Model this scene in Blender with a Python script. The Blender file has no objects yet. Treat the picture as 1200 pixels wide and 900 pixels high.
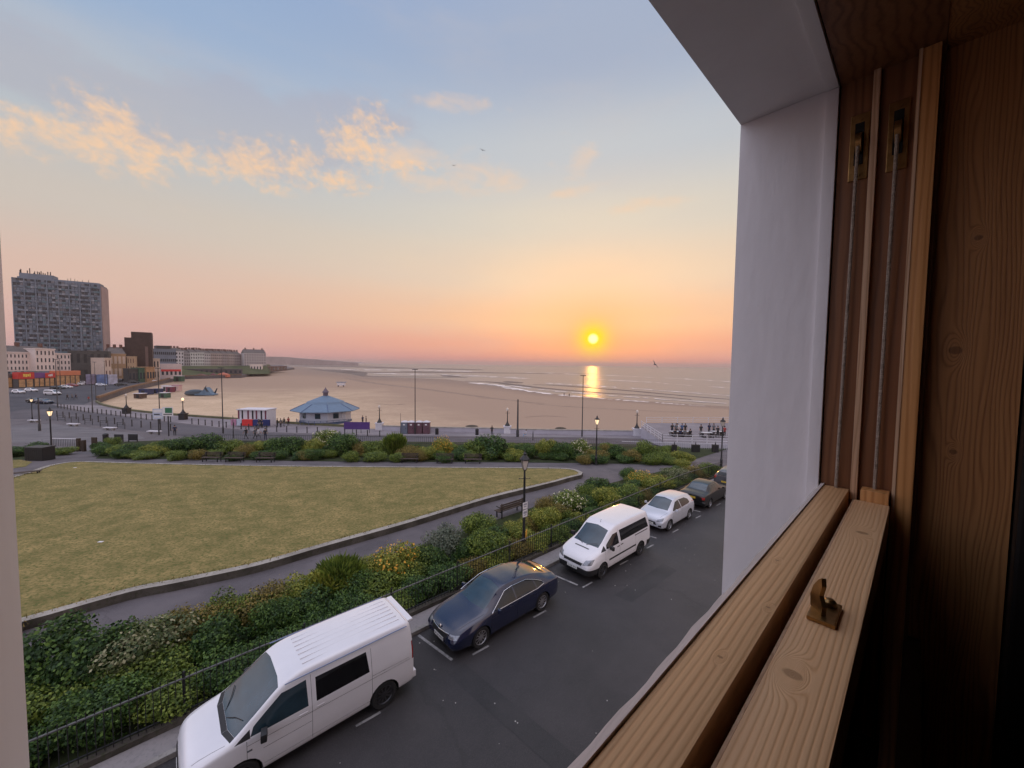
import bpy, bmesh, math, random
from math import radians as R_, sin, cos, pi
from mathutils import Vector, Matrix
random.seed(7)
scn = bpy.context.scene
COL = scn.collection

# ------------------------------------------------------------------ camera
CAM_H = 9.1
PITCH, ROLL, FPX = R_(2.93), R_(0.66), 450.0
cam_d = bpy.data.cameras.new('camera'); cam = bpy.data.objects.new('camera', cam_d); COL.objects.link(cam)
cam_d.sensor_width = 36.0; cam_d.lens = FPX/1200*36.0
cam_d.clip_start = 0.01; cam_d.clip_end = 60000
cam_rot = Matrix.Rotation(R_(90)-PITCH, 4, 'X') @ Matrix.Rotation(ROLL, 4, 'Z')
cam.matrix_world = Matrix.Translation((0, 0, CAM_H)) @ cam_rot
scn.camera = cam
scn.view_settings.view_transform = 'Standard'; scn.view_settings.look = 'None'
scn.view_settings.exposure = 0.14; scn.view_settings.gamma = 1.0
scn.cycles.max_bounces = 6; scn.cycles.diffuse_bounces = 3; scn.cycles.glossy_bounces = 3
scn.cycles.transparent_max_bounces = 8; scn.cycles.volume_bounces = 0
scn.cycles.use_denoising = True
scn.cycles.sample_clamp_indirect = 4.0

def ray(px, py):                                   # photo pixel (1200x900) -> world direction
    return (cam_rot.to_3x3() @ Vector(((px-600)/FPX, (450-py)/FPX, -1.0)))
def H(Y):                                          # height of the land at distance Y
    return -0.0875*min(max(Y-28.0, 0.0), 40.0)
def at_z(px, py, z):
    d = ray(px, py); t = (z-CAM_H)/d.z
    return Vector((d.x*t, d.y*t, z))
def G(px, py, dz=0.0):                             # where the ray meets the land raised by dz
    d = ray(px, py); lo, hi = 0.5, 4000.0
    f = lambda t: CAM_H+d.z*t-(H(d.y*t)+dz)
    for _ in range(60):
        m = (lo+hi)/2
        if f(m) > 0: lo = m
        else: hi = m
    return Vector((d.x*lo, d.y*lo, CAM_H+d.z*lo))
def at_Y(px, py, Y):
    d = ray(px, py); t = Y/d.y
    return Vector((d.x*t, Y, CAM_H+d.z*t))
A48 = R_(48.0)
SU = Vector((sin(A48), cos(A48), 0)); SV = Vector((-cos(A48), sin(A48), 0))
SROT = R_(42.0)
def UV(u, v, z=None):
    p = SU*u+SV*v
    p.z = H(p.y) if z is None else z
    return p
def toUV(p): return (p.x*SU.x+p.y*SU.y, p.x*SV.x+p.y*SV.y)

# ------------------------------------------------------------------ sun + sky
sun_dir = ray(695, 397).normalized()
SUN_EL = math.asin(sun_dir.z); SUN_AZ = math.atan2(sun_dir.x, sun_dir.y)
sd = bpy.data.lights.new('sun', 'SUN'); sun = bpy.data.objects.new('sun', sd); COL.objects.link(sun)
sd.energy = 0.10; sd.color = (1.0, 0.41, 0.09); sd.angle = R_(1.2)
sun.rotation_euler = (-sun_dir).to_track_quat('-Z', 'Y').to_euler()

def build_world():
    w = bpy.data.worlds.new('World'); scn.world = w; w.use_nodes = True
    nt = w.node_tree; N = nt.nodes; L = nt.links; N.clear()
    def nd(t, **k):
        n = N.new(t)
        for a, b in k.items(): setattr(n, a, b)
        return n
    def m(op, a, b=None, c=None, clamp=False):
        n = nd('ShaderNodeMath', operation=op); n.use_clamp = clamp
        for i, v in enumerate((a, b, c)):
            if v is None: continue
            if isinstance(v, (int, float)): n.inputs[i].default_value = v
            else: L.new(v, n.inputs[i])
        return n.outputs[0]
    def mix(fac, a, b, bt='MIX'):
        n = nd('ShaderNodeMix', data_type='RGBA', blend_type=bt)
        for s, v in ((n.inputs[0], fac), (n.inputs[6], a), (n.inputs[7], b)):
            if isinstance(v, (int, float)): s.default_value = v
            elif isinstance(v, tuple): s.default_value = (*v, 1)
            else: L.new(v, s)
        return n.outputs[2]
    def ss(x, a, b):
        n = nd('ShaderNodeMapRange', interpolation_type='SMOOTHSTEP'); L.new(x, n.inputs[0])
        n.inputs[1].default_value = a; n.inputs[2].default_value = b
        return n.outputs[0]
    tc = nd('ShaderNodeTexCoord'); sep = nd('ShaderNodeSeparateXYZ'); L.new(tc.outputs['Generated'], sep.inputs[0])
    X, Y, Z = sep.outputs
    el = m('ARCSINE', Z)                                  # elevation in radians
    az = m('ARCTAN2', X, Y)                               # azimuth, 0 = straight out to sea
    def ramp(stops):
        r = nd('ShaderNodeValToRGB'); r.color_ramp.interpolation = 'EASE'
        e = r.color_ramp.elements
        while len(e) > 1: e.remove(e[-1])
        e[0].position = stops[0][0]; e[0].color = (*stops[0][1], 1)
        for p, c in stops[1:]:
            q = e.new(p); q.color = (*c, 1)
        return r
    def lin(h):
        out = []
        for i in (0, 2, 4):
            c = int(h[i:i+2], 16)/255
            out.append(c/12.92 if c <= .04045 else ((c+.055)/1.055)**2.4)
        return tuple(out)
    t = m('DIVIDE', el, pi/2, clamp=True)                 # 0 horizon .. 1 zenith
    side = ramp([(0, lin('C59C9E')), (.035, lin('D2ABA4')), (.09, lin('D5B6A8')), (.17, lin('C6BDB4')), (.27, lin('B0BAC4')),
                 (.38, lin('92ABCC')), (.50, lin('7F9FCE')), (1.0, lin('94AEDB'))])
    near = ramp([(0, lin('E09088')), (.03, lin('F0A284')), (.07, lin('F5BF95')), (.14, lin('ECD0B2')), (.22, lin('D8CFBF')),
                 (.31, lin('C0C4C8')), (.42, lin('A3AEC3')), (.6, lin('97AACB')), (1.0, lin('94AEDB'))])
    L.new(t, side.inputs[0]); L.new(t, near.inputs[0])
    daz = m('SUBTRACT', az, SUN_AZ)
    g = m('POWER', 2.718, m('MULTIPLY', m('MULTIPLY', daz, daz), -2.2))
    base = mix(g, side.outputs[0], near.outputs[0])
    sky = nd('ShaderNodeTexSky'); sky.sky_type = 'NISHITA'; sky.sun_disc = False
    sky.sun_elevation = SUN_EL; sky.sun_rotation = SUN_AZ; sky.dust_density = 3
    skyc = nd('ShaderNodeVectorMath', operation='SCALE'); L.new(sky.outputs[0], skyc.inputs[0]); skyc.inputs[3].default_value = .12
    base = mix(.06, base, skyc.outputs[0])
    # unseen sky overhead and behind the house, brightened to add light to the scene
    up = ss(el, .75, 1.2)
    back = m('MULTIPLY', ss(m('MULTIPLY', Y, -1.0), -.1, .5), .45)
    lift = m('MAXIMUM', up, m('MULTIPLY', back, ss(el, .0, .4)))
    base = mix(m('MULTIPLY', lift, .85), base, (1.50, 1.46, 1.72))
    west = m('MULTIPLY', ss(m('MULTIPLY', az, -1.0), .98, 1.45), ss(el, .02, .35))  # unseen sky at the left, brightened to light the reveal and rails
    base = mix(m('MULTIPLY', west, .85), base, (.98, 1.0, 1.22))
    east = m('MULTIPLY', ss(az, .90, 1.3), ss(el, -.02, .2))  # unseen warm sky added at the right to light the left reveal
    base = mix(m('MULTIPLY', east, .5), base, (.95, .72, .62))
    # clouds: patches of altocumulus placed by azimuth / elevation
    cv = nd('ShaderNodeCombineXYZ'); L.new(az, cv.inputs[0]); L.new(el, cv.inputs[1])
    def noise(scale, det, rough, off=(0, 0, 0), sc=(1, 1, 1), dist=0):
        mp = nd('ShaderNodeMapping'); L.new(cv.outputs[0], mp.inputs[0]); mp.inputs['Location'].default_value = off; mp.inputs['Scale'].default_value = sc
        n = nd('ShaderNodeTexNoise'); L.new(mp.outputs[0], n.inputs[0]); n.inputs['Scale'].default_value = scale
        n.inputs['Detail'].default_value = det; n.inputs['Roughness'].default_value = rough; n.inputs['Distortion'].default_value = dist
        return n.outputs[0]
    def blob(a0, e0, sa, se, rot=0.0):
        da = m('SUBTRACT', az, a0); de = m('SUBTRACT', el, e0)
        c_, s_ = cos(rot), sin(rot)
        x = m('DIVIDE', m('ADD', m('MULTIPLY', da, c_), m('MULTIPLY', de, s_)), sa)
        y = m('DIVIDE', m('SUBTRACT', m('MULTIPLY', de, c_), m('MULTIPLY', da, s_)), se)
        return m('POWER', 2.718, m('MULTIPLY', m('ADD', m('MULTIPLY', x, x), m('MULTIPLY', y, y)), -1.0))
    def dirpx(px, py):
        d = ray(px, py).normalized(); return math.atan2(d.x, d.y), math.asin(d.z)
    def bp(px, py, sa, se, rot=0): a, e = dirpx(px, py); return blob(a, e, sa, se, rot)
    # grey band (unlit cloud) and the peach edge below it
    grey = None
    for q in ((60, 92, .22, .045, -.15), (170, 120, .22, .06, -.05), (290, 150, .26, .085, 0), (400, 140, .2, .06, .1), (15, 70, .12, .04, -.2)):
        b = bp(*q); grey = b if grey is None else m('MAXIMUM', grey, b)
    gn = noise(7, 7, .6, sc=(1, 2.4, 1))
    gm = ss(m('ADD', m('MULTIPLY', grey, .75), m('MULTIPLY', m('SUBTRACT', gn, .5), 1.1)), .2, .62)
    base = mix(m('MULTIPLY', gm, .38), base, lin('A9A2AE'))
    pe = None
    for q in ((15, 150, .09, .035, 0), (58, 147, .03, .022, 0), (100, 168, .06, .04, 0), (130, 150, .07, .05, -.3), (175, 178, .055, .05, 0), (240, 190, .06, .035, 0),
              (300, 195, .085, .045, 0), (350, 190, .07, .045, 0), (420, 175, .09, .05, -.3), (400, 210, .07, .03, 0), (470, 195, .10, .02, .1), (440, 145, .07, .04, 0)):
        b = bp(*q); pe = b if pe is None else m('MAXIMUM', pe, b)
    pn = noise(38, 6, .6, sc=(1, 1.3, 1), dist=.2)
    pn2 = noise(11, 3, .5, sc=(1, 1.6, 1))
    pm = ss(m('ADD', m('ADD', m('MULTIPLY', pe, .66), m('MULTIPLY', m('SUBTRACT', pn, .5), 1.5)), m('MULTIPLY', m('SUBTRACT', pn2, .5), .9)), .16, .90)
    pm = m('MULTIPLY', pm, ss(pe, .08, .45))
    base = mix(m('MULTIPLY', pm, m('MULTIPLY_ADD', pn, .8, .40)), base, lin('EAC5A2'))
    wi = None
    for q in ((683, 192, .055, .026, .6), (683, 192, .06, .03, .6), (660, 228, .11, .018, .15), (470, 185, .12, .03, .1), (540, 215, .14, .02, 0), (540, 120, .16, .02, 0), (760, 240, .12, .02, 0), (500, 210, .12, .02, 0), (560, 210, .2, .05, .1)):
        b = bp(*q); wi = b if wi is None else m('MAXIMUM', wi, b)
    wn = noise(9, 6, .6, off=(3, 1, 0), sc=(1, 2.2, 1), dist=.4)
    wm = ss(m('ADD', m('MULTIPLY', wi, .5), m('MULTIPLY', m('SUBTRACT', wn, .5), 1.3)), .2, .75)
    base = mix(m('MULTIPLY', wm, .55), base, lin('F0C8A2'))
    # veil of thin cloud everywhere, very soft
    vn = noise(3, 5, .6, off=(7, 4, 0), sc=(1, 3.5, 1))
    base = mix(m('MULTIPLY', ss(vn, .45, .75), .16), base, lin('C8BDB8'))
    # the sun, dimmed by haze, and its glow
    dt = nd('ShaderNodeVectorMath', operation='DOT_PRODUCT'); L.new(tc.outputs['Generated'], dt.inputs[0]); dt.inputs[1].default_value = tuple(sun_dir)
    ang = m('ARCCOSINE', m('MINIMUM', dt.outputs['Value'], 1.0))
    glow1 = m('POWER', 2.718, m('MULTIPLY', m('POWER', m('DIVIDE', ang, .036), 2.0), -1.0))
    glow2 = m('POWER', 2.718, m('DIVIDE', ang, -.10))
    base = mix(m('MULTIPLY', glow2, .70), base, (1.0, .38, .12))
    base = mix(m('MINIMUM', m('MULTIPLY', glow1, 1.15), 1.0), base, (1.0, .78, .0))
    core = m('SUBTRACT', 1.0, ss(ang, .006, .016))
    base = mix(core, base, (1.8, 1.5, .55))
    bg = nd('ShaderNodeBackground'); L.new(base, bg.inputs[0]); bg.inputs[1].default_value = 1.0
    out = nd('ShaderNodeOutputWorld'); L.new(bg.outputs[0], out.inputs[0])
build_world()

# ------------------------------------------------------------------ materials
def srgb(h):
    out = []
    for i in (0, 2, 4):
        c = int(h[i:i+2], 16)/255
        out.append(c/12.92 if c <= .04045 else ((c+.055)/1.055)**2.4)
    return tuple(out)
MATS = {}
def mat(name, col, rough=.7, var=.15, scale=6.0, bump=0.0, bscale=None, metal=0.0, coat=0.0, spec=.5, stretch=(1, 1, 1), emit=None, es=0.0, hue2=None, rvar=0.0, det=6):
    """procedural principled material: colour broken up by noise, optional bump"""
    if name in MATS: return MATS[name]
    m_ = bpy.data.materials.new(name); m_.use_nodes = True; nt = m_.node_tree; N = nt.nodes; L = nt.links
    b = N['Principled BSDF']; MATS[name] = m_
    tc = N.new('ShaderNodeTexCoord'); mp = N.new('ShaderNodeMapping'); L.new(tc.outputs['Object'], mp.inputs[0]); mp.inputs['Scale'].default_value = stretch
    n = N.new('ShaderNodeTexNoise'); L.new(mp.outputs[0], n.inputs[0]); n.inputs['Scale'].default_value = scale; n.inputs['Detail'].default_value = det
    n.inputs['Roughness'].default_value = .6
    r = N.new('ShaderNodeValToRGB'); L.new(n.outputs[0], r.inputs[0])
    lo = tuple(c*(1-var) for c in col); hi = tuple(min(c*(1+var), 1) for c in (hue2 or col))
    r.color_ramp.elements[0].position = .3; r.color_ramp.elements[0].color = (*lo, 1)
    r.color_ramp.elements[1].position = .7; r.color_ramp.elements[1].color = (*hi, 1)
    L.new(r.outputs[0], b.inputs['Base Color'])
    b.inputs['Roughness'].default_value = rough; b.inputs['Metallic'].default_value = metal
    b.inputs['Specular IOR Level'].default_value = spec; b.inputs['Coat Weight'].default_value = coat; b.inputs['Coat Roughness'].default_value = .09
    if rvar:
        mr = N.new('ShaderNodeMapRange'); L.new(n.outputs[0], mr.inputs[0]); mr.inputs[3].default_value = rough-rvar; mr.inputs[4].default_value = rough+rvar
        L.new(mr.outputs[0], b.inputs['Roughness'])
    if bump:
        n2 = N.new('ShaderNodeTexNoise'); L.new(mp.outputs[0], n2.inputs[0]); n2.inputs['Scale'].default_value = bscale or scale*4; n2.inputs['Detail'].default_value = 4
        bp = N.new('ShaderNodeBump'); bp.inputs['Strength'].default_value = bump; bp.inputs['Distance'].default_value = .02
        L.new(n2.outputs[0], bp.inputs['Height']); L.new(bp.outputs[0], b.inputs['Normal'])
    if emit:
        b.inputs['Emission Color'].default_value = (*emit, 1); b.inputs['Emission Strength'].default_value = es
    return m_

def nodes_of(m_): return m_.node_tree.nodes, m_.node_tree.links, m_.node_tree.nodes['Principled BSDF']

# ------------------------------------------------------------------ mesh helpers
class MB:
    """collects shapes; build() links them as ONE mesh object"""
    def __init__(s): s.bm = bmesh.new(); s.mi = 0
    def _add(s, vs, M, fs):
        out = [s.bm.verts.new(M @ Vector(v) if M else Vector(v)) for v in vs]
        for f in fs:
            try:
                q = s.bm.faces.new([out[i] for i in f]); q.material_index = s.mi
            except ValueError: pass
        return out
    def box(s, x0, x1, y0, y1, z0, z1, M=None, bev=0.0):
        vs = [(x, y, z) for z in (z0, z1) for y in (y0, y1) for x in (x0, x1)]
        vv = s._add(vs, M, [(0, 2, 3, 1), (4, 5, 7, 6), (0, 1, 5, 4), (2, 6, 7, 3), (0, 4, 6, 2), (1, 3, 7, 5)])
        if bev:
            es = set(e for v in vv for e in v.link_edges)
            bmesh.ops.bevel(s.bm, geom=list(es), offset=bev, segments=2, affect='EDGES', profile=.7)
        return s
    def cyl(s, p0, p1, r0, r1=None, n=10, M=None, cap=True):
        p0, p1 = Vector(p0), Vector(p1); r1 = r0 if r1 is None else r1
        d = (p1-p0); q = d.to_track_quat('Z', 'Y').to_matrix()
        a = [p0+q @ Vector((cos(2*pi*i/n)*r0, sin(2*pi*i/n)*r0, 0)) for i in range(n)]
        b = [p1+q @ Vector((cos(2*pi*i/n)*r1, sin(2*pi*i/n)*r1, 0)) for i in range(n)]
        fs = [(i, (i+1) % n, n+(i+1) % n, n+i) for i in range(n)]
        if cap: fs += [tuple(range(n))[::-1], tuple(range(n, 2*n))]
        s._add(a+b, M, fs); return s
    def tube(s, pts, r, n=6, M=None):
        for a, b in zip(pts[:-1], pts[1:]): s.cyl(a, b, r, r, n, M)
        return s
    def lathe(s, prof, n=16, M=None, sq=False, rot=0.0):
        """prof = [(r, z)...] turned round z"""
        vs = []; fs = []
        for (r, z) in prof:
            for i in range(n):
                a = 2*pi*i/n+rot; vs.append((cos(a)*r, sin(a)*r, z))
        for k in range(len(prof)-1):
            for i in range(n):
                fs.append((k*n+i, k*n+(i+1) % n, (k+1)*n+(i+1) % n, (k+1)*n+i))
        fs.append(tuple(range(n))[::-1]); fs.append(tuple(range((len(prof)-1)*n, len(prof)*n)))
        s._add(vs, M, fs); return s
    def prism(s, poly, z0, z1, M=None):
        n = len(poly); vs = [(x, y, z0) for x, y in poly]+[(x, y, z1) for x, y in poly]
        s._add(vs, M, [tuple(range(n))[::-1], tuple(range(n, 2*n))]+[(i, (i+1) % n, n+(i+1) % n, n+i) for i in range(n)]); return s
    def quad(s, a, b, c, d, M=None): s._add([a, b, c, d], M, [(0, 1, 2, 3)]); return s
    def poly(s, pts, M=None): s._add(pts, M, [tuple(range(len(pts)))]); return s
    def build(s, name, m_, parent=None, smooth=False, loc=None, rz=None, sharp=35):
        bmesh.ops.recalc_face_normals(s.bm, faces=s.bm.faces)
        me = bpy.data.meshes.new(name); s.bm.to_mesh(me); s.bm.free()
        for q in (m_ if isinstance(m_, (list, tuple)) else [m_]): me.materials.append(q)
        if smooth:
            for p in me.polygons: p.use_smooth = True
            me.set_sharp_from_angle(angle=R_(sharp))
        return link(name, me, parent, loc, rz)
def link(name, me, parent=None, loc=None, rz=None):
    o = bpy.data.objects.new(name, me); COL.objects.link(o)
    if parent: o.parent = parent
    if loc is not None: o.location = loc
    if rz is not None: o.rotation_euler = (0, 0, rz)
    return o
def tag(o, label=None, cat=None, group=None, kind=None):
    if label: o['label'] = label
    if cat: o['category'] = cat
    if group: o['group'] = group
    if kind: o['kind'] = kind
    return o
def empty(name, loc=(0, 0, 0), rz=0.0, label=None, cat=None, group=None, kind=None, scale=1.0):
    o = bpy.data.objects.new(name, None); COL.objects.link(o); o.location = loc; o.rotation_euler = (0, 0, rz)
    o.empty_display_size = .2; o.scale = (scale,)*3
    return tag(o, label, cat, group, kind)
def children(o): return [c for c in KIDS.get(o.name, [])] if False else [c for c in bpy.data.objects if c.parent == o]
def copy_tree(o, loc=None, rz=None, label=None, group=None, parent=None, scale=None, kids=None):
    kids = kids if kids is not None else {}
    if not kids:
        for c in bpy.data.objects:
            if c.parent: kids.setdefault(c.parent.name, []).append(c)
        kids['_'] = []
    c = o.copy(); COL.objects.link(c); c.parent = parent
    if loc is not None: c.location = loc
    if rz is not None: c.rotation_euler = (0, 0, rz)
    if scale is not None: c.scale = scale if isinstance(scale, tuple) else (scale,)*3
    if label: c['label'] = label
    if group: c['group'] = group
    for ch in kids.get(o.name, []): copy_tree(ch, parent=c, kids=kids)
    return c
def text_mesh(name, s, size, m_, parent, M, extrude=.002):
    cu = bpy.data.curves.new(name, 'FONT'); cu.body = s; cu.size = size; cu.align_x = 'CENTER'; cu.align_y = 'CENTER'; cu.extrude = extrude; cu.resolution_u = 2
    o = bpy.data.objects.new(name, cu); COL.objects.link(o)
    me = bpy.data.meshes.new_from_object(o.evaluated_get(bpy.context.evaluated_depsgraph_get()))
    bpy.data.objects.remove(o); bpy.data.curves.remove(cu)
    me.transform(M); me.materials.clear(); me.materials.append(m_); me.name = name
    return link(name, me, parent)
def sheet(name, pts, dz, m_, wall=0.0, label=None, cat=None, kind='structure', flat=None):
    """a ground sheet through world XY points, following the land, optional skirt downwards"""
    bm = bmesh.new(); f = bm.faces.new([bm.verts.new((p[0], p[1], 0)) for p in pts])
    for y in (28.0, 68.0):
        bmesh.ops.bisect_plane(bm, geom=bm.verts[:]+bm.edges[:]+bm.faces[:], plane_co=(0, y, 0), plane_no=(0, 1, 0))
    bmesh.ops.recalc_face_normals(bm, faces=bm.faces)
    if bm.faces[:][0].normal.z < 0: bmesh.ops.reverse_faces(bm, faces=bm.faces[:])
    for v in bm.verts: v.co.z = (H(v.co.y) if flat is None else flat)+dz
    bmesh.ops.triangulate(bm, faces=bm.faces[:])
    if wall:
        be = [e for e in bm.edges if len(e.link_faces) == 1]
        r = bmesh.ops.extrude_edge_only(bm, edges=be)
        for v in [g for g in r['geom'] if isinstance(g, bmesh.types.BMVert)]: v.co.z -= wall
    me = bpy.data.meshes.new(name); bm.to_mesh(me); bm.free(); me.materials.append(m_)
    return tag(link(name, me), label, cat, kind=kind)
def path_strip(pts, w0, w1):
    """offset a polyline sideways (2-D): returns the closed band between offsets w0 and w1"""
    def off(w):
        out = []
        for i, p in enumerate(pts):
            a = Vector(pts[max(i-1, 0)][:2]); b = Vector(pts[min(i+1, len(pts)-1)][:2]); d = (b-a).normalized()
            out.append(Vector(p[:2])+Vector((-d.y, d.x))*w)
        return out
    return off(w0)+off(w1)[::-1]
def smooth_line(pts, n=6):
    out = []
    for i in range(len(pts)-1):
        p0 = Vector(pts[max(i-1, 0)][:2]); p1 = Vector(pts[i][:2]); p2 = Vector(pts[i+1][:2]); p3 = Vector(pts[min(i+2, len(pts)-1)][:2])
        for k in range(n):
            t = k/n
            out.append(.5*((2*p1)+(p2-p0)*t+(2*p0-5*p1+4*p2-p3)*t*t+(3*p1-p0-3*p2+p3)*t**3))
    out.append(Vector(pts[-1][:2])); return out
# ------------------------------------------------------------------ ground materials
def ground_mat(name, c1, c2, c3, s1, s2, rough, bump=.3, bscale=60, spec=.4, stretch=(1, 1, 1), crack=0.0, nr=.6, fr0=.5, fr1=.75):
    m_ = bpy.data.materials.new(name); m_.use_nodes = True; N, L, b = nodes_of(m_); MATS[name] = m_
    tc = N.new('ShaderNodeTexCoord'); mp = N.new('ShaderNodeMapping'); L.new(tc.outputs['Object'], mp.inputs[0]); mp.inputs['Scale'].default_value = stretch
    def nz(s, d, r=.6):
        n = N.new('ShaderNodeTexNoise'); L.new(mp.outputs[0], n.inputs[0]); n.inputs['Scale'].default_value = s; n.inputs['Detail'].default_value = d; n.inputs['Roughness'].default_value = r
        return n
    a = nz(s1, 10, nr); r = N.new('ShaderNodeValToRGB'); L.new(a.outputs[0], r.inputs[0])
    r.color_ramp.elements[0].position = .36; r.color_ramp.elements[0].color = (*c1, 1)
    r.color_ramp.elements[1].position = .62; r.color_ramp.elements[1].color = (*c2, 1)
    f = nz(s2, 4, .7); fr = N.new('ShaderNodeMapRange'); L.new(f.outputs[0], fr.inputs[0]); fr.inputs[1].default_value = fr0; fr.inputs[2].default_value = fr1
    mx = N.new('ShaderNodeMix'); mx.data_type = 'RGBA'; L.new(fr.outputs[0], mx.inputs[0]); L.new(r.outputs[0], mx.inputs[6]); mx.inputs[7].default_value = (*c3, 1)
    col = mx.outputs[2]
    if crack:
        v = N.new('ShaderNodeTexVoronoi'); v.feature = 'DISTANCE_TO_EDGE'; v.inputs['Scale'].default_value = crack
        dn = nz(1.5, 3); ad = N.new('ShaderNodeVectorMath'); L.new(mp.outputs[0], ad.inputs[0]); L.new(dn.outputs[1], ad.inputs[1]); L.new(ad.outputs[0], v.inputs[0])
        cr = N.new('ShaderNodeMapRange'); L.new(v.outputs[0], cr.inputs[0]); cr.inputs[1].default_value = 0; cr.inputs[2].default_value = .012; cr.inputs[3].default_value = .35; cr.inputs[4].default_value = 0
        m2 = N.new('ShaderNodeMix'); m2.data_type = 'RGBA'; L.new(cr.outputs[0], m2.inputs[0]); L.new(col, m2.inputs[6]); m2.inputs[7].default_value = tuple(c*.55 for c in c1)+(1,)
        col = m2.outputs[2]
    L.new(col, b.inputs['Base Color'])
    b.inputs['Roughness'].default_value = rough; b.inputs['Specular IOR Level'].default_value = spec
    bn = nz(bscale, 3); bp = N.new('ShaderNodeBump'); bp.inputs['Strength'].default_value = bump; bp.inputs['Distance'].default_value = .02
    L.new(bn.outputs[0], bp.inputs['Height']); L.new(bp.outputs[0], b.inputs['Normal'])
    return m_
M_road = ground_mat('asphalt', (.020, .019, .021), (.042, .038, .041), (.085, .078, .078), .30, 42, .5, .6, 160, .5, crack=.11, nr=.7)
M_path = ground_mat('path_asphalt', (.085, .076, .084), (.135, .12, .128), (.16, .145, .15), .5, 25, .9, .3, 90, .4, crack=.3)
M_lawn = ground_mat('dry_grass', (.15, .135, .048), (.35, .26, .11), (.11, .12, .038), .9, 9, .95, 1.0, 28, .15, stretch=(.9, 1.2, 1), nr=.78, fr0=.46, fr1=.62)
M_soil = ground_mat('soil', (.022, .030, .012), (.04, .05, .02), (.03, .05, .015), 1.2, 14, .95, .8, 30, .2)
M_pave = ground_mat('paving', (.20, .185, .19), (.29, .265, .26), (.17, .16, .165), .4, 9, .7, .2, 40, .4)
M_prom = ground_mat('promenade_paving', (.20, .18, .195), (.27, .245, .255), (.18, .16, .17), .2, 5, .9, .2, 40, .15)
M_sea_road = ground_mat('sea_road_asphalt', (.078, .073, .083), (.125, .117, .128), (.14, .132, .14), .15, 8, .9, .2, 60, .15)
M_kerb = ground_mat('kerb_stone', (.20, .19, .18), (.31, .29, .27), (.14, .13, .12), 1.5, 12, .75, .4, 40, .4)
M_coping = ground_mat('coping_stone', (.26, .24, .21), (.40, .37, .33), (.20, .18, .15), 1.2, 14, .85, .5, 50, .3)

# ------------------------------------------------------------------ land, beach, sea
edge_px = [(860, 514), (745, 510), (600, 508), (500, 505.5), (433, 502.5), (340, 497), (258, 490.5), (220, 488), (180, 484.5), (148, 480.5), (120, 475), (112, 471),
           (113, 467), (133, 460.5), (155, 453.5), (190, 446), (217, 441), (283, 439.5), (303, 436), (345, 431)]
edge = [G(*p) for p in edge_px]
edge_w = [Vector((150, edge[0].y, 0))]+edge
land = [Vector((320, -60, 0)), Vector((320, edge[0].y, 0))]+edge_w[1:]+[Vector((-900, 1500, 0)), Vector((-2600, 1500, 0)), Vector((-2600, -60, 0))]
sheet('ground', land, 0, M_path, wall=5.0)

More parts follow.
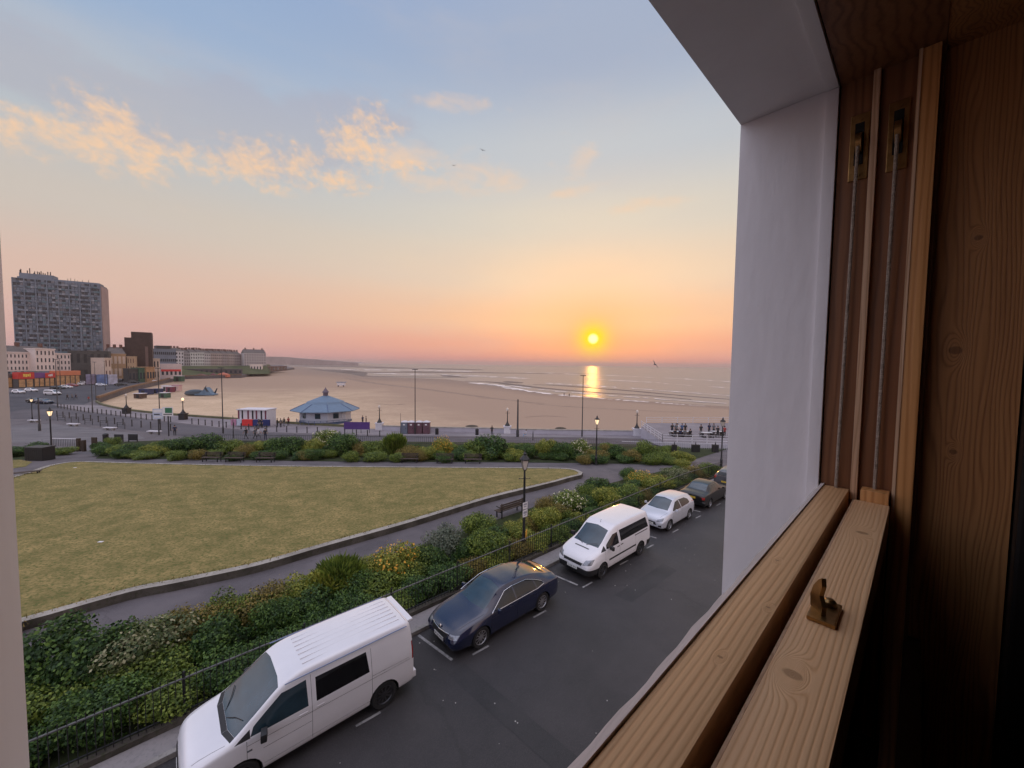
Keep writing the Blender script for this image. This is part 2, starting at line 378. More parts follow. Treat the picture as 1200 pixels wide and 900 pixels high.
def sand_mat():
    m_ = bpy.data.materials.new('beach_sand'); m_.use_nodes = True; N, L, b = nodes_of(m_)
    g = N.new('ShaderNodeNewGeometry'); sp = N.new('ShaderNodeSeparateXYZ'); L.new(g.outputs['Position'], sp.inputs[0])
    mp = N.new('ShaderNodeMapping'); L.new(g.outputs['Position'], mp.inputs[0]); mp.inputs['Scale'].default_value = (.8, 1.0, 1); mp.inputs['Rotation'].default_value = (0, 0, R_(12))
    n = N.new('ShaderNodeTexNoise'); L.new(mp.outputs[0], n.inputs[0]); n.inputs['Scale'].default_value = .10; n.inputs['Detail'].default_value = 9; n.inputs['Roughness'].default_value = .62
    n2 = N.new('ShaderNodeTexNoise'); L.new(g.outputs['Position'], n2.inputs[0]); n2.inputs['Scale'].default_value = .9; n2.inputs['Detail'].default_value = 6
    r = N.new('ShaderNodeValToRGB'); L.new(n.outputs[0], r.inputs[0])
    r.color_ramp.elements[0].position = .33; r.color_ramp.elements[0].color = (.48, .355, .24, 1)
    r.color_ramp.elements[1].position = .60; r.color_ramp.elements[1].color = (.59, .445, .31, 1)
    mx = N.new('ShaderNodeMix'); mx.data_type = 'RGBA'; mx.blend_type = 'MULTIPLY'; mx.inputs[0].default_value = .4
    L.new(r.outputs[0], mx.inputs[6]); L.new(n2.outputs[0], mx.inputs[7])
    g2 = N.new('ShaderNodeMix'); g2.data_type = 'RGBA'; g2.blend_type = 'MULTIPLY'; g2.inputs[0].default_value = 1; L.new(mx.outputs[2], g2.inputs[6]); g2.inputs[7].default_value = (1.25, 1.25, 1.25, 1)
    # damp sand, then wet sand near the water: darker, glossier
    dm = N.new('ShaderNodeMath'); dm.operation = 'MULTIPLY_ADD'; L.new(n.outputs[0], dm.inputs[0]); dm.inputs[1].default_value = .35; L.new(sp.outputs[2], dm.inputs[2])
    dw = N.new('ShaderNodeMapRange'); xr = N.new('ShaderNodeMapRange'); L.new(sp.outputs[0], xr.inputs[0]); xr.inputs[1].default_value = -75; xr.inputs[2].default_value = 5; xr.inputs[3].default_value = 0; xr.inputs[4].default_value = .75
    sb = N.new('ShaderNodeMath'); sb.operation = 'SUBTRACT'; L.new(dm.outputs[0], sb.inputs[0]); L.new(xr.outputs[0], sb.inputs[1]); L.new(sb.outputs[0], dw.inputs[0]); dw.inputs[1].default_value = -5.15; dw.inputs[2].default_value = -5.65
    dp = N.new('ShaderNodeMix'); dp.data_type = 'RGBA'; L.new(dw.outputs[0], dp.inputs[0]); L.new(g2.outputs[2], dp.inputs[6]); dp.inputs[7].default_value = (.38, .275, .205, 1)
    ad = N.new('ShaderNodeMath'); ad.operation = 'MULTIPLY_ADD'; L.new(n.outputs[0], ad.inputs[0]); ad.inputs[1].default_value = .5; L.new(sp.outputs[2], ad.inputs[2])
    w = N.new('ShaderNodeMapRange'); L.new(ad.outputs[0], w.inputs[0]); w.inputs[1].default_value = -6.1; w.inputs[2].default_value = -6.6; w.inputs[3].default_value = 0; w.inputs[4].default_value = 1
    wet = N.new('ShaderNodeMix'); wet.data_type = 'RGBA'; L.new(w.outputs[0], wet.inputs[0]); L.new(dp.outputs[2], wet.inputs[6]); wet.inputs[7].default_value = (.22, .15, .115, 1)
    L.new(wet.outputs[2], b.inputs['Base Color'])
    rr = N.new('ShaderNodeMapRange'); L.new(w.outputs[0], rr.inputs[0]); rr.inputs[3].default_value = 1.0; rr.inputs[4].default_value = .55; L.new(rr.outputs[0], b.inputs['Roughness'])
    sl = N.new('ShaderNodeMapRange'); L.new(w.outputs[0], sl.inputs[0]); sl.inputs[3].default_value = .03; sl.inputs[4].default_value = .4; L.new(sl.outputs[0], b.inputs['Specular IOR Level'])
    bp = N.new('ShaderNodeBump'); bp.inputs['Strength'].default_value = .5; bp.inputs['Distance'].default_value = .12; L.new(n2.outputs[0], bp.inputs['Height']); L.new(bp.outputs[0], b.inputs['Normal'])
    return m_
shore = [(-3000, 2600), (-666, 1250), (-285, 641), (-151, 440), (-71, 400), (-30, 330), (14, 222), (42, 192), (86, 156), (150, 138), (400, 120)]
def interp(x, tab):
    if x <= tab[0][0]: return tab[0][1]
    for (a, b), (c, d) in zip(tab[:-1], tab[1:]):
        if x <= c: return b+(d-b)*(x-a)/(c-a)
    return tab[-1][1]
def beach():
    bm = bmesh.new(); xs = [-2600, -1500, -1000, -700, -500]+[-400+10*i for i in range(61)]+[250, 400]
    J = 40; grid = []
    for x in xs:
        ys = interp(x, shore); col = []
        for j in range(J+1):
            t = j/J*1.25; y = 70+(ys-70)*t
            z = -4.9-2.1*(t if t < 1 else 1+(t-1)*1.6)+.12*sin(x*.03+t*9)*min(t, 1)*(1-min(t, 1))*3
            col.append(bm.verts.new((x, y, z)))
        grid.append(col)
    for a, b in zip(grid[:-1], grid[1:]):
        for j in range(J): bm.faces.new((a[j], b[j], b[j+1], a[j+1]))
    me = bpy.data.meshes.new('beach_sand'); bm.to_mesh(me); bm.free(); me.materials.append(sand_mat())
    for p in me.polygons: p.use_smooth = True
    tag(link('beach_sand', me), kind='structure')
beach()
def sea():
    m_ = bpy.data.materials.new('sea_water'); m_.use_nodes = True; N, L, b = nodes_of(m_)
    g = N.new('ShaderNodeNewGeometry')
    b.inputs['Base Color'].default_value = (.20, .18, .175, 1); b.inputs['Roughness'].default_value = .31; b.inputs['IOR'].default_value = 1.33
    b.inputs['Specular IOR Level'].default_value = .5
    def wv(scale, st, rot, det):
        mp = N.new('ShaderNodeMapping'); L.new(g.outputs['Position'], mp.inputs[0]); mp.inputs['Scale'].default_value = st; mp.inputs['Rotation'].default_value = (0, 0, R_(rot))
        n = N.new('ShaderNodeTexNoise'); L.new(mp.outputs[0], n.inputs[0]); n.inputs['Scale'].default_value = scale; n.inputs['Detail'].default_value = det; n.inputs['Roughness'].default_value = .55
        return n.outputs[0]
    a = wv(.045, (.22, 1, 1), 14, 3); c = wv(.35, (.35, 1, 1), 10, 5)
    big = wv(.016, (.12, 1, 1), 9, 3)
    ab = N.new('ShaderNodeMath'); ab.operation = 'MULTIPLY_ADD'; L.new(big, ab.inputs[0]); ab.inputs[1].default_value = 5.0; L.new(c, ab.inputs[2])
    ad = N.new('ShaderNodeMath'); ad.operation = 'MULTIPLY_ADD'; L.new(a, ad.inputs[0]); ad.inputs[1].default_value = 2.5; L.new(ab.outputs[0], ad.inputs[2])
    bp = N.new('ShaderNodeBump'); bp.inputs['Strength'].default_value = .8; bp.inputs['Distance'].default_value = .6
    L.new(ad.outputs[0], bp.inputs['Height']); L.new(bp.outputs[0], b.inputs['Normal'])
    MB().poly([(-12000, 60, -7), (12000, 60, -7), (12000, 12000, -7), (-12000, 12000, -7)]).build('sea_water', m_)['kind'] = 'structure'
sea()
# dark ridges painted for wave crests, shadow lines and wet strips in the shallows
M_wave_shade = mat('wave_shade_paint', (.115, .085, .075), .6, .3, .3, stretch=(.2, 1, 1))
M_swell = mat('swell_shadow_water', (.16, .125, .12), .35, .2, .3)
bars = [[(430, 431.2), (500, 431.8), (562, 433.6)], [(470, 435.2), (520, 436), (600, 437.2), (700, 438.2)], [(395, 436), (440, 436.3), (500, 436.4), (540, 436.6)],
        [(405, 440.6), (440, 441.2), (500, 441.8), (548, 442.2)], [(520, 439.5), (533, 441.5), (547, 442)], [(595, 446.8), (602, 448), (608, 449)],
        [(545, 446.5), (575, 447.5), (600, 450.5), (640, 455), (700, 460), (760, 463.5), (810, 468)],
        [(625, 450.5), (660, 452), (700, 455), (740, 458), (800, 463.5), (870, 469)], [(360, 428.5), (420, 430), (470, 431)], [(340, 432.5), (380, 433.5), (410, 436.5), (425, 441)]]
for i, b_ in enumerate(bars):
    line = smooth_line([at_z(x, y, -6.93) for x, y in b_], 8)
    bm = bmesh.new(); prev = None; n = len(line)
    for k, p in enumerate(line):
        d = (line[min(k+1, n-1)]-line[max(k-1, 0)]).normalized(); nn = Vector((-d.y, d.x)); e = sin(pi*(k+.3)/(n-.4))**.5
        w = p.y*p.y/(16*450)*(.62 if i != 4 else .4)*e*(.8+.4*random.random())
        row = [bm.verts.new((*(p+nn*w), -7.1)), bm.verts.new((*(p+nn*w*.4), -6.86)), bm.verts.new((*(p-nn*w*.4), -6.86)), bm.verts.new((*(p-nn*w), -7.1))]
        if prev:
            for q in range(3): bm.faces.new((prev[q], row[q], row[q+1], prev[q+1]))
        prev = row
    me = bpy.data.meshes.new('wave_shade_line'); bm.to_mesh(me); bm.free(); me.materials.append(M_wave_shade)
    tag(link('wave_shade_line', me), kind='structure')
# broken surf along the water's edge
M_foam = mat('surf_foam', (.80, .72, .68), .7, .1, .4); rs = random.Random(4)
for sl, w0 in (([(548, 448.5), (580, 451), (600, 455), (640, 461), (700, 466.5), (760, 471), (810, 475), (870, 479.5)], .55), ([(600, 452), (640, 457), (700, 462), (760, 466.5), (870, 474)], .35), ([(640, 449), (700, 452.5), (760, 456.5), (870, 465)], .30), ([(690, 444), (760, 448), (870, 456)], .22),
               ([(440, 437.8), (500, 438.8), (560, 440.5), (620, 443.5)], .35), ([(400, 433.2), (470, 433.6), (560, 435.4)], .30), ([(620, 436.5), (740, 441), (870, 448)], .18)):
    L_ = smooth_line([at_z(x, y, -6.84) for x, y in sl], 14); bm = bmesh.new(); n = len(L_); prev = None
    for k, p in enumerate(L_):
        d = (L_[min(k+1, n-1)]-L_[max(k-1, 0)]).normalized(); nn = Vector((-d.y, d.x)); w_ = p.y*p.y/(16*450)*w0*rs.uniform(.25, 1.0); j = p.y*p.y/(16*450)*.12*rs.gauss(0, 1)
        row = [bm.verts.new((*(p+nn*(j+w_)), -6.84)), bm.verts.new((*(p+nn*(j-w_)), -6.84))]
        if prev and rs.random() < .84: bm.faces.new((prev[0], row[0], row[1], prev[1]))
        prev = row
    me = bpy.data.meshes.new('surf_line'); bm.to_mesh(me); bm.free(); me.materials.append(M_foam); tag(link('surf_line', me), kind='structure')
# strand lines of damp sand and weed
def beach_z(x, y):
    ys = interp(x, shore); t = (y-70)/(ys-70); return -4.9-2.1*(t if t < 1 else 1+(t-1)*1.6)+.12*sin(x*.03+t*9)*min(t, 1)*(1-min(t, 1))*3
M_strand = mat('damp_strand_line', (.26, .18, .13), .8, .25, .3)
def on_beach(px, py):
    z = -5.5
    for _ in range(8): p = at_z(px, py, z); z = beach_z(p.x, p.y)
    return at_z(px, py, z)
for ln_, ww_ in (([(405, 443), (438, 449), (500, 456.5), (545, 462.5), (592, 468.5), (640, 473)], .8), ([(560, 466), (600, 469), (640, 474.5), (700, 478.5), (760, 481.5), (810, 484)], .7), ([(615, 489), (640, 487.5), (665, 489)], .5), ([(440, 473), (460, 474.5), (475, 473.5)], .4)):
    L_ = smooth_line([on_beach(*q) for q in ln_], 8); n = len(L_); bm = bmesh.new(); prev = None
    for k, p in enumerate(L_):
        d = (L_[min(k+1, n-1)]-L_[max(k-1, 0)]).normalized(); nn = Vector((-d.y, d.x)); w_ = p.y*p.y/(16*450)*.5*ww_*(.6+.8*random.random())*sin(pi*(k+.4)/n)**.5
        row = [bm.verts.new((*(p+nn*w_*s_), beach_z(p.x, p.y)+.05-.02*abs(s_))) for s_ in (-1, 0, 1)]
        if prev: bm.faces.new((prev[0], row[0], row[1], prev[1])); bm.faces.new((prev[1], row[1], row[2], prev[2]))
        prev = row
    me = bpy.data.meshes.new('strand_line'); bm.to_mesh(me); bm.free(); me.materials.append(M_strand); tag(link('strand_line', me), kind='structure')
# far headland
def headland(name, prof, Y, base_y, m_):
    a = MB(); top = [at_Y(x, y, Y) for x, y in prof]; n = len(top)
    vs = [(p.x, Y, -8) for p in top]+[tuple(p) for p in top]+[(p.x, Y+250, p.z*.8) for p in top]
    a._add(vs, None, [(i, i+1, n+i+1, n+i) for i in range(n-1)]+[(n+i, n+i+1, 2*n+i+1, 2*n+i) for i in range(n-1)])
    tag(a.build(name, m_, smooth=True), kind='structure')
M_far = mat('far_cliff', (.34, .27, .26), .95, .35, .01)
headland('headland', [(296, 417.5), (318, 418), (335, 418.4), (345, 419.4), (352, 420.2), (372, 421.2), (378, 422.3), (392, 423), (402, 423.8), (415, 424.8), (420, 425.4)], 1900, 424, M_far)

# ------------------------------------------------------------------ street below the house
sheet('road', [UV(-14, 3.2), UV(46, 3.2), UV(46, 11.33), UV(-14, 11.33)], .004, M_road)
def strip_uv(name, u0, u1, v0, v1, z0, z1, m_, seg=8):
    b = MB()
    for k in range(seg):
        a_, c_ = u0+(u1-u0)*k/seg, u0+(u1-u0)*(k+1)/seg
        pts = [UV(a_, v0), UV(c_, v0), UV(c_, v1), UV(a_, v1)]
        vs = [(p.x, p.y, p.z+z0) for p in pts]+[(p.x, p.y, p.z+z1) for p in pts]
        fs = [(4, 5, 6, 7), (0, 1, 5, 4), (2, 3, 7, 6)]
        if k == 0: fs.append((3, 0, 4, 7))
        if k == seg-1: fs.append((1, 2, 6, 5))
        b._add(vs, None, fs)
    bmesh.ops.remove_doubles(b.bm, verts=b.bm.verts, dist=.0005)
    return b.build(name, m_)
strip_uv('kerb', -14, 40, 11.33, 11.47, 0, .13, M_kerb, 24)['kind'] = 'structure'
strip_uv('pavement', -14, 40, 11.473, 12.11, 0, .125, M_pave, 24)['kind'] = 'structure'
strip_uv('near_kerb', -14, 46, 3.05, 3.2, 0, .13, M_kerb, 24)['kind'] = 'structure'
strip_uv('near_pavement', -14, 46, .3, 3.047, 0, .125, M_pave, 24)['kind'] = 'structure'
M_white_line = ground_mat('worn_white_paint', (.20, .20, .205), (.40, .39, .385), (.06, .06, .062), 2.2, 12, .6, .2, 60)
def line_uv(u0, v0, u1, v1, w=.09):
    d = (Vector((u1, v1))-Vector((u0, v0))).normalized(); n = Vector((-d.y, d.x))*w/2
    pts = [UV(u0+n.x, v0+n.y), UV(u1+n.x, v1+n.y), UV(u1-n.x, v1-n.y), UV(u0-n.x, v0-n.y)]
    sheet('road_marking', pts, .009, M_white_line)
# bay end bars and the dashed outer bay line
for (u) in (6.15, 12.28, 18.9, 24.5): line_uv(u+.15, 9.6, u-.1, 11.25)
for u in (-1.2, .9, 3.3, 6.9, 9.6, 12.45, 15.2, 17.6, 20.4, 23.4, 26.6): line_uv(u, 9.36, u+.62, 9.33, .07)

# repaired trench in the asphalt and grit lying on the road
M_patch = ground_mat('asphalt_patch', (.018, .018, .020), (.034, .032, .034), (.06, .058, .058), .8, 50, .55, .6, 160, .5)
sheet('road_patch', [UV(5.9, 9.2), UV(6.5, 9.25), UV(6.9, 5.0), UV(6.3, 4.9)], .008, M_patch)
sheet('road_patch', [UV(13.0, 8.2), UV(16.8, 8.1), UV(16.7, 7.4), UV(13.1, 7.5)], .008, M_patch)
rg = random.Random(11); b = MB()
for _ in range(70):
    p = UV(rg.uniform(0, 30), rg.uniform(5.2, 11.2)); s_ = rg.uniform(.006, .015); b.box(p.x-s_, p.x+s_*1.3, p.y-s_, p.y+s_, p.z+.005, p.z+.012+s_*.3)
tag(b.build('grit', mat('pale_grit', (.45, .43, .40), .8, .2, 9)), kind='stuff')
# ------------------------------------------------------------------ garden: raised lawn, beds, path
lawn_px = [(683, 553.5), (672, 549.5), (645, 548), (560, 547.3), (460, 546.6), (380, 546), (300, 545), (200, 543), (140, 541.5), (92, 540.5), (60, 544.5), (32, 553), (-20, 572), (-60, 592)]
low_px = [(-40, 740), (28, 728), (150, 694), (206, 683), (300, 663), (380, 640), (480, 612), (575, 583), (640, 567), (668, 559.5), (681, 556.5)]
LZ = .32
lawn = [G(x, y, LZ) for x, y in lawn_px]+[G(x, y, LZ) for x, y in low_px]
ln = lambda L_: smooth_line(list(L_)+[L_[0]], 5)[:-1]
lawn_s = [p for p in smooth_line(lawn, 4)]
outer = lawn_s
# coping ring (outer) and grass inside
def inset(poly, w):
    out = []; n = len(poly); cx = sum(p.x for p in poly)/n; cy = sum(p.y for p in poly)/n
    for i, p in enumerate(poly):
        a, b = poly[i-1], poly[(i+1) % n]; d = (b-a).normalized(); nn = Vector((-d.y, d.x))
        if nn.dot(Vector((cx, cy))-p) < 0: nn = -nn
        out.append(p+nn*w)
    return out
inner = inset(outer, .36)
def ring(name, A, B, dz, drop, m_):
    b = MB(); n = len(A)
    # split long segments so that the ring follows the land
    vs = []; 
    for p in A: vs.append((p.x, p.y, H(p.y)+dz))
    for p in B: vs.append((p.x, p.y, H(p.y)+dz))
    for p in A: vs.append((p.x, p.y, H(p.y)+dz-drop))
    fs = []
    for i in range(n):
        j = (i+1) % n; fs.append((i, j, n+j, n+i)); fs.append((2*n+i, 2*n+j, j, i))
    b._add(vs, None, fs)
    b.bm.faces.ensure_lookup_table()
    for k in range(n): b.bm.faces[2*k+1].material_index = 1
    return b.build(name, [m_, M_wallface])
M_wallface = ground_mat('shaded_mossy_stone', (.06, .052, .045), (.12, .105, .09), (.05, .055, .03), 1.2, 10, .9, .6, 30, .2)  # lawn wall face: its shade is put into a darker stone colour
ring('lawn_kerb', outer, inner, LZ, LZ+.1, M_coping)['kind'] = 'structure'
sheet('lawn', inner, LZ-.02, M_lawn)
rg = random.Random(12); vs = []; fs = []
for i in range(len(inner)):                       # uncut grass leaning over the kerb
    a, c = inner[i], inner[(i+1) % len(inner)]; n = int((c-a).length*(26 if a.y < 30 else 10)); dd = (c-a).normalized(); nn = Vector((-dd.y, dd.x))
    if n == 0 or a.x < -40: continue
    for _ in range(n):
        p = a.lerp(c, rg.random())+nn*rg.gauss(0, .10); h = rg.uniform(.04, .13); w_ = rg.uniform(.012, .03); t = rg.uniform(0, 6.28); z = H(p.y)+LZ-.02; k = len(vs)
        vs += [(p.x-cos(t)*w_, p.y-sin(t)*w_, z), (p.x+cos(t)*w_, p.y+sin(t)*w_, z), (p.x+rg.gauss(0, .04), p.y+rg.gauss(0, .04), z+h)]; fs.append((k, k+1, k+2))
me = bpy.data.meshes.new('edge_grass'); me.from_pydata(vs, [], fs); me.materials.append(M_lawn); tag(link('edge_grass', me), kind='stuff')

def line_px(pts, dz=0): return [G(x, y, dz) for x, y in pts]
# near shrub bed beside the railing
sheet('flower_bed', [UV(-12, 12.3), UV(35.5, 12.3), UV(35.5, 16.7), UV(24, 16.9), UV(10, 16.9), UV(-12, 17.0)], .03, M_soil)
# far bed between the path and the sea road
far_front = line_px([(112, 537.5), (200, 538.2), (300, 539.5), (400, 541), (500, 541.5), (600, 542), (700, 543), (740, 544), (790, 546)])
far_back = line_px([(860, 524), (700, 520), (600, 519), (500, 518), (400, 517), (300, 516.5), (200, 516), (135, 518)])
sheet('far_flower_bed', far_front+far_back, .03, M_soil)
sheet('left_flower_bed', line_px([(-60, 541), (40, 538.5), (90, 529), (88, 526), (40, 526), (-60, 529)]), .03, M_soil)
# small grass patch left of the lawn
sheet('grass_patch', line_px([(-40, 556), (30, 547), (38, 541.5), (20, 538), (-60, 541)]), .02, M_lawn)
# sea road, promenade, left junction
M_coast = ground_mat('coast_road_asphalt', (.045, .047, .058), (.08, .08, .092), (.10, .10, .11), .12, 6, .85, .2, 60, .2)
sheet('sea_road', line_px([(1000, 521), (700, 514), (600, 513), (500, 511.8), (400, 510.5), (320, 508), (255, 502), (200, 495.5), (150, 489), (100, 483), (60, 477), (-40, 463),
                           (-150, 470), (-60, 489), (60, 492), (110, 498), (160, 505), (230, 513), (300, 517), (500, 521), (700, 524), (1000, 530)][::1]), .006, M_sea_road)
sheet('promenade', [p for p in edge_w[:12]]+line_px([(60, 474), (100, 482), (150, 488), (200, 494.5), (255, 501), (320, 507), (400, 509.5), (500, 510.8), (600, 512), (700, 513), (950, 520)]), .05, M_prom, wall=.05)
M_fore = ground_mat('forecourt_paving', (.115, .11, .12), (.17, .16, .17), (.10, .095, .10), .3, 9, .8, .2, 40, .3)
sheet('forecourt', line_px([(-150, 505), (60, 496.5), (112, 502), (160, 508), (170, 514), (118, 518), (112, 532), (92, 532), (88, 520), (20, 519), (-150, 522)]), .008, M_fore)
# the coast road climbing away on the left
sheet('coast_road', line_px([(108, 470), (140, 456.5), (180, 446.2), (205, 440), (250, 436), (250, 433.5), (190, 438.5), (130, 447), (85, 453), (20, 459), (-150, 468), (-150, 500), (30, 480), (90, 478)]), .010, M_coast)
# ------------------------------------------------------------------ the house wall and its sash window (camera stands just inside)
def wood_mat(name, dark, light, axis, knots=(), freq=110, rough=.55, gloss=.4, bump=.25, warp=1.0):
    """pine: straight grain along `axis` with rings bending round knots; coordinates = object space of the window (u, v, z)"""
    m_ = bpy.data.materials.new(name); m_.use_nodes = True; N, L, b = nodes_of(m_)
    def m(op, a, c=None, d=None):
        n = N.new('ShaderNodeMath'); n.operation = op
        for i, v in enumerate((a, c, d)):
            if v is None: continue
            if isinstance(v, (int, float)): n.inputs[i].default_value = v
            else: L.new(v, n.inputs[i])
        return n.outputs[0]
    tc = N.new('ShaderNodeTexCoord'); sp = N.new('ShaderNodeSeparateXYZ'); L.new(tc.outputs['Object'], sp.inputs[0])
    U, V, Z = sp.outputs
    along, across, third = {'u': (U, V, Z), 'z': (Z, V, U), 'zu': (Z, U, V)}[axis]
    cmb = N.new('ShaderNodeCombineXYZ'); L.new(m('MULTIPLY', along, .9), cmb.inputs[0]); L.new(m('MULTIPLY', across, 7.0), cmb.inputs[1]); L.new(m('MULTIPLY', third, 7.0), cmb.inputs[2])
    n1 = N.new('ShaderNodeTexNoise'); L.new(cmb.outputs[0], n1.inputs[0]); n1.inputs['Scale'].default_value = 2.4; n1.inputs['Detail'].default_value = 2
    t = m('ADD', across, m('MULTIPLY', m('SUBTRACT', n1.outputs[0], .5), .03*warp))
    dark_k = None
    for (ka, kc, kr) in knots:
        da = m('DIVIDE', m('SUBTRACT', along, ka), kr*2.3); dc = m('DIVIDE', m('SUBTRACT', across, kc), kr)
        d2 = m('ADD', m('MULTIPLY', da, da), m('MULTIPLY', dc, dc)); d = m('SQRT', d2)
        w = m('POWER', 2.718, m('MULTIPLY', d2, -.30))
        ring_t = m('MULTIPLY', d, kr*.50)
        t = m('ADD', m('MULTIPLY', t, m('SUBTRACT', 1.0, w)), m('MULTIPLY', ring_t, w))
        kk = m('SUBTRACT', 1.0, d); kk = m('MINIMUM', m('MAXIMUM', m('MULTIPLY', kk, 2.2), 0.0), 1.0)
        dx = m('DIVIDE', m('SUBTRACT', along, ka), kr*1.45); dy = m('DIVIDE', m('SUBTRACT', across, kc), kr*1.75)
        kk = m('MULTIPLY', m('SUBTRACT', 1.0, m('SQRT', m('ADD', m('MULTIPLY', dx, dx), m('MULTIPLY', dy, dy)))), 3.5); kk = m('MINIMUM', m('MAXIMUM', kk, 0.0), 1.0)
        dark_k = kk if dark_k is None else m('MAXIMUM', dark_k, kk)
    s = m('SINE', m('MULTIPLY', t, 2*pi*freq))
    s = m('MULTIPLY_ADD', s, .5, .5); s = m('POWER', s, 2.6)
    fine = N.new('ShaderNodeCombineXYZ'); L.new(m('MULTIPLY', along, 6.0), fine.inputs[0]); L.new(m('MULTIPLY', across, 260.0), fine.inputs[1]); L.new(m('MULTIPLY', third, 260.0), fine.inputs[2])
    n2 = N.new('ShaderNodeTexNoise'); L.new(fine.outputs[0], n2.inputs[0]); n2.inputs['Scale'].default_value = 1.0; n2.inputs['Detail'].default_value = 3
    f = m('ADD', m('MULTIPLY', s, .42), m('MULTIPLY', n2.outputs[0], .58))
    n3 = N.new('ShaderNodeTexNoise'); L.new(cmb.outputs[0], n3.inputs[0]); n3.inputs['Scale'].default_value = 3.0; n3.inputs['Detail'].default_value = 3
    f = m('ADD', f, m('MULTIPLY', m('SUBTRACT', n3.outputs[0], .5), .5))
    mx = N.new('ShaderNodeMix'); mx.data_type = 'RGBA'; mx.clamp_factor = True; L.new(f, mx.inputs[0]); mx.inputs[6].default_value = (*light, 1); mx.inputs[7].default_value = (*dark, 1)
    col = mx.outputs[2]
    if dark_k is not None:
        k2 = N.new('ShaderNodeMix'); k2.data_type = 'RGBA'; L.new(m('MULTIPLY', dark_k, .62), k2.inputs[0]); L.new(col, k2.inputs[6]); k2.inputs[7].default_value = tuple(c*.42 for c in dark)+(1,)
        col = k2.outputs[2]
    L.new(col, b.inputs['Base Color']); b.inputs['Roughness'].default_value = rough; b.inputs['Specular IOR Level'].default_value = gloss
    bp = N.new('ShaderNodeBump'); bp.inputs['Strength'].default_value = bump; bp.inputs['Distance'].default_value = .0015; bp.invert = True
    L.new(f, bp.inputs['Height']); L.new(bp.outputs[0], b.inputs['Normal'])
    return m_
M_pine = wood_mat('bare_pine', (.64, .33, .14), (.90, .57, .31), 'u', knots=((.333, .054, .0040), (.695, .045, .0042)), freq=250, warp=.55)
M_pine2 = wood_mat('bare_pine_rail', (.54, .27, .11), (.82, .50, .25), 'u', knots=((.50, .100, .0012), (.395, .084, .0012), (.30, .092, .0012)), freq=190, warp=.7)
M_stain = wood_mat('stained_pine', (.10, .036, .013), (.28, .12, .05), 'z', freq=70, rough=.5, warp=1.4)
M_board = wood_mat('stained_pine_board', (.22, .085, .03), (.56, .27, .10), 'z', knots=((.03, -.035, .005), (-.13, -.04, .003), (.20, -.05, .003)), freq=170, rough=.5, warp=2.2)
M_bead = wood_mat('bare_pine_bead', (.42, .22, .11), (.74, .50, .32), 'z', freq=160, rough=.6)
M_bead_or = wood_mat('varnished_pine_bead', (.42, .17, .05), (.80, .40, .15), 'z', freq=110, rough=.4)
M_plaster = mat('white_reveal_paint', (.80, .765, .775), .55, .04, 5, .10, 30, stretch=(1, 1, .35))
M_wall_out = mat('painted_render', (.24, .19, .16), .8, .1, 3, .3, 60)
M_cord = mat('sash_cord', (.42, .33, .26), .9, .25, 90, .6, 300, stretch=(1, 1, 2))
M_brass = mat('aged_brass', (.34, .20, .075), .34, .3, 60, metal=.9)
M_dark = mat('dark_cavity', (.004, .003, .003), .9, .2, 10)
WR = empty('window_axis_tmp'); bpy.data.objects.remove(WR)
WROT = R_(90-46.8)
def wroot(name, label, cat, kind=None):
    o = empty(name, label=label, cat=cat, kind=kind); o.location = (0, 0, CAM_H); o.rotation_euler = (0, 0, WROT); return o
U1, U0 = .90, -.0495          # right and left reveals
VO, VI = .275, .121            # outer face, inner edge of reveal
ZT = .50
w = wroot('house_wall', 'painted render wall of the house round the open window', 'wall', 'structure')
b = MB(); g_ = .0
b.box(U1, 9, VI, VO, -CAM_H, 5)
b.box(-8, U0, VI, VO, -CAM_H, 5)
b.box(U0, U1, VI, VO, ZT, 5)
b.box(U0, U1, VI, VO, -CAM_H, -.66)
b.build('outer_wall', M_wall_out, w)
b = MB(); b.box(U1-.003, U1-.0003, VI, VO+.002, -.62, ZT-.0035); b.box(U0+.0003, U0+.003, VI, VO+.002, -.62, ZT-.0035); b.box(U0+.0003, U1-.0003, VI, VO+.002, ZT-.003, ZT-.0003); b.build('reveal', M_plaster, w)
b = MB(); b.box(U0-.004, U1+.004, VI-.1, VO+.05, -.66, -.62); b.build('stone_sill', M_kerb, w)
b = MB()                                          # bead running round the inner edge of the reveal
b.box(U1-.008, U1-.0035, VI+.0, VI+.018, -.60, ZT-.008, bev=.002)
b.box(U0+.004, U1-.008, VI+.0, VI+.018, ZT-.008, ZT-.0035, bev=.002)
b.build('reveal_bead', M_plaster, w, smooth=True)
# room behind the camera
room = wroot('room_wall', 'dark unlit room behind the window', 'room', 'structure')
b = MB()
b.box(-2.5, -2.4, -3.2, .0, -1.0, 1.4); b.box(1.6, 1.7, -3.2, -.0, -1.0, 1.4); b.box(-2.4, 1.6, -3.2, -3.1, -1.0, 1.4)
b.box(-2.4, -.25, -.02, .0, -1.0, 1.4); b.box(1.30, 1.6, -.02, .0, -1.0, 1.4); b.box(-.25, 1.30, -.02, .0, .9, 1.4); b.box(-.25, 1.30, -.02, .0, -1.0, -.45)
b.build('inner_wall', mat('room_paint', (.16, .11, .09), .9, .1, 3), room)
MB().box(-2.5, 1.7, -3.2, 0, -1.1, -1.0).build('room_floor', M_stain, room)
MB().box(-2.5, 1.7, -3.2, 0, 1.4, 1.5).build('room_ceiling', mat('ceiling_paint', (.3, .25, .22), .9, .1, 3), room)
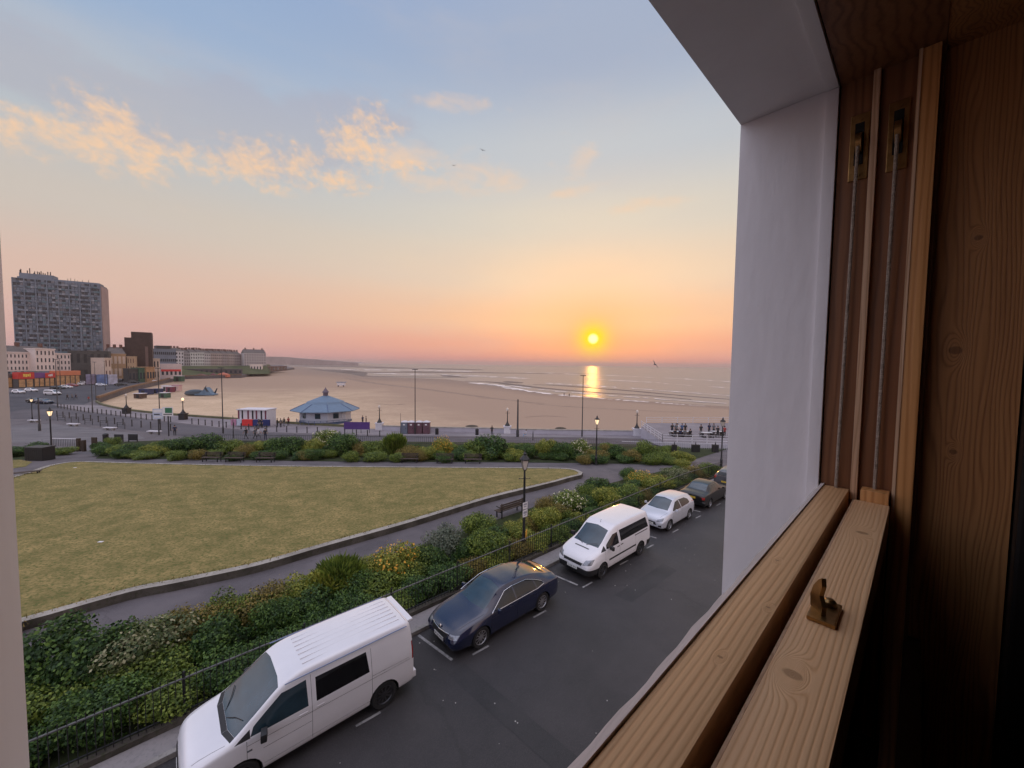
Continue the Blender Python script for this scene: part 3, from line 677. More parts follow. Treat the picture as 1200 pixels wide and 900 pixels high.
# box frame
fr = wroot('sash_window_frame', 'dark stained pine box frame of the sash window with pale beads', 'window frame')
b = MB(); b.box(U1, U1+.03, -.004, VI-.002, -.95, .60); b.build('pulley_stile', M_stain, fr)
b = MB(); b.box(U0-.03, U0, .012, VI-.002, -.95, .60); b.build('left_stile', M_bead_or, fr)
b = MB(); b.box(U0-.03, U1+.03, -.004, VI-.002, .496, .56); b.build('head', M_stain, fr)
b = MB(); b.box(U1-.011, U1-.0003, .0675, .0765, -.23, .4955, bev=.0015); b.build('parting_bead', M_bead, fr, smooth=True)
b = MB(); b.box(U1-.017, U1-.0003, .0005, .0245, -.95, .4955, bev=.003); b.build('staff_bead', M_bead_or, fr, smooth=True)
b = MB(); b.box(U1-.0185, U1-.0165, .0205, .0247, -.95, .4955); b.build('bead_edge', M_bead, fr)
b = MB(); b.box(U1+.020, U1+.04, -.100, -.0045, -.9, .9); b.build('lining_board', M_board, fr)
b = MB(); b.box(U1-.01, U1+.05, -.18, -.1025, -.9, .9, bev=.004); b.build('architrave', mat('black_stain', (.012, .007, .005), .6, .3, 20), fr)
b = MB(); b.box(U0-.03, U1+.05, -.18, -.0045, .498, .9); b.build('head_lining', M_board, fr)
b = MB(); b.box(U1+.032, U1+.3, -.0, VI+.02, -.6, .9); b.build('weight_box', M_dark, fr)
for vv in (.0435, .091):
    # brass pulley: face plate, wheel, dark slot
    b = MB(); b.box(U1-.003, U1-.0002, vv-.0125, vv+.0125, .325, .435, bev=.001); p = b.build('pulley', M_brass, fr)
    b = MB(); b.cyl((U1-.0045, vv-.004, .385), (U1-.0045, vv+.004, .385), .017, n=20); b.build('pulley_wheel', M_brass, p, smooth=True)
    b = MB(); b.box(U1-.0042, U1-.0032, vv-.006, vv+.006, .35, .42); b.build('pulley_slot', M_dark, p)
    b = MB()
    for zz in (.334, .427): b.cyl((U1-.0045, vv, zz), (U1-.003, vv, zz), .0035, n=10)
    b.build('screw', M_brass, p)
# the two sashes, both slid to the bottom
def cord(v0, vtop, z0, parent):
    b = MB(); b.tube([(U1-.012, v0, z0), (U1-.0145, (v0+vtop)/2, .1), (U1-.0185, vtop, .375)], .0026, 8); b.build('sash_cord', M_cord, parent, smooth=True)
M_ = None
s = wroot('outer_sash', 'lowered outer window sash, weathered pine rail with chalky white outer edge', 'window sash', None); s['group'] = 'lowered window sashes'
b = MB(); b.box(U0+.003, U1-.004, .078, .1125, -.262, -.2135, bev=.003); b.build('top_rail', M_pine2, s, smooth=True)
b = MB(); n = 60
for k in range(n):                                # uneven painted putty edge
    x0 = U0+.003+(U1-.004-U0)*k/n; x1 = U0+.003+(U1-.004-U0)*(k+1)/n
    j0 = .0006*sin(k*1.7)+.0005*sin(k*.6); j1 = .0006*sin((k+1)*1.7)+.0005*sin((k+1)*.6)
    b._add([(x0, .1128, -.25), (x1, .1128, -.25), (x0, .1185+j0, -.25), (x1, .1185+j1, -.25), (x0, .1128, -.2115), (x1, .1128, -.2115), (x0, .1180+j0, -.2125), (x1, .1180+j1, -.2125)], None,
           [(4, 5, 7, 6), (0, 4, 5, 1), (2, 3, 7, 6)])
bmesh.ops.remove_doubles(b.bm, verts=b.bm.verts, dist=.0002)
b.build('paint_edge', mat('chalky_paint', (.62, .53, .49), .8, .12, 30, .12, 160, stretch=(.3, 3, 3)), s, smooth=True)
b = MB(); b.box(U0+.003, U1-.006, .092, .098, -.9, -.2625); b.build('pane', mat('window_glass', (.05, .06, .055), .03, .1, 3, spec=.6), s)
cord(.0955, .091, -.213, s)
s = wroot('inner_sash', 'lowered inner window sash, broad bare pine rail with two knots', 'window sash', None); s['group'] = 'lowered window sashes'
b = MB(); b.box(U0+.003, U1-.034, .025, .0685, -.270, -.222, bev=.0025); b.build('top_rail', M_pine, s, smooth=True)
b = MB(); b.box(U1-.0335, U1-.004, .027, .0615, -.9, -.204, bev=.002); b.build('stile', M_bead_or, s, smooth=True)
b = MB(); b.box(U0+.003, U1-.04, .042, .048, -.9, -.2705); b.build('pane', MATS['window_glass'], s)
b = MB(); b.box(U0+.003, U1-.034, .0686, .0705, -.270, -.2235); b.build('pale_edge', M_bead, s)
cord(.0455, .0435, -.205, s)
# fitch fastener on the inner sash
f_ = wroot('sash_fastener', 'small aged brass sash fastener screwed on the pine rail', 'fastener')
ku, kv = .437, .050
b = MB(); b.box(ku-.021, ku+.021, kv-.010, kv+.010, -.2215, -.2180, bev=.001); b.build('base_plate', M_brass, f_)
b = MB()
pr = [(-.010, 0), (.007, 0), (.008, .010), (.004, .020), (-.003, .029), (-.008, .033), (-.009, .026), (-.006, .016), (-.011, .008)]
b.prism(pr, -.0018, .0018, M=Matrix.Translation((ku-.004, kv+.005, -.218)) @ Matrix.Rotation(R_(35), 4, 'Z') @ Matrix.Rotation(R_(90), 4, 'X'))
b.build('hook', M_brass, f_)
b = MB(); b.lathe([(.0055, 0), (.005, .004), (.003, .006), (.0, .0065)], 12, M=Matrix.Translation((ku+.012, kv-.002, -.218))); b.build('pivot', M_brass, f_, smooth=True)
# ------------------------------------------------------------------ vehicles
def pchip(xs, ys):
    n = len(xs); h = [xs[i+1]-xs[i] for i in range(n-1)]; d = [(ys[i+1]-ys[i])/h[i] for i in range(n-1)]
    m_ = [0]*n; m_[0] = d[0]; m_[-1] = d[-1]
    for i in range(1, n-1):
        if d[i-1]*d[i] <= 0: m_[i] = 0
        else:
            w1 = 2*h[i]+h[i-1]; w2 = h[i]+2*h[i-1]; m_[i] = (w1+w2)/(w1/d[i-1]+w2/d[i])
    def f(x):
        x = min(max(x, xs[0]), xs[-1]); i = 0
        while i < n-2 and x > xs[i+1]: i += 1
        t = (x-xs[i])/h[i]
        return (2*t**3-3*t*t+1)*ys[i]+(t**3-2*t*t+t)*h[i]*m_[i]+(-2*t**3+3*t*t)*ys[i+1]+(t**3-t*t)*h[i]*m_[i+1]
    return f
def car_body(st, nx=90, nk=6):
    """st rows: x, zb, zw, w, zs, ws, zt, wt (rear to front). Returns a bmesh skin of cross sections"""
    xs = [r[0] for r in st]; F = [pchip(xs, [r[k] for r in st]) for k in range(1, 8)]
    X0, X1 = xs[0], xs[-1]; bm = bmesh.new(); rows = []
    for i in range(nx+1):
        t = i/nx; e = .5-.5*cos(pi*t); x = X0+(X1-X0)*(.62*t+.38*e)
        zb, zw, w, zs, ws, zt, wt = [f(x) for f in F]
        half = [(0, zb), (w*.55, zb), (w*.90, zb+.01), (w*.975, zb+.09), (w, zw), (w*.997, zw+(zs-zw)*.5), (ws, zs), (ws+(wt-ws)*.5, zs+(zt-zs)*.52), (wt, zt-(zt-zs)*.10-.015), (wt*.9, zt-.008), (wt*.45, zt+.012), (0, zt+.018)]
        pts = []
        for k in range(len(half)-1):
            p0 = half[max(k-1, 0)]; p1 = half[k]; p2 = half[k+1]; p3 = half[min(k+2, len(half)-1)]
            if k == 0: p0 = (-p2[0], p2[1])
            if k == len(half)-2: p3 = (-p1[0], p1[1])
            nn = nk if k >= 2 else 2
            for q in range(nn):
                s = q/nn
                cr = [.5*((2*p1[a])+(p2[a]-p0[a])*s+(2*p0[a]-5*p1[a]+4*p2[a]-p3[a])*s*s+(3*p1[a]-p0[a]-3*p2[a]+p3[a])*s**3)*1.0 for a in (0, 1)]
                ln = [p1[a]+(p2[a]-p1[a])*s for a in (0, 1)]
                pts.append([.6*cr[a]+.4*ln[a] for a in (0, 1)])
        pts.append(list(half[-1]))
        full = [(y, z) for y, z in pts]+[(-y, z) for y, z in pts[-2:0:-1]]
        rows.append([bm.verts.new((x, y, z)) for y, z in full])
    n = len(rows[0])
    for a, b in zip(rows[:-1], rows[1:]):
        for k in range(n): bm.faces.new((a[k], a[(k+1) % n], b[(k+1) % n], b[k]))
    bm.faces.new(rows[0][::-1]); bm.faces.new(rows[-1])
    bmesh.ops.recalc_face_normals(bm, faces=bm.faces)
    return bm
def cut(bm, poly, plane, pred):
    """cut the skin along a convex polygon seen along one axis; returns the faces inside"""
    ax = {'xz': (0, 2), 'yz': (1, 2), 'xy': (0, 1)}[plane]
    x0, x1 = min(p[0] for p in poly)-.25, max(p[0] for p in poly)+.25; y0, y1 = min(p[1] for p in poly)-.25, max(p[1] for p in poly)+.25
    area = sum(poly[i][0]*poly[(i+1) % len(poly)][1]-poly[(i+1) % len(poly)][0]*poly[i][1] for i in range(len(poly)))
    if area < 0: poly = poly[::-1]
    def near(f):
        c = f.calc_center_median(); return pred(c) and x0 < c[ax[0]] < x1 and y0 < c[ax[1]] < y1
    for i in range(len(poly)):
        a, b = poly[i], poly[(i+1) % len(poly)]
        no = [0, 0, 0]; no[ax[0]] = b[1]-a[1]; no[ax[1]] = -(b[0]-a[0]); co = [0, 0, 0]; co[ax[0]] = a[0]; co[ax[1]] = a[1]
        fs = [f for f in bm.faces if near(f)]; es = set(e for f in fs for e in f.edges); vs = set(v for f in fs for v in f.verts)
        bmesh.ops.bisect_plane(bm, geom=list(vs)+list(es)+fs, plane_co=co, plane_no=no, dist=1e-5)
    out = []
    for f in bm.faces:
        c = f.calc_center_median()
        if not near(f): continue
        if all((poly[(i+1) % len(poly)][0]-poly[i][0])*(c[ax[1]]-poly[i][1])-(poly[(i+1) % len(poly)][1]-poly[i][1])*(c[ax[0]]-poly[i][0]) > -1e-6 for i in range(len(poly))): out.append(f)
    return out
def take(bm, faces, name, m_, parent, push=-.004, thick=0.0):
    """lift faces out of the skin into a part of their own"""
    if not faces: return None
    nb = bmesh.new(); mp = {}
    for f in faces:
        vs = []
        for v in f.verts:
            if v not in mp: mp[v] = nb.verts.new(v.co+v.normal*push)
            vs.append(mp[v])
        try: nb.faces.new(vs)
        except ValueError: pass
    bmesh.ops.delete(bm, geom=faces, context='FACES')
    if thick:
        be = [e for e in nb.edges if len(e.link_faces) == 1]
        cen = {v: v.co-v.normal*thick for v in nb.verts}
        r = bmesh.ops.extrude_edge_only(nb, edges=be)
        nb.normal_update()
        for v in [g for g in r['geom'] if isinstance(g, bmesh.types.BMVert)]:
            o = min(mp.values(), key=lambda q: (q.co-v.co).length_squared); v.co = cen.get(o, v.co)
    me = bpy.data.meshes.new(name); nb.to_mesh(me); nb.free(); me.materials.append(m_)
    for p in me.polygons: p.use_smooth = True
    return link(name, me, parent)
def ngon(cx, cz, r, n=20): return [(cx+r*cos(2*pi*i/n), cz+r*sin(2*pi*i/n)) for i in range(n)]
M_tyre = mat('tyre_rubber', (.015, .015, .016), .85, .2, 30, .3, 200)
M_alloy = mat('alloy_rim', (.42, .42, .44), .3, .1, 10, metal=.8)
M_alloy_d = mat('dark_alloy_rim', (.10, .10, .11), .3, .1, 10, metal=.8)
M_glass = mat('car_glass', (.018, .040, .056), .03, .3, 2, spec=.6, coat=.5)
M_glass_tint = mat('tinted_car_glass', (.004, .004, .005), .05, .3, 2, spec=.6)
M_trim = mat('black_plastic', (.016, .016, .018), .55, .2, 30, .2, 200)
M_chrome = mat('chrome', (.75, .75, .78), .12, .02, 5, metal=1)
M_lamp = mat('headlamp_glass', (.22, .23, .26), .12, .35, 22, metal=.4, coat=.8)
M_tail = mat('tail_lamp', (.28, .012, .01), .15, .3, 25, coat=.6)
M_amber = mat('amber_lamp', (.6, .18, .02), .2, .2, 25)
M_plate_w = mat('white_plate', (.70, .70, .68), .4, .05, 5)
M_plate_y = mat('yellow_plate', (.70, .48, .05), .4, .05, 5)
M_ink = mat('black_ink', (.01, .01, .01), .5, .1, 5)
def paint(name, c, coat=1.0, metal=0.0, rough=.35): return mat(name, c, rough, .035, 1.3, coat=coat, metal=metal)
M_pw = paint('white_car_paint', (.74, .73, .76)); M_pw2 = paint('white_van_paint', (.76, .75, .78))
M_pb = paint('dark_blue_car_paint', (.002, .007, .036), metal=0, rough=.16, coat=1.0); M_ps = paint('silver_blue_car_paint', (.58, .60, .66), metal=.3)
M_pk = paint('near_black_car_paint', (.004, .005, .005), coat=.45); M_pr = paint('red_car_paint', (.28, .02, .02)); M_pg = paint('grey_car_paint', (.10, .10, .11), metal=.4)

def wheel(parent, x, y, r, w, side, rim_m, spokes=10, name='wheel'):
    M = Matrix.Translation((x, y, r)) @ Matrix.Rotation(-side*pi/2, 4, 'X')
    b = MB(); rr = r*.68
    b.lathe([(rr, -w*.42), (r*.93, -w*.5), (r*.985, -w*.38), (r, -w*.2), (r, w*.2), (r*.985, w*.38), (r*.93, w*.5), (rr*1.03, w*.46), (rr, w*.3)], 28, M)
    t = b.build(name, M_tyre, parent, smooth=True)
    b = MB()
    b.lathe([(rr*.99, -w*.3), (rr*1.0, w*.40), (rr*.94, w*.42), (rr*.90, w*.34), (rr*.88, w*.05)], 28, M)
    for i in range(spokes):
        a = 2*pi*i/spokes; Mi = M @ Matrix.Rotation(a, 4, 'Z')
        b._add([(.03, -.022, w*.36), (rr*.92, -.014, w*.33), (rr*.92, .014, w*.33), (.03, .022, w*.36), (.03, -.022, w*.28), (rr*.92, -.014, w*.25), (rr*.92, .014, w*.25), (.03, .022, w*.28)], Mi,
               [(0, 1, 2, 3), (0, 4, 5, 1), (3, 2, 6, 7), (7, 6, 5, 4)])
    b.lathe([(.065, w*.2), (.06, w*.39), (.03, w*.41)], 14, M)
    b.build('rim', rim_m, t, smooth=True)
    b = MB(); b.lathe([(rr*.98, 0), (rr*.97, w*.02)], 20, M); b.build('brake_disc', M_trim, t)
def mirror(parent, x, y, z, s, m_, big=1.0):
    b = MB(); M = Matrix.Translation((x, y, z)) @ Matrix.Rotation(s*R_(-12), 4, 'Z')
    b.box(-.05*big, .055*big, s*.05 if s > 0 else -.24*big, .24*big if s > 0 else -.05, -.07*big, .08*big*1.05, M, bev=.03)
    b.box(-.02, .02, 0 if s > 0 else -.07, .07 if s > 0 else 0, -.05, -.02, M)
    b.build('wing_mirror', m_, parent, smooth=True)
def make_vehicle(name, loc, rz, P, label, cat='car', group='cars and vans parked along the kerb'):
    root = empty(name, loc, rz, label, cat, group)
    bm = car_body(P['st'], P.get('nx', 90), P.get('nk', 5)); m_ = P['paint']; W = P['W']; tr = P.get('trim', M_trim)
    bm.normal_update()
    right = lambda lim: (lambda c: c.y < -lim); left = lambda lim: (lambda c: c.y > lim)
    # wheel arches
    for (wx) in P['wheels']:
        for s in (1, -1):
            fs = cut(bm, ngon(wx, P['wr'], P['wr']*1.16, 22), 'xz', (lambda c, s=s: c.y*s > W-.32))
            bmesh.ops.delete(bm, geom=fs, context='FACES')
            b = MB(); n = 16; ro = P['wr']*1.17
            for i in range(n):
                a0 = pi*i/n-.25*(1-2*i/n); a1 = pi*(i+1)/n-.25*(1-2*(i+1)/n)
                q = [(wx+ro*cos(a), P['wr']+ro*sin(a)) for a in (a0, a1)]
                b.quad((q[0][0], s*(W-.34), q[0][1]), (q[1][0], s*(W-.34), q[1][1]), (q[1][0], s*(W-.03), q[1][1]), (q[0][0], s*(W-.03), q[0][1]))
            b.poly([(wx+ro*cos(2*pi*i/n), s*(W-.33), P['wr']+ro*sin(2*pi*i/n)) for i in range(n)])
            b.build('wheel_arch', M_trim, root)
    bm.normal_update()
    grab = []
    def region(nm, poly, plane, pred, mm, push=-.004, parts=None):
        fs = cut(bm, poly, plane, pred); bm.normal_update(); return take(bm, fs, nm, mm, root, push)
    for (nm, poly, mm) in P.get('side', []):
        for s in (1, -1): region(nm, poly, 'xz', (lambda c, s=s: c.y*s > .45), mm)
    xf = P['st'][-1][0]; xr = P['st'][0][0]
    for (nm, poly, mm) in P.get('front', []): region(nm, poly, 'yz', (lambda c: c.x > xf-.62), mm, -.003)
    for (nm, poly, mm) in P.get('rear', []): region(nm, poly, 'yz', (lambda c: c.x < xr+P.get('rdepth', .5)), mm, -.003)
    for (nm, poly, mm) in P.get('top', []): region(nm, poly, 'xy', (lambda c: c.z > P.get('topz', .8)), mm)
    # panel gaps
    for ln in P.get('seams', []):
        (ax_, az_), (bx_, bz_) = ln; d = Vector((bx_-ax_, bz_-az_)).normalized(); n_ = Vector((-d.y, d.x))*.004
        for s in (1, -1): region('panel_gap', [(ax_+n_.x, az_+n_.y), (bx_+n_.x, bz_+n_.y), (bx_-n_.x, bz_-n_.y), (ax_-n_.x, az_-n_.y)], 'xz', (lambda c, s=s: c.y*s > .5), M_trim, -.006)
    for ln in P.get('tseams', []):
        (ax_, ay_), (bx_, by_) = ln; d = Vector((bx_-ax_, by_-ay_)).normalized(); n_ = Vector((-d.y, d.x))*.004
        region('panel_gap', [(ax_+n_.x, ay_+n_.y), (bx_+n_.x, by_+n_.y), (bx_-n_.x, by_-n_.y), (ax_-n_.x, ay_-n_.y)], 'xy', (lambda c: c.z > P.get('topz', .8)), M_trim, -.006)
    me = bpy.data.meshes.new('body'); bm.to_mesh(me); bm.free(); me.materials.append(m_)
    for p in me.polygons: p.use_smooth = True
    me.set_sharp_from_angle(angle=R_(50))
    link('body', me, root)
    b = MB(); b.box(P['wheels'][1]-.4, P['wheels'][0]+.4, -W+.42, W-.42, .2, .34); b.build('underbody', M_trim, root)
    for wx in P['wheels']:
        for s in (1, -1): wheel(root, wx, s*(W-.115), P['wr'], .21, s, P.get('rim', M_alloy), P.get('spokes', 10))
    for s in (1, -1): mirror(root, *P['mirror'][:1], s*P['mirror'][1], P['mirror'][2], s, P.get('mirror_m', m_), P.get('mirror_big', .9))
    for (x, z, l) in P.get('handles', []):
        for s in (1, -1):
            MB().box(x-l/2, x+l/2, s*W*.985-.012, s*W*.985+.018, z-.014, z+.014, bev=.006).build('door_handle', P.get('handle_m', m_), root, smooth=True)
    for (nm, fx, z, txt, mm) in P.get('plates', []):
        sgn = 1 if fx > 0 else -1
        M = Matrix.Translation((fx, 0, z)) @ Matrix.Rotation(sgn*R_(-4), 4, 'Y')
        p = MB().box(-.008, .008, -.26, .26, -.056, .056, M, bev=.003).build('number_plate', mm, root)
        T = Matrix.Translation((fx+sgn*.0095, 0, z)) @ Matrix.Rotation(sgn*R_(-4), 4, 'Y') @ Matrix.Rotation(sgn*pi/2, 4, 'Z') @ Matrix.Rotation(pi/2, 4, 'X')
        text_mesh('plate_lettering', txt, .105, M_ink, p, T, .0005)
    if P.get('extra'): P['extra'](root)
    return root
def mirror_y(poly): return [(-a, b) for a, b in poly]
# --- white panel van with windows (nearest)
WV = .952
van = dict(W=WV, wr=.345, wheels=(1.53, -1.47), paint=M_pw2, rim=M_alloy_d, spokes=10, mirror=(1.12, .93, 1.17), mirror_m=M_trim, mirror_big=1.15, topz=1.0,
    st=[(-2.46, .42, .66, .78, 1.05, .80, 1.10, .66), (-2.44, .30, .62, .90, 1.12, .90, 1.50, .74), (-2.40, .28, .60, .935, 1.15, .925, 1.84, .77), (-2.30, .27, .60, WV, 1.16, .935, 1.93, .79), (-2.0, .26, .60, WV, 1.16, .94, 1.955, .80),
        (-.5, .25, .60, WV, 1.16, .94, 1.97, .80), (.35, .25, .60, WV, 1.15, .94, 1.95, .79), (.62, .25, .60, WV, 1.14, .94, 1.90, .80), (1.30, .25, .60, WV, 1.12, .935, 1.46, .80), (1.70, .25, .60, WV, 1.07, .92, 1.18, .84),
        (2.0, .25, .60, .94, 1.02, .90, 1.12, .78), (2.27, .26, .55, .90, .93, .85, 1.03, .70), (2.39, .28, .5, .82, .80, .76, .90, .60), (2.445, .32, .48, .68, .62, .62, .68, .48)],
    side=[('door_window', [(1.36, 1.15), (1.30, 1.30), (.80, 1.70), (.34, 1.74), (.32, 1.17)], M_glass), ('rear_window', [(.16, 1.18), (.16, 1.70), (-1.02, 1.71), (-1.08, 1.20)], M_glass_tint),
          ('corner_trim', [(1.62, 1.115), (1.36, 1.28), (1.36, 1.13)], M_trim), ('tail_lamp', [(-2.36, .95), (-2.36, 1.42), (-2.5, 1.42), (-2.5, .95)], M_tail)],
    front=[('grille', [(-.52, .66), (.52, .66), (.50, .80), (-.50, .80)], M_trim), ('headlight', [(.56, .64), (.84, .66), (.84, .86), (.60, .84)], M_lamp), ('headlight', mirror_y([(.56, .64), (.84, .66), (.84, .86), (.60, .84)]), M_lamp),
           ('air_intake', [(-.62, .34), (.62, .34), (.56, .46), (-.56, .46)], M_trim)],
    rear=[('tail_window', [(-.60, 1.18), (.60, 1.18), (.56, 1.66), (-.56, 1.66)], M_glass_tint)],
    top=[('windscreen', [(1.60, -.80), (1.68, -.45), (1.68, .45), (1.60, .80), (.84, .71), (.80, .4), (.80, -.4), (.84, -.71)], M_glass), ('wiper_tray', [(1.682, -.45), (1.682, .45), (1.78, .45), (1.78, -.45)], M_trim), ('wiper_tray', [(1.682, -.452), (1.602, -.80), (1.68, -.82), (1.78, -.452)], M_trim), ('wiper_tray', [(1.682, .452), (1.602, .80), (1.68, .82), (1.78, .452)], M_trim)],
    seams=[((1.42, .36), (1.42, 1.10)), ((.25, .36), (.25, 1.80)), ((-1.14, .36), (-1.14, 1.74)), ((1.42, 1.0), (-2.3, .98)), ((1.15, .42), (-1.1, .42)), ((1.15, .78), (.26, .78)), ((-1.14, 1.06), (-2.25, 1.04))],
    tseams=[((1.75, .80), (2.25, .70)), ((1.75, -.80), (2.25, -.70)), ((-2.28, -.7), (-2.28, .7))],
    handles=[(.42, 1.05, .18), (.08, 1.05, .18)], plates=[('p', 2.447, .53, 'LK61 OJX', M_plate_w)])
def mx(x): return x*1.08 if x > 0 else (x if x > -1.6 else -1.6+(x+1.6)*.86)
van['st'] = [(mx(r[0]),)+tuple(r[1:]) for r in van['st']]; van['wheels'] = (mx(1.53), -1.47)
for k_ in ('side', 'top'): van[k_] = [(n_, [(mx(p_[0]), p_[1]) for p_ in pl], mm_) for n_, pl, mm_ in van[k_]]
for k_ in ('seams', 'tseams'): van[k_] = [((mx(a_[0]), a_[1]), (mx(b_[0]), b_[1])) for a_, b_ in van[k_]]
van['handles'] = [(mx(x_), z_, l_) for x_, z_, l_ in van['handles']]; van['mirror'] = (mx(1.12), .93, 1.17)
van['plates'] = [('p', mx(2.447), .53, 'LK61 OJX', M_plate_w)]
def van_extra(root):
    b = MB()
    for k in range(7):                                # roof pressings
        y = -.54+.18*k; b.box(-2.05, .38, y-.020, y+.020, 1.95, 1.991-.02*(y/.6)**2, bev=.008)
    b.build('roof_rib', M_pw2, root, smooth=True)
    MB().box(-2.40, -2.24, -.70, .70, 1.86, 1.92, bev=.028).build('rear_spoiler', M_pw2, root, smooth=True)
    for s in (1, -1):
        MB().box(-2.14, .80, s*.845-.008, s*.845+.008, 1.868, 1.886).build('roof_gutter', mat('gutter_seal', (.20, .26, .42), .6, .1, 5), root)
        b = MB(); b.tube([(1.80, s*.1, 1.20), (1.66, s*.35, 1.30), (1.57, s*.60, 1.36)], .009, 6); b.build('wiper', M_trim, root)
    b = MB(); b.box(-2.41, -2.27, -.88, .88, .33, .52, bev=.03); b.build('rear_bumper', M_pw2, root, smooth=True)
    b = MB(); b.lathe([(.06, 0), (.06, .012), (.0, .014)], 20, M=Matrix.Translation((2.40*1.08, 0, .735)) @ Matrix.Rotation(R_(75), 4, 'Y')); b.build('badge', M_chrome, root, smooth=True)
    b = MB(); b.box(1.44, 1.53, WV*.985-.004, WV*.985+.012, .86, .90); b.build('side_indicator', M_lamp, root)
van['extra'] = van_extra
make_vehicle('panel_van', UV(2.59, 10.32), SROT+pi, van, 'large white panel van with grooved roof and blacked-out side window, nearest in the row', 'van')

# --- dark blue fastback saloon
WB = .932
sal = dict(W=WB, wr=.335, wheels=(1.40, -1.44), paint=M_pb, rim=M_alloy, spokes=10, mirror=(.72, .90, .98), mirror_big=.85, topz=.78, rdepth=.7,
    st=[(-2.42, .42, .62, .70, .82, .68, .90, .52), (-2.38, .34, .60, .82, .88, .78, .98, .58), (-2.25, .28, .58, .90, .93, .86, 1.06, .62), (-2.0, .25, .56, .925, .96, .89, 1.12, .62), (-1.6, .22, .55, WB, .97, .90, 1.26, .62),
        (-1.0, .20, .55, WB, .97, .90, 1.405, .61), (-.4, .20, .55, WB, .96, .90, 1.455, .60), (.1, .20, .55, WB, .95, .90, 1.455, .60), (.40, .20, .55, WB, .94, .90, 1.40, .60), (1.0, .20, .55, WB, .91, .89, 1.07, .68), (1.22, .20, .55, WB, .89, .88, .985, .74),
        (1.7, .21, .54, .925, .83, .85, .90, .72), (2.1, .22, .50, .89, .72, .80, .80, .66), (2.30, .24, .46, .82, .62, .72, .70, .58), (2.40, .28, .44, .72, .54, .62, .60, .50), (2.42, .32, .42, .62, .48, .54, .52, .42)],
    side=[('door_window', [(.92, .955), (.78, 1.03), (.28, 1.33), (-.08, 1.365), (-.12, .955)], M_glass_tint), ('rear_door_window', [(-.17, .955), (-.14, 1.365), (-.75, 1.345), (-1.06, 1.24), (-1.12, .975)], M_glass_tint), ('quarter_window', [(-1.17, .98), (-1.11, 1.23), (-1.42, 1.10), (-1.50, 1.02)], M_glass_tint)],
    front=[('grille', [(-.40, .48), (.40, .48), (.46, .66), (-.46, .66)], M_trim), ('headlight', [(.50, .56), (.80, .59), (.80, .70), (.50, .67)], M_lamp), ('headlight', mirror_y([(.50, .56), (.80, .59), (.80, .70), (.50, .67)]), M_lamp),
           ('air_intake', [(-.66, .27), (.66, .27), (.60, .36), (-.60, .36)], M_trim)],
    rear=[('tail_lamp', [(.52, .78), (.84, .78), (.84, .94), (.56, .92)], M_tail), ('tail_lamp', mirror_y([(.52, .78), (.84, .78), (.84, .94), (.56, .92)]), M_tail)],
    top=[('windscreen', [(1.12, -.66), (1.20, 0), (1.12, .66), (.36, .54), (.30, 0), (.36, -.54)], M_glass), ('rear_window', [(-.86, -.50), (-.80, 0), (-.86, .50), (-1.86, .54), (-1.94, 0), (-1.86, -.54)], M_glass)],
    seams=[((1.04, .26), (.98, .93)), ((-.145, .24), (-.145, .94)), ((-1.10, .50), (-1.18, .94)), ((.98, .27), (-.9, .27)), ((.98, .78), (-1.9, .82))],
    tseams=[((1.2, .78), (2.15, .64)), ((1.2, -.78), (2.15, -.64))],
    handles=[(-.02+.12, .84, .2), (-1.0+.12, .86, .2)], handle_m=M_pb, plates=[('p', 2.425, .42, 'GK18 XNZ', M_plate_w)])
def sal_extra(root):
    for s in (1, -1):
        f = .892
        pts = [(.96, .945), (.80, 1.04), (.28, 1.345), (-.08, 1.38), (-.75, 1.36), (-1.10, 1.25), (-1.45, 1.11), (-1.53, 1.01), (-1.2, .955), (.96, .945)]
        def wy(z): return s*(.90-(.30*max(z-.96, 0)/.5)*.86+.004)
        b = MB(); b.tube([(x, wy(z), z) for x, z in pts], .009, 5); b.build('chrome_window_line', M_chrome, root, smooth=True)
    b = MB(); b.tube([(2.34, -.46, .66), (2.40, -.3, .675), (2.425, 0, .66), (2.40, .3, .675), (2.34, .46, .66), (2.38, .40, .49)], .012, 6); b.build('grille_surround', M_chrome, root, smooth=True)
    b = MB(); b.lathe([(.045, 0), (.045, .012), (.0, .014)], 20, M=Matrix.Translation((2.36, 0, .715)) @ Matrix.Rotation(R_(60), 4, 'Y')); b.build('badge', M_chrome, root, smooth=True)
    b = MB(); b.tube([(-.95, 0, 1.38), (-1.06, 0, 1.46)], .008, 6); b.build('aerial', M_trim, root)
    b = MB(); b.box(2.33, 2.38, -.60, .60, .285, .30); b.build('lower_trim', M_chrome, root)
sal['extra'] = sal_extra
make_vehicle('saloon_car', UV(8.69, 10.33), SROT+pi, sal, 'dark blue fastback car parked between the two white vans')

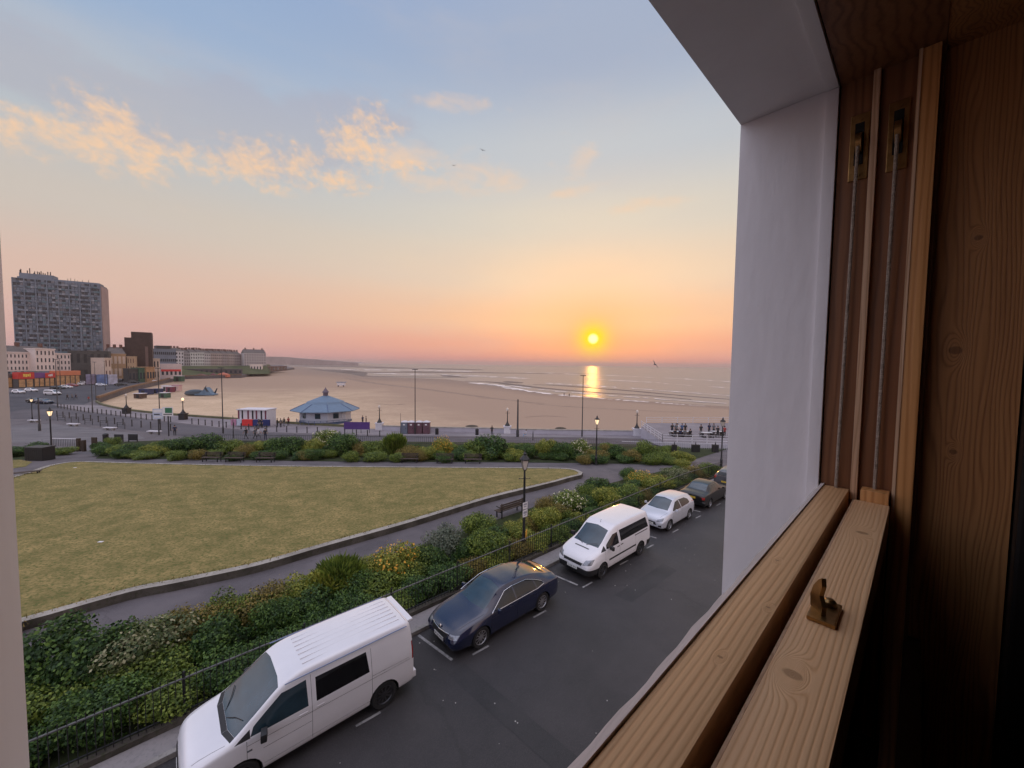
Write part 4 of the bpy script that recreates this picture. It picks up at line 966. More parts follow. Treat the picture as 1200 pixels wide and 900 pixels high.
# --- second white van (people carrier)
WE = .945
exp_ = dict(W=WE, wr=.33, wheels=(1.50, -1.58), paint=M_pw, rim=M_alloy_d, spokes=9, mirror=(1.02, .93, 1.20), mirror_m=M_trim, mirror_big=1.05, topz=1.0, rdepth=.4,
    st=[(-2.54, .42, .66, .74, 1.05, .76, 1.12, .62), (-2.52, .30, .62, .88, 1.12, .86, 1.6, .68), (-2.46, .27, .60, .93, 1.18, .90, 1.84, .72), (-2.3, .26, .60, WE, 1.20, .92, 1.90, .74), (-1.0, .25, .60, WE, 1.20, .92, 1.93, .745), (.2, .25, .60, WE, 1.18, .92, 1.90, .74),
        (.55, .25, .60, WE, 1.16, .92, 1.80, .73), (1.25, .25, .60, WE, 1.12, .91, 1.36, .70), (1.62, .25, .60, WE, 1.06, .89, 1.17, .74), (1.95, .25, .60, .93, .98, .86, 1.08, .70), (2.22, .26, .55, .88, .86, .79, .96, .60), (2.36, .28, .5, .80, .74, .70, .84, .52), (2.42, .32, .48, .70, .62, .62, .70, .46)],
    side=[('door_window', [(1.22, 1.15), (1.14, 1.28), (.62, 1.60), (.30, 1.64), (.28, 1.16)], M_glass_tint), ('rear_window', [(.14, 1.20), (.14, 1.67), (-2.20, 1.67), (-2.28, 1.22)], M_glass_tint),
          ('corner_trim', [(1.58, 1.10), (1.26, 1.27), (1.26, 1.12)], M_trim), ('rub_strip', [(1.06, .62), (1.06, .70), (-1.14, .70), (-1.14, .62)], M_trim), ('slide_rail', [(-1.05, 1.10), (-1.05, 1.145), (-2.2, 1.145), (-2.2, 1.10)], M_trim),
          ('tail_lamp', [(-2.44, .95), (-2.44, 1.55), (-2.6, 1.55), (-2.6, .95)], M_tail)],
    front=[('grille', [(-.46, .66), (.46, .66), (.52, .78), (-.52, .78)], M_trim), ('headlight', [(.50, .70), (.86, .76), (.86, .95), (.60, .90)], M_lamp), ('headlight', mirror_y([(.50, .70), (.86, .76), (.86, .95), (.60, .90)]), M_lamp),
           ('bumper', [(-.98, .25), (.98, .25), (.98, .56), (-.98, .56)], M_trim), ],
    rear=[('tail_window', [(-.58, 1.22), (.58, 1.22), (.54, 1.66), (-.54, 1.66)], M_glass_tint), ('bumper', [(-.98, .25), (.98, .25), (.98, .58), (-.98, .58)], M_trim)],
    top=[('windscreen', [(1.50, -.66), (1.56, 0), (1.50, .66), (.68, .60), (.60, 0), (.68, -.60)], M_glass), ('bonnet_slot', [(1.80, -.36), (1.80, .36), (1.74, .38), (1.74, -.38)], M_trim)],
    seams=[((1.32, .36), (1.32, 1.10)), ((.22, .36), (.22, 1.74)), ((-1.12, .36), (-1.12, 1.16)), ((1.32, .42), (-1.1, .42))],
    handles=[(.34, 1.04, .18), (.06, 1.06, .18)], handle_m=M_trim, plates=[('p', 2.435, .50, 'GL08 FKV', M_plate_w)])
def exp_extra(root):
    b = MB(); b.tube([(.42, 0, 1.86), (.36, 0, 1.98)], .008, 6); b.build('aerial', M_trim, root)
    b = MB(); b.lathe([(.05, 0), (.05, .012), (.0, .014)], 20, M=Matrix.Translation((2.33, 0, .86)) @ Matrix.Rotation(R_(60), 4, 'Y')); b.build('badge', M_chrome, root, smooth=True)
    for s in (1, -1):
        b = MB(); b.tube([(1.60, s*.1, 1.205), (1.48, s*.35, 1.285), (1.40, s*.58, 1.335)], .009, 6); b.build('wiper', M_trim, root)
exp_['extra'] = exp_extra
make_vehicle('passenger_van', UV(15.17, 10.16), SROT+pi, exp_, 'white van with black bumpers, black side strip and long rear side windows', 'van')

# --- silver hatchback
WF = .865
hat = dict(W=WF, wr=.31, wheels=(1.24, -1.25), paint=M_ps, rim=M_alloy, spokes=9, mirror=(.60, .83, 1.00), mirror_big=.8, topz=.78, rdepth=.5,
    st=[(-2.0, .40, .62, .66, .86, .66, .98, .50), (-1.97, .32, .60, .80, .92, .76, 1.12, .54), (-1.85, .27, .58, .845, .98, .80, 1.28, .54), (-1.6, .23, .56, WF, .99, .82, 1.39, .55), (-1.0, .20, .55, WF, .98, .83, 1.46, .56), (-.3, .20, .55, WF, .97, .83, 1.49, .57), (.1, .20, .55, WF, .96, .83, 1.475, .57),
        (.35, .20, .55, WF, .95, .83, 1.41, .57), (.98, .20, .55, WF, .92, .82, 1.06, .64), (1.15, .20, .55, WF, .90, .81, .99, .68), (1.5, .21, .54, .85, .85, .78, .92, .64), (1.8, .22, .50, .80, .74, .72, .82, .56), (1.95, .26, .46, .72, .62, .62, .70, .48), (2.0, .32, .44, .60, .52, .52, .58, .40)],
    side=[('door_window', [(.82, .97), (.70, 1.05), (.24, 1.33), (-.12, 1.375), (-.16, .975)], M_glass_tint), ('rear_door_window', [(-.21, .98), (-.18, 1.375), (-.9, 1.34), (-1.22, 1.22), (-1.30, 1.05), (-1.1, 1.0)], M_glass_tint)],
    front=[('grille', [(-.44, .40), (.44, .40), (.36, .56), (-.36, .56)], M_trim), ('headlight', [(.44, .58), (.74, .66), (.74, .80), (.46, .70)], M_lamp), ('headlight', mirror_y([(.44, .58), (.74, .66), (.74, .80), (.46, .70)]), M_lamp),
           ('fog_lamp', [(.54, .33), (.70, .33), (.70, .42), (.54, .42)], M_trim), ('fog_lamp', mirror_y([(.54, .33), (.70, .33), (.70, .42), (.54, .42)]), M_trim)],
    rear=[('tail_lamp', [(.56, .80), (.80, .80), (.80, 1.04), (.62, 1.04)], M_tail), ('tail_lamp', mirror_y([(.56, .80), (.80, .80), (.80, 1.04), (.62, 1.04)]), M_tail), ('tail_window', [(-.56, 1.05), (.56, 1.05), (.48, 1.32), (-.48, 1.32)], M_glass_tint)],
    top=[('windscreen', [(1.06, -.60), (1.13, 0), (1.06, .60), (.33, .51), (.26, 0), (.33, -.51)], M_glass)],
    seams=[((.90, .26), (.84, .95)), ((-.185, .24), (-.185, .96)), ((-.98, .50), (-1.06, .98)), ((.88, .27), (-.86, .27))],
    tseams=[((1.15, .70), (1.80, .56)), ((1.15, -.70), (1.80, -.56))],
    handles=[(.02, .86, .18), (-.86, .88, .18)], plates=[('p', 2.01, .44, 'GJ17 RVO', M_plate_w)])
make_vehicle('hatchback_car', UV(21.72, 10.41), SROT+pi, hat, 'pale silver hatchback parked behind the second white van, front towards us')

# --- dark saloon with its tail towards us
WM_ = .86
drk = dict(W=WM_, wr=.31, wheels=(1.32, -1.28), paint=M_pk, rim=M_alloy, spokes=7, mirror=(.55, .83, .98), mirror_big=.75, topz=.82, rdepth=.5,
    st=[(-2.20, .40, .60, .66, .80, .66, .86, .54), (-2.17, .32, .58, .80, .86, .76, .94, .60), (-2.05, .26, .57, .84, .90, .81, .99, .64), (-1.55, .22, .56, WM_, .93, .83, 1.03, .66), (-1.38, .22, .55, WM_, .93, .83, 1.09, .64), (-.85, .20, .55, WM_, .93, .83, 1.37, .57), (-.3, .20, .55, WM_, .93, .83, 1.42, .56), (.1, .20, .55, WM_, .92, .83, 1.40, .56),
        (.35, .20, .55, WM_, .91, .83, 1.33, .57), (.95, .20, .55, WM_, .89, .82, 1.02, .64), (1.15, .20, .55, WM_, .87, .81, .95, .68), (1.6, .21, .54, .85, .80, .78, .86, .66), (2.0, .22, .50, .80, .70, .72, .76, .58), (2.15, .26, .46, .72, .58, .62, .64, .48), (2.2, .32, .44, .60, .48, .52, .54, .40)],
    side=[('door_window', [(.80, .94), (.68, 1.0), (.22, 1.28), (-.12, 1.32), (-.16, .945)], M_glass_tint), ('rear_door_window', [(-.21, .945), (-.18, 1.32), (-.66, 1.29), (-1.08, 1.10), (-1.14, .97)], M_glass_tint)],
    front=[('grille', [(-.40, .44), (.40, .44), (.40, .60), (-.40, .60)], M_trim), ('headlight', [(.46, .50), (.76, .54), (.76, .66), (.46, .62)], M_lamp), ('headlight', mirror_y([(.46, .50), (.76, .54), (.76, .66), (.46, .62)]), M_lamp)],
    rear=[('tail_lamp', [(.44, .66), (.82, .68), (.82, .84), (.46, .84)], M_tail), ('tail_lamp', mirror_y([(.44, .66), (.82, .68), (.82, .84), (.46, .84)]), M_tail), ('bumper_strip', [(-.84, .50), (.84, .50), (.84, .54), (-.84, .54)], M_chrome)],
    top=[('windscreen', [(1.02, -.60), (1.10, 0), (1.02, .60), (.33, .51), (.26, 0), (.33, -.51)], M_glass), ('rear_window', [(-.82, -.50), (-.76, 0), (-.82, .50), (-1.40, .56), (-1.46, 0), (-1.40, -.56)], M_glass)],
    seams=[((.88, .26), (.82, .92)), ((-.185, .24), (-.185, .93)), ((-1.0, .50), (-1.10, .94)), ((.85, .27), (-.86, .27))],
    handles=[(.0, .83, .18), (-.88, .84, .18)], plates=[('p', -2.215, .74, 'R412 GKE', M_plate_y)])
make_vehicle('dark_saloon_car', UV(27.1, 10.30), SROT, drk, 'near-black saloon with red tail lamps and yellow rear plate')
hat2 = dict(hat); hat2['paint'] = M_pg; hat2['plates'] = [('p', -2.01, .62, 'GN05 TYU', M_plate_y)]
make_vehicle('small_grey_car', UV(32.9, 10.35), SROT, hat2, 'grey hatchback last in the kerb row, half hidden by the window reveal')
# ------------------------------------------------------------------ railing between pavement and garden
M_iron = mat('black_iron_paint', (.016, .016, .018), .45, .3, 8, .2, 60)
M_iron_top = mat('worn_iron_rail', (.10, .10, .10), .5, .35, 6)
def railing():
    r = empty('garden_railing', UV(12, 12.2), 0, 'long black iron railing with worn grey top rail on a low stone wall', 'railing')
    inv = r.location.copy()
    def P(u, v, z): p = UV(u, v); p.z += z; return p-inv
    def bar(b, u0, u1, v, z0, z1, w, seg=22):
        for k in range(seg):
            a, c = u0+(u1-u0)*k/seg, u0+(u1-u0)*(k+1)/seg
            vs = [P(a, v-w, z0), P(c, v-w, z0), P(c, v+w, z0), P(a, v+w, z0), P(a, v-w, z1), P(c, v-w, z1), P(c, v+w, z1), P(a, v+w, z1)]
            b._add(vs, None, [(4, 5, 6, 7), (0, 1, 5, 4), (2, 3, 7, 6), (3, 0, 4, 7), (1, 2, 6, 5)])
    U_0, U_1 = -8.0, 35.4
    b = MB(); bar(b, U_0, U_1, 12.215, 0, .26, .095); b.build('low_wall', M_wallface, r)
    b = MB(); bar(b, U_0, U_1, 12.215, 1.195, 1.225, .022); b.build('top_rail', M_iron_top, r)
    b = MB(); bar(b, U_0, U_1, 12.215, .36, .385, .016); b.build('bottom_rail', M_iron, r)
    b = MB(); u = U_0; n = 0
    while u < U_1:
        p = P(u, 12.215, 0)
        b.cyl((p.x, p.y, p.z+.255), (p.x, p.y, p.z+1.30), .0095, n=5, cap=False); b.cyl((p.x, p.y, p.z+1.30), (p.x, p.y, p.z+1.36), .014, .002, 5); u += .135
    tag(b.build('picket', M_iron, r), kind='stuff')
    u = U_0
    while u < U_1+.1:
        p = P(u, 12.215, 0); MB().cyl((p.x, p.y, p.z+.255), (p.x, p.y, p.z+1.34), .026, .022, 8).lathe([(.03, 0), (.034, .02), (.02, .05), (0, .06)], 8, Matrix.Translation((p.x, p.y, p.z+1.34))).build('post', M_iron, r, smooth=True); u += 2.71
railing()

# ------------------------------------------------------------------ shrubs
def leaf_mat(name, c0, c1, c2, rough=.55):
    """three leaf tints, varied leaf by leaf and clump by clump"""
    m_ = bpy.data.materials.new(name); m_.use_nodes = True; N, L, b = nodes_of(m_); MATS[name] = m_
    a = N.new('ShaderNodeAttribute'); a.attribute_name = 'leaf'; g = N.new('ShaderNodeTexCoord')
    n = N.new('ShaderNodeTexNoise'); L.new(g.outputs['Object'], n.inputs[0]); n.inputs['Scale'].default_value = 2.2; n.inputs['Detail'].default_value = 3
    ad = N.new('ShaderNodeMath'); ad.operation = 'MULTIPLY_ADD'; L.new(n.outputs[0], ad.inputs[0]); ad.inputs[1].default_value = .9; L.new(a.outputs['Fac'], ad.inputs[2])
    r = N.new('ShaderNodeValToRGB'); L.new(ad.outputs[0], r.inputs[0]); e = r.color_ramp.elements
    e[0].position = .45; e[0].color = (*c0, 1); e[1].position = 1.25 if False else .98; e[1].color = (*c2, 1); q = e.new(.72); q.color = (*c1, 1)
    L.new(r.outputs[0], b.inputs['Base Color']); b.inputs['Roughness'].default_value = rough; b.inputs['Specular IOR Level'].default_value = .35
    tr = N.new('ShaderNodeBsdfTranslucent'); L.new(r.outputs[0], tr.inputs[0]); ms = N.new('ShaderNodeMixShader'); ms.inputs[0].default_value = .22
    L.new(b.outputs[0], ms.inputs[1]); L.new(tr.outputs[0], ms.inputs[2]); L.new(ms.outputs[0], N['Material Output'].inputs[0])
    return m_
LM = dict(dark=leaf_mat('dark_green_leaves', (.014, .042, .010), (.045, .10, .020), (.13, .22, .04)),
          mid=leaf_mat('mid_green_leaves', (.04, .075, .012), (.11, .165, .024), (.24, .30, .05)),
          olive=leaf_mat('olive_leaves', (.07, .065, .015), (.17, .14, .03), (.33, .25, .06)),
          grey=leaf_mat('silver_grey_leaves', (.07, .095, .065), (.13, .16, .11), (.24, .26, .19)),
          pale=leaf_mat('cream_edged_leaves', (.05, .085, .03), (.13, .16, .06), (.42, .40, .24)),
          lime=leaf_mat('yellow_green_leaves', (.08, .12, .014), (.19, .225, .03), (.38, .36, .06)),
          gold=leaf_mat('golden_leaves', (.10, .10, .015), (.30, .24, .03), (.55, .38, .05)))
M_stem = mat('bush_stem', (.06, .045, .03), .9, .3, 20)
M_flower_o = mat('orange_yellow_flower', (.75, .38, .04), .6, .25, 12); M_flower_w = mat('cream_flower', (.65, .60, .42), .6, .15, 12)
def cluster_mesh(name, rnd, lobes, n, ls, shape='leaf', m_=None, shell=.55):
    """n small leaves spread through a set of lobes (centre, radii)"""
    vs = []; fs = []; at = []; wts = [l[3]*l[4]*l[5] for l in lobes]; tot = sum(wts)
    for li, (cx, cy, cz, rx, ry, rz) in enumerate(lobes):
        tint = rnd.uniform(-.12, .12)
        for _ in range(int(n*wts[li]/tot)):
            while True:
                d = Vector((rnd.gauss(0, 1), rnd.gauss(0, 1), rnd.gauss(0, 1)))
                if d.length > .01: break
            d.normalize(); k = shell+(1-shell)*rnd.random()**.6; k *= 1+.13*sin(d.x*7+li)*sin(d.y*6+li*2)*sin(d.z*5)+.08*rnd.gauss(0, 1)
            p = Vector((cx+d.x*rx*k, cy+d.y*ry*k, cz+d.z*rz*k))
            if p.z < .02: p.z = .02+rnd.random()*.15
            if shape == 'blade':
                up = Vector((d.x*.45+rnd.gauss(0, .15), d.y*.45+rnd.gauss(0, .15), 1)).normalized(); l = ls*rnd.uniform(.7, 1.3); w = ls*.09
                s_ = up.cross(Vector((rnd.gauss(0, 1), rnd.gauss(0, 1), .1))).normalized()*w
                q = [p-s_, p+s_, p+up*l*.6+s_*.6, p+up*l+Vector((d.x, d.y, -.2))*l*.25]
            else:
                nr = (d*.9+Vector((rnd.gauss(0, .55), rnd.gauss(0, .55), rnd.gauss(0, .4)+.35))).normalized()
                t = nr.cross(Vector((rnd.gauss(0, 1), rnd.gauss(0, 1), rnd.gauss(0, 1)))).normalized(); b_ = nr.cross(t)
                l = ls*rnd.uniform(.65, 1.35); w = l*.38
                q = [p-t*l*.5, p+b_*w-nr*l*.06, p+t*l*.5-nr*l*.15, p-b_*w-nr*l*.06]
            i = len(vs); vs += q; fs.append((i, i+1, i+2, i+3)); at.append(min(max(rnd.gauss(.28, .16)+tint, 0), 1))
    me = bpy.data.meshes.new(name); me.from_pydata(vs, [], fs); a = me.attributes.new('leaf', 'FLOAT', 'FACE'); a.data.foreach_set('value', at)
    me.materials.append(m_); return me
def lobes_for(rnd, w, d, h, k=7):
    out = [(0, 0, h*.45, w*.36, d*.36, h*.5)]
    for i in range(k):
        a = 2*pi*i/k+rnd.uniform(-.4, .4); r = rnd.uniform(.22, .34); hz = rnd.uniform(.28, .72)*h
        out.append((cos(a)*w*r, sin(a)*d*r, hz, w*rnd.uniform(.17, .27), d*rnd.uniform(.17, .27), min(h*rnd.uniform(.22, .34), h-hz*.9)))
    return out
def shrub_proto(name, kind, w, h, n, ls, seed, shape='leaf', flower=None, nf=0, k=7):
    rnd = random.Random(seed); lb = lobes_for(rnd, w, w, h, k)
    me = cluster_mesh('foliage', rnd, lb, n, ls, shape, LM[kind])
    st = MB()
    for l in lb[1:]: st.cyl((rnd.uniform(-.08, .08), rnd.uniform(-.08, .08), 0), (l[0], l[1], l[2]), .022, .008, 5)
    sm = st.build('stem', M_stem); stem_me = sm.data; bpy.data.objects.remove(sm)
    fl = None
    if flower:
        fl = cluster_mesh('flower', rnd, [(l[0], l[1], l[2], l[3]*1.06, l[4]*1.06, l[5]*1.06) for l in lb if l[2] > h*.35], nf, ls*1.1, 'leaf', flower, .93)
    return (me, stem_me, fl, w, h)
def place_shrub(pr, loc, name, label, cat='bush', group=None, w=None, h=None, rz=None):
    me, st, fl, pw, ph = pr
    r = empty(name, loc, random.uniform(0, 6.28) if rz is None else rz, label, cat, group)
    sw = (w or pw)/pw; r.scale = (sw, sw*random.uniform(.9, 1.1), (h or ph)/ph)
    link('foliage', me, r); link('stem', st, r)
    if fl: tag(link('flower', fl, r), kind='stuff')
    return r
SP = dict(dark=shrub_proto('a', 'dark', 2.4, 1.7, 5600, .105, 1), darkb=shrub_proto('a2', 'dark', 2.4, 1.5, 5400, .088, 21, k=9), mid=shrub_proto('b', 'mid', 2.2, 1.4, 4600, .095, 2), midb=shrub_proto('b2', 'mid', 2.4, 1.3, 4800, .085, 22, k=10),
          olive=shrub_proto('c', 'olive', 2.3, 1.3, 5200, .075, 3, k=9), grey=shrub_proto('d', 'grey', 2.0, 1.45, 5200, .075, 4), pale=shrub_proto('e', 'pale', 2.2, 1.5, 5400, .085, 5), lime=shrub_proto('f', 'lime', 2.2, 1.4, 5000, .085, 6, k=9),
          gold=shrub_proto('g', 'lime', 2.4, 1.5, 4800, .085, 7, flower=M_flower_o, nf=420), cream=shrub_proto('h', 'mid', 2.2, 1.4, 4600, .085, 8, flower=M_flower_w, nf=420),
          blade=shrub_proto('i', 'lime', 1.8, 1.2, 4200, .42, 9, 'blade'), bladem=shrub_proto('j', 'mid', 1.8, 1.2, 4200, .38, 10, 'blade'))
KN = dict(dark='dark_green_bush', darkb='dark_green_bush', mid='green_bush', midb='green_bush', olive='olive_bush', grey='silver_leaved_bush', pale='variegated_bush', lime='yellow_green_bush', gold='yellow_flowering_bush', cream='cream_flowering_bush', blade='ornamental_grass', bladem='ornamental_grass')
# near bed: (photo x, photo y of the crown top, height, width, kind, label)
near = [(52, 735, 1.9, 2.4, 'dark', 'tall dark green bush beside the left window reveal'), (105, 742, 1.8, 2.2, 'dark', 'broad dark leafy bush second from the left end of the bed'),
        (170, 728, 1.6, 2.3, 'pale', 'bush with cream-edged leaves above the front of the nearest van'), (228, 712, 1.3, 2.0, 'olive', 'feathery olive bush right of the cream-edged bush'),
        (268, 700, 1.2, 1.9, 'midb', 'low green bush behind the roof of the nearest van'), (310, 690, 1.25, 2.1, 'olive', 'brownish olive bush behind the middle of the nearest van'),
        (350, 676, 1.3, 1.7, 'lime', 'yellow-green bush left of the grass clump'), (398, 662, 1.25, 1.7, 'bladem', 'bright green clump of long grass behind the nearest van'),
        (462, 640, 1.6, 2.1, 'gold', 'bush covered in orange-yellow flowers behind the blue car'), (520, 618, 1.6, 1.9, 'grey', 'rounded silver-grey bush right of the orange-flowered bush'),
        (560, 601, 1.35, 1.9, 'mid', 'small round green bush just left of the near street lamp'), (572, 622, 1.4, 2.2, 'midb', 'spreading green bush at the foot of the near street lamp'),
        (640, 596, 1.4, 2.0, 'lime', 'yellow-green bush just right of the near street lamp'), (667, 575, 1.5, 2.3, 'cream', 'cream-flowered bush above the second white van'),
        (640, 582, 1.2, 1.6, 'olive', 'low olive bush behind the yellow-green bush by the lamp'), (698, 560, 1.3, 2.0, 'dark', 'round dark bush at the bend of the garden path'),
        (712, 574, 1.3, 2.0, 'lime', 'light green bush behind the roof of the second white van'), (742, 570, 1.3, 2.2, 'mid', 'green bush behind the silver hatchback'),
        (718, 545, 1.1, 1.6, 'darkb', 'small dark rounded bush by the end of the path'), (752, 552, 1.25, 2.4, 'gold', 'bush with pale yellow flowers near the far end of the bed'),
        (775, 560, 1.2, 2.2, 'lime', 'yellowish bush behind the railing beside the silver hatchback'), (790, 548, 1.3, 2.2, 'pale', 'pale speckled bush near the far end of the railing'),
        (812, 545, 1.2, 2.0, 'olive', 'olive bush beside the dark saloon'), (832, 541, 1.1, 2.0, 'midb', 'last green bush before the far street lamp'), (800, 536, 1.0, 1.8, 'lime', 'low lime bush beyond the pale speckled bush')]
for (px, py, h, w_, k, lab) in near:
    p = at_z(px, py, h*.93); p.z = H(p.y); q = at_z(px, py, h*.93+p.z); q.z = H(q.y)
    u, v = toUV(q); v = max(v, 12.35+w_*.42)
    place_shrub(SP[k], UV(u, min(v, 16.5)), KN[k], lab, group='shrubs in the bed behind the railing', w=w_, h=h)
LC = dict(dark='dark broad-leaved bush', darkb='dark small-leaved bush', mid='mid green bush', midb='fine-leaved green bush', olive='olive brown bush', lime='yellow-green bush', blade='clump of long grass', grey='silvery bush', pale='pale-edged bush')
def beside(u): return next(t for lim, t in ((0, 'ahead of the nearest van'), (5.2, 'beside the nearest white van'), (6.5, 'in the gap behind the nearest van'), (11.2, 'beside the blue car'), (12.6, 'in the gap behind the blue car'), (17.8, 'beside the second van'), (19.5, 'behind the second van'), (24, 'beside the silver hatchback'), (30, 'beside the near-black saloon'), (99, 'beside the last car')) if u < lim)
# lower growth filling the bed down to the railing
rf = random.Random(5); u = -6.5; i = 0
while u < 34.5:
    for v in (13.0, 14.4):
        k = rf.choice(['dark', 'darkb', 'mid', 'darkb', 'dark', 'midb'] if u < 8 else ['darkb', 'mid', 'midb', 'olive', 'dark', 'lime'])
        hh = rf.uniform(.75, 1.05) if v > 14 else rf.uniform(.6, .9)
        if u < 5: hh *= 1.35
        place_shrub(SP[k], UV(u+rf.uniform(-.3, .3), v+rf.uniform(-.1, .2)), 'low_'+KN[k], 'low '+LC[k]+' behind the railing '+beside(u), group='undergrowth behind the railing', w=rf.uniform(1.5, 1.9), h=hh)
    u += 1.25
for (px, py, k) in [(655, 590, 'olive'), (690, 568, 'midb'), (500, 640, 'midb'), (430, 655, 'lime'), (325, 700, 'midb'), (135, 745, 'mid'), (200, 725, 'midb'), (380, 680, 'blade')]:
    q = G(px, py, .9); u, v = toUV(q); place_shrub(SP[k], UV(u, min(max(v, 14.0), 16.4)), 'filler_'+KN[k] if False else KN[k], LC[k]+' of middle height in the bed '+beside(u), group='middle bushes in the railing bed', w=1.7, h=1.0)
# tufts of grass at the foot of the low wall
# ---- far bed
fkinds = [(120, .9, 1.6, 'darkb'), (140, 1.1, 1.8, 'mid'), (160, 1.2, 2.0, 'dark'), (182, 1.0, 2.0, 'lime'), (205, 1.4, 2.4, 'darkb'), (222, 1.7, 2.6, 'dark'), (245, 2.0, 3.0, 'dark'), (268, 1.4, 2.2, 'mid'), (288, 1.2, 2.0, 'olive'),
          (305, 1.3, 2.0, 'lime'), (325, 1.7, 2.4, 'darkb'), (345, 1.8, 2.6, 'dark'), (366, 1.5, 2.0, 'lime'), (402, 2.1, 2.8, 'darkb'), (425, 1.3, 2.0, 'olive'), (438, 1.5, 2.2, 'mid'), (463, 1.8, 1.8, 'bladem'), (480, 1.2, 2.2, 'olive'),
          (498, 1.1, 2.0, 'lime'), (519, 1.9, 2.1, 'gold'), (540, 1.1, 2.0, 'dark'), (560, 1.8, 2.6, 'mid'), (578, 2.2, 3.4, 'dark'), (604, 1.0, 1.8, 'lime'), (618, 1.3, 2.0, 'darkb'), (638, 1.8, 2.0, 'lime'), (655, 1.6, 2.6, 'darkb'),
          (680, 1.9, 2.2, 'cream'), (700, 1.1, 2.2, 'olive'), (722, 1.4, 2.2, 'dark'), (740, 1.1, 2.0, 'olive'), (757, 1.8, 1.9, 'mid'), (775, 1.0, 2.0, 'midb'), (800, 1.0, 2.0, 'lime')]
far_lab = dict(dark='tall dark bush', darkb='dense dark green bush', mid='mid green bush', midb='small green bush', olive='brownish olive bush', lime='yellowish green bush', gold='bright yellow flowering bush', cream='cream-flowered bush', bladem='upright grassy clump')
near_what = [(150, 'beside the garden gate'), (215, 'below the two signboards'), (262, 'left of the kiosk column'), (300, 'in front of the kiosk'), (350, 'between the kiosk and the pavilion'),
             (412, 'in front of the blue-roofed pavilion'), (455, 'in front of the purple banner'), (505, 'in front of the portable toilets'), (550, 'right of the portable toilets'), (600, 'below a white lamp pedestal'),
             (650, 'beyond the near street lamp'), (712, 'around the garden lamp'), (999, 'in front of the terrace')]
for (px, h, w_, k) in fkinds:
    yy = 531+ (3 if h < 1.3 else 0)+(px-120)*.012; p = G(px, yy)
    wh = next(t for lim, t in near_what if px < lim)
    place_shrub(SP[k], p, KN[k], far_lab[k]+' '+wh, group='shrubs in the far bed along the sea road', w=w_*1.25, h=h*1.25)
rf = random.Random(9)
for i in range(110):
    px = 118+i*6.15+rf.uniform(-4, 4); yy = rf.uniform(522, 538.5)+(px-120)*.010; k = rf.choice(['mid', 'darkb', 'darkb', 'midb', 'dark', 'olive', 'mid'])
    place_shrub(SP[k], G(px, yy), 'low_'+KN[k], 'low '+LC[k]+' in the far bed '+next(t for lim, t in near_what if px < lim), group='low plants along the far bed', w=rf.uniform(1.7, 2.5), h=rf.uniform(.8, 1.25))
for (px, py, h, w_, k, lab) in [(383, 524, 2.5, 3.6, 'cream', 'big round bush topped with pale cream flowers before the pavilion'), (44, 533, 1.5, 2.6, 'dark', 'dark bush behind the litter bin'), (30, 534, 1.0, 2.4, 'darkb', 'low dark hedge bush left of the litter bin'),
                                (75, 533, .9, 2.0, 'mid', 'low green bush between bin and gate posts'), (15, 535, 1.1, 3, 'dark', 'dark hedge bush at the left window edge')]:
    place_shrub(SP[k], G(px, py), KN[k], lab, w=w_, h=h)
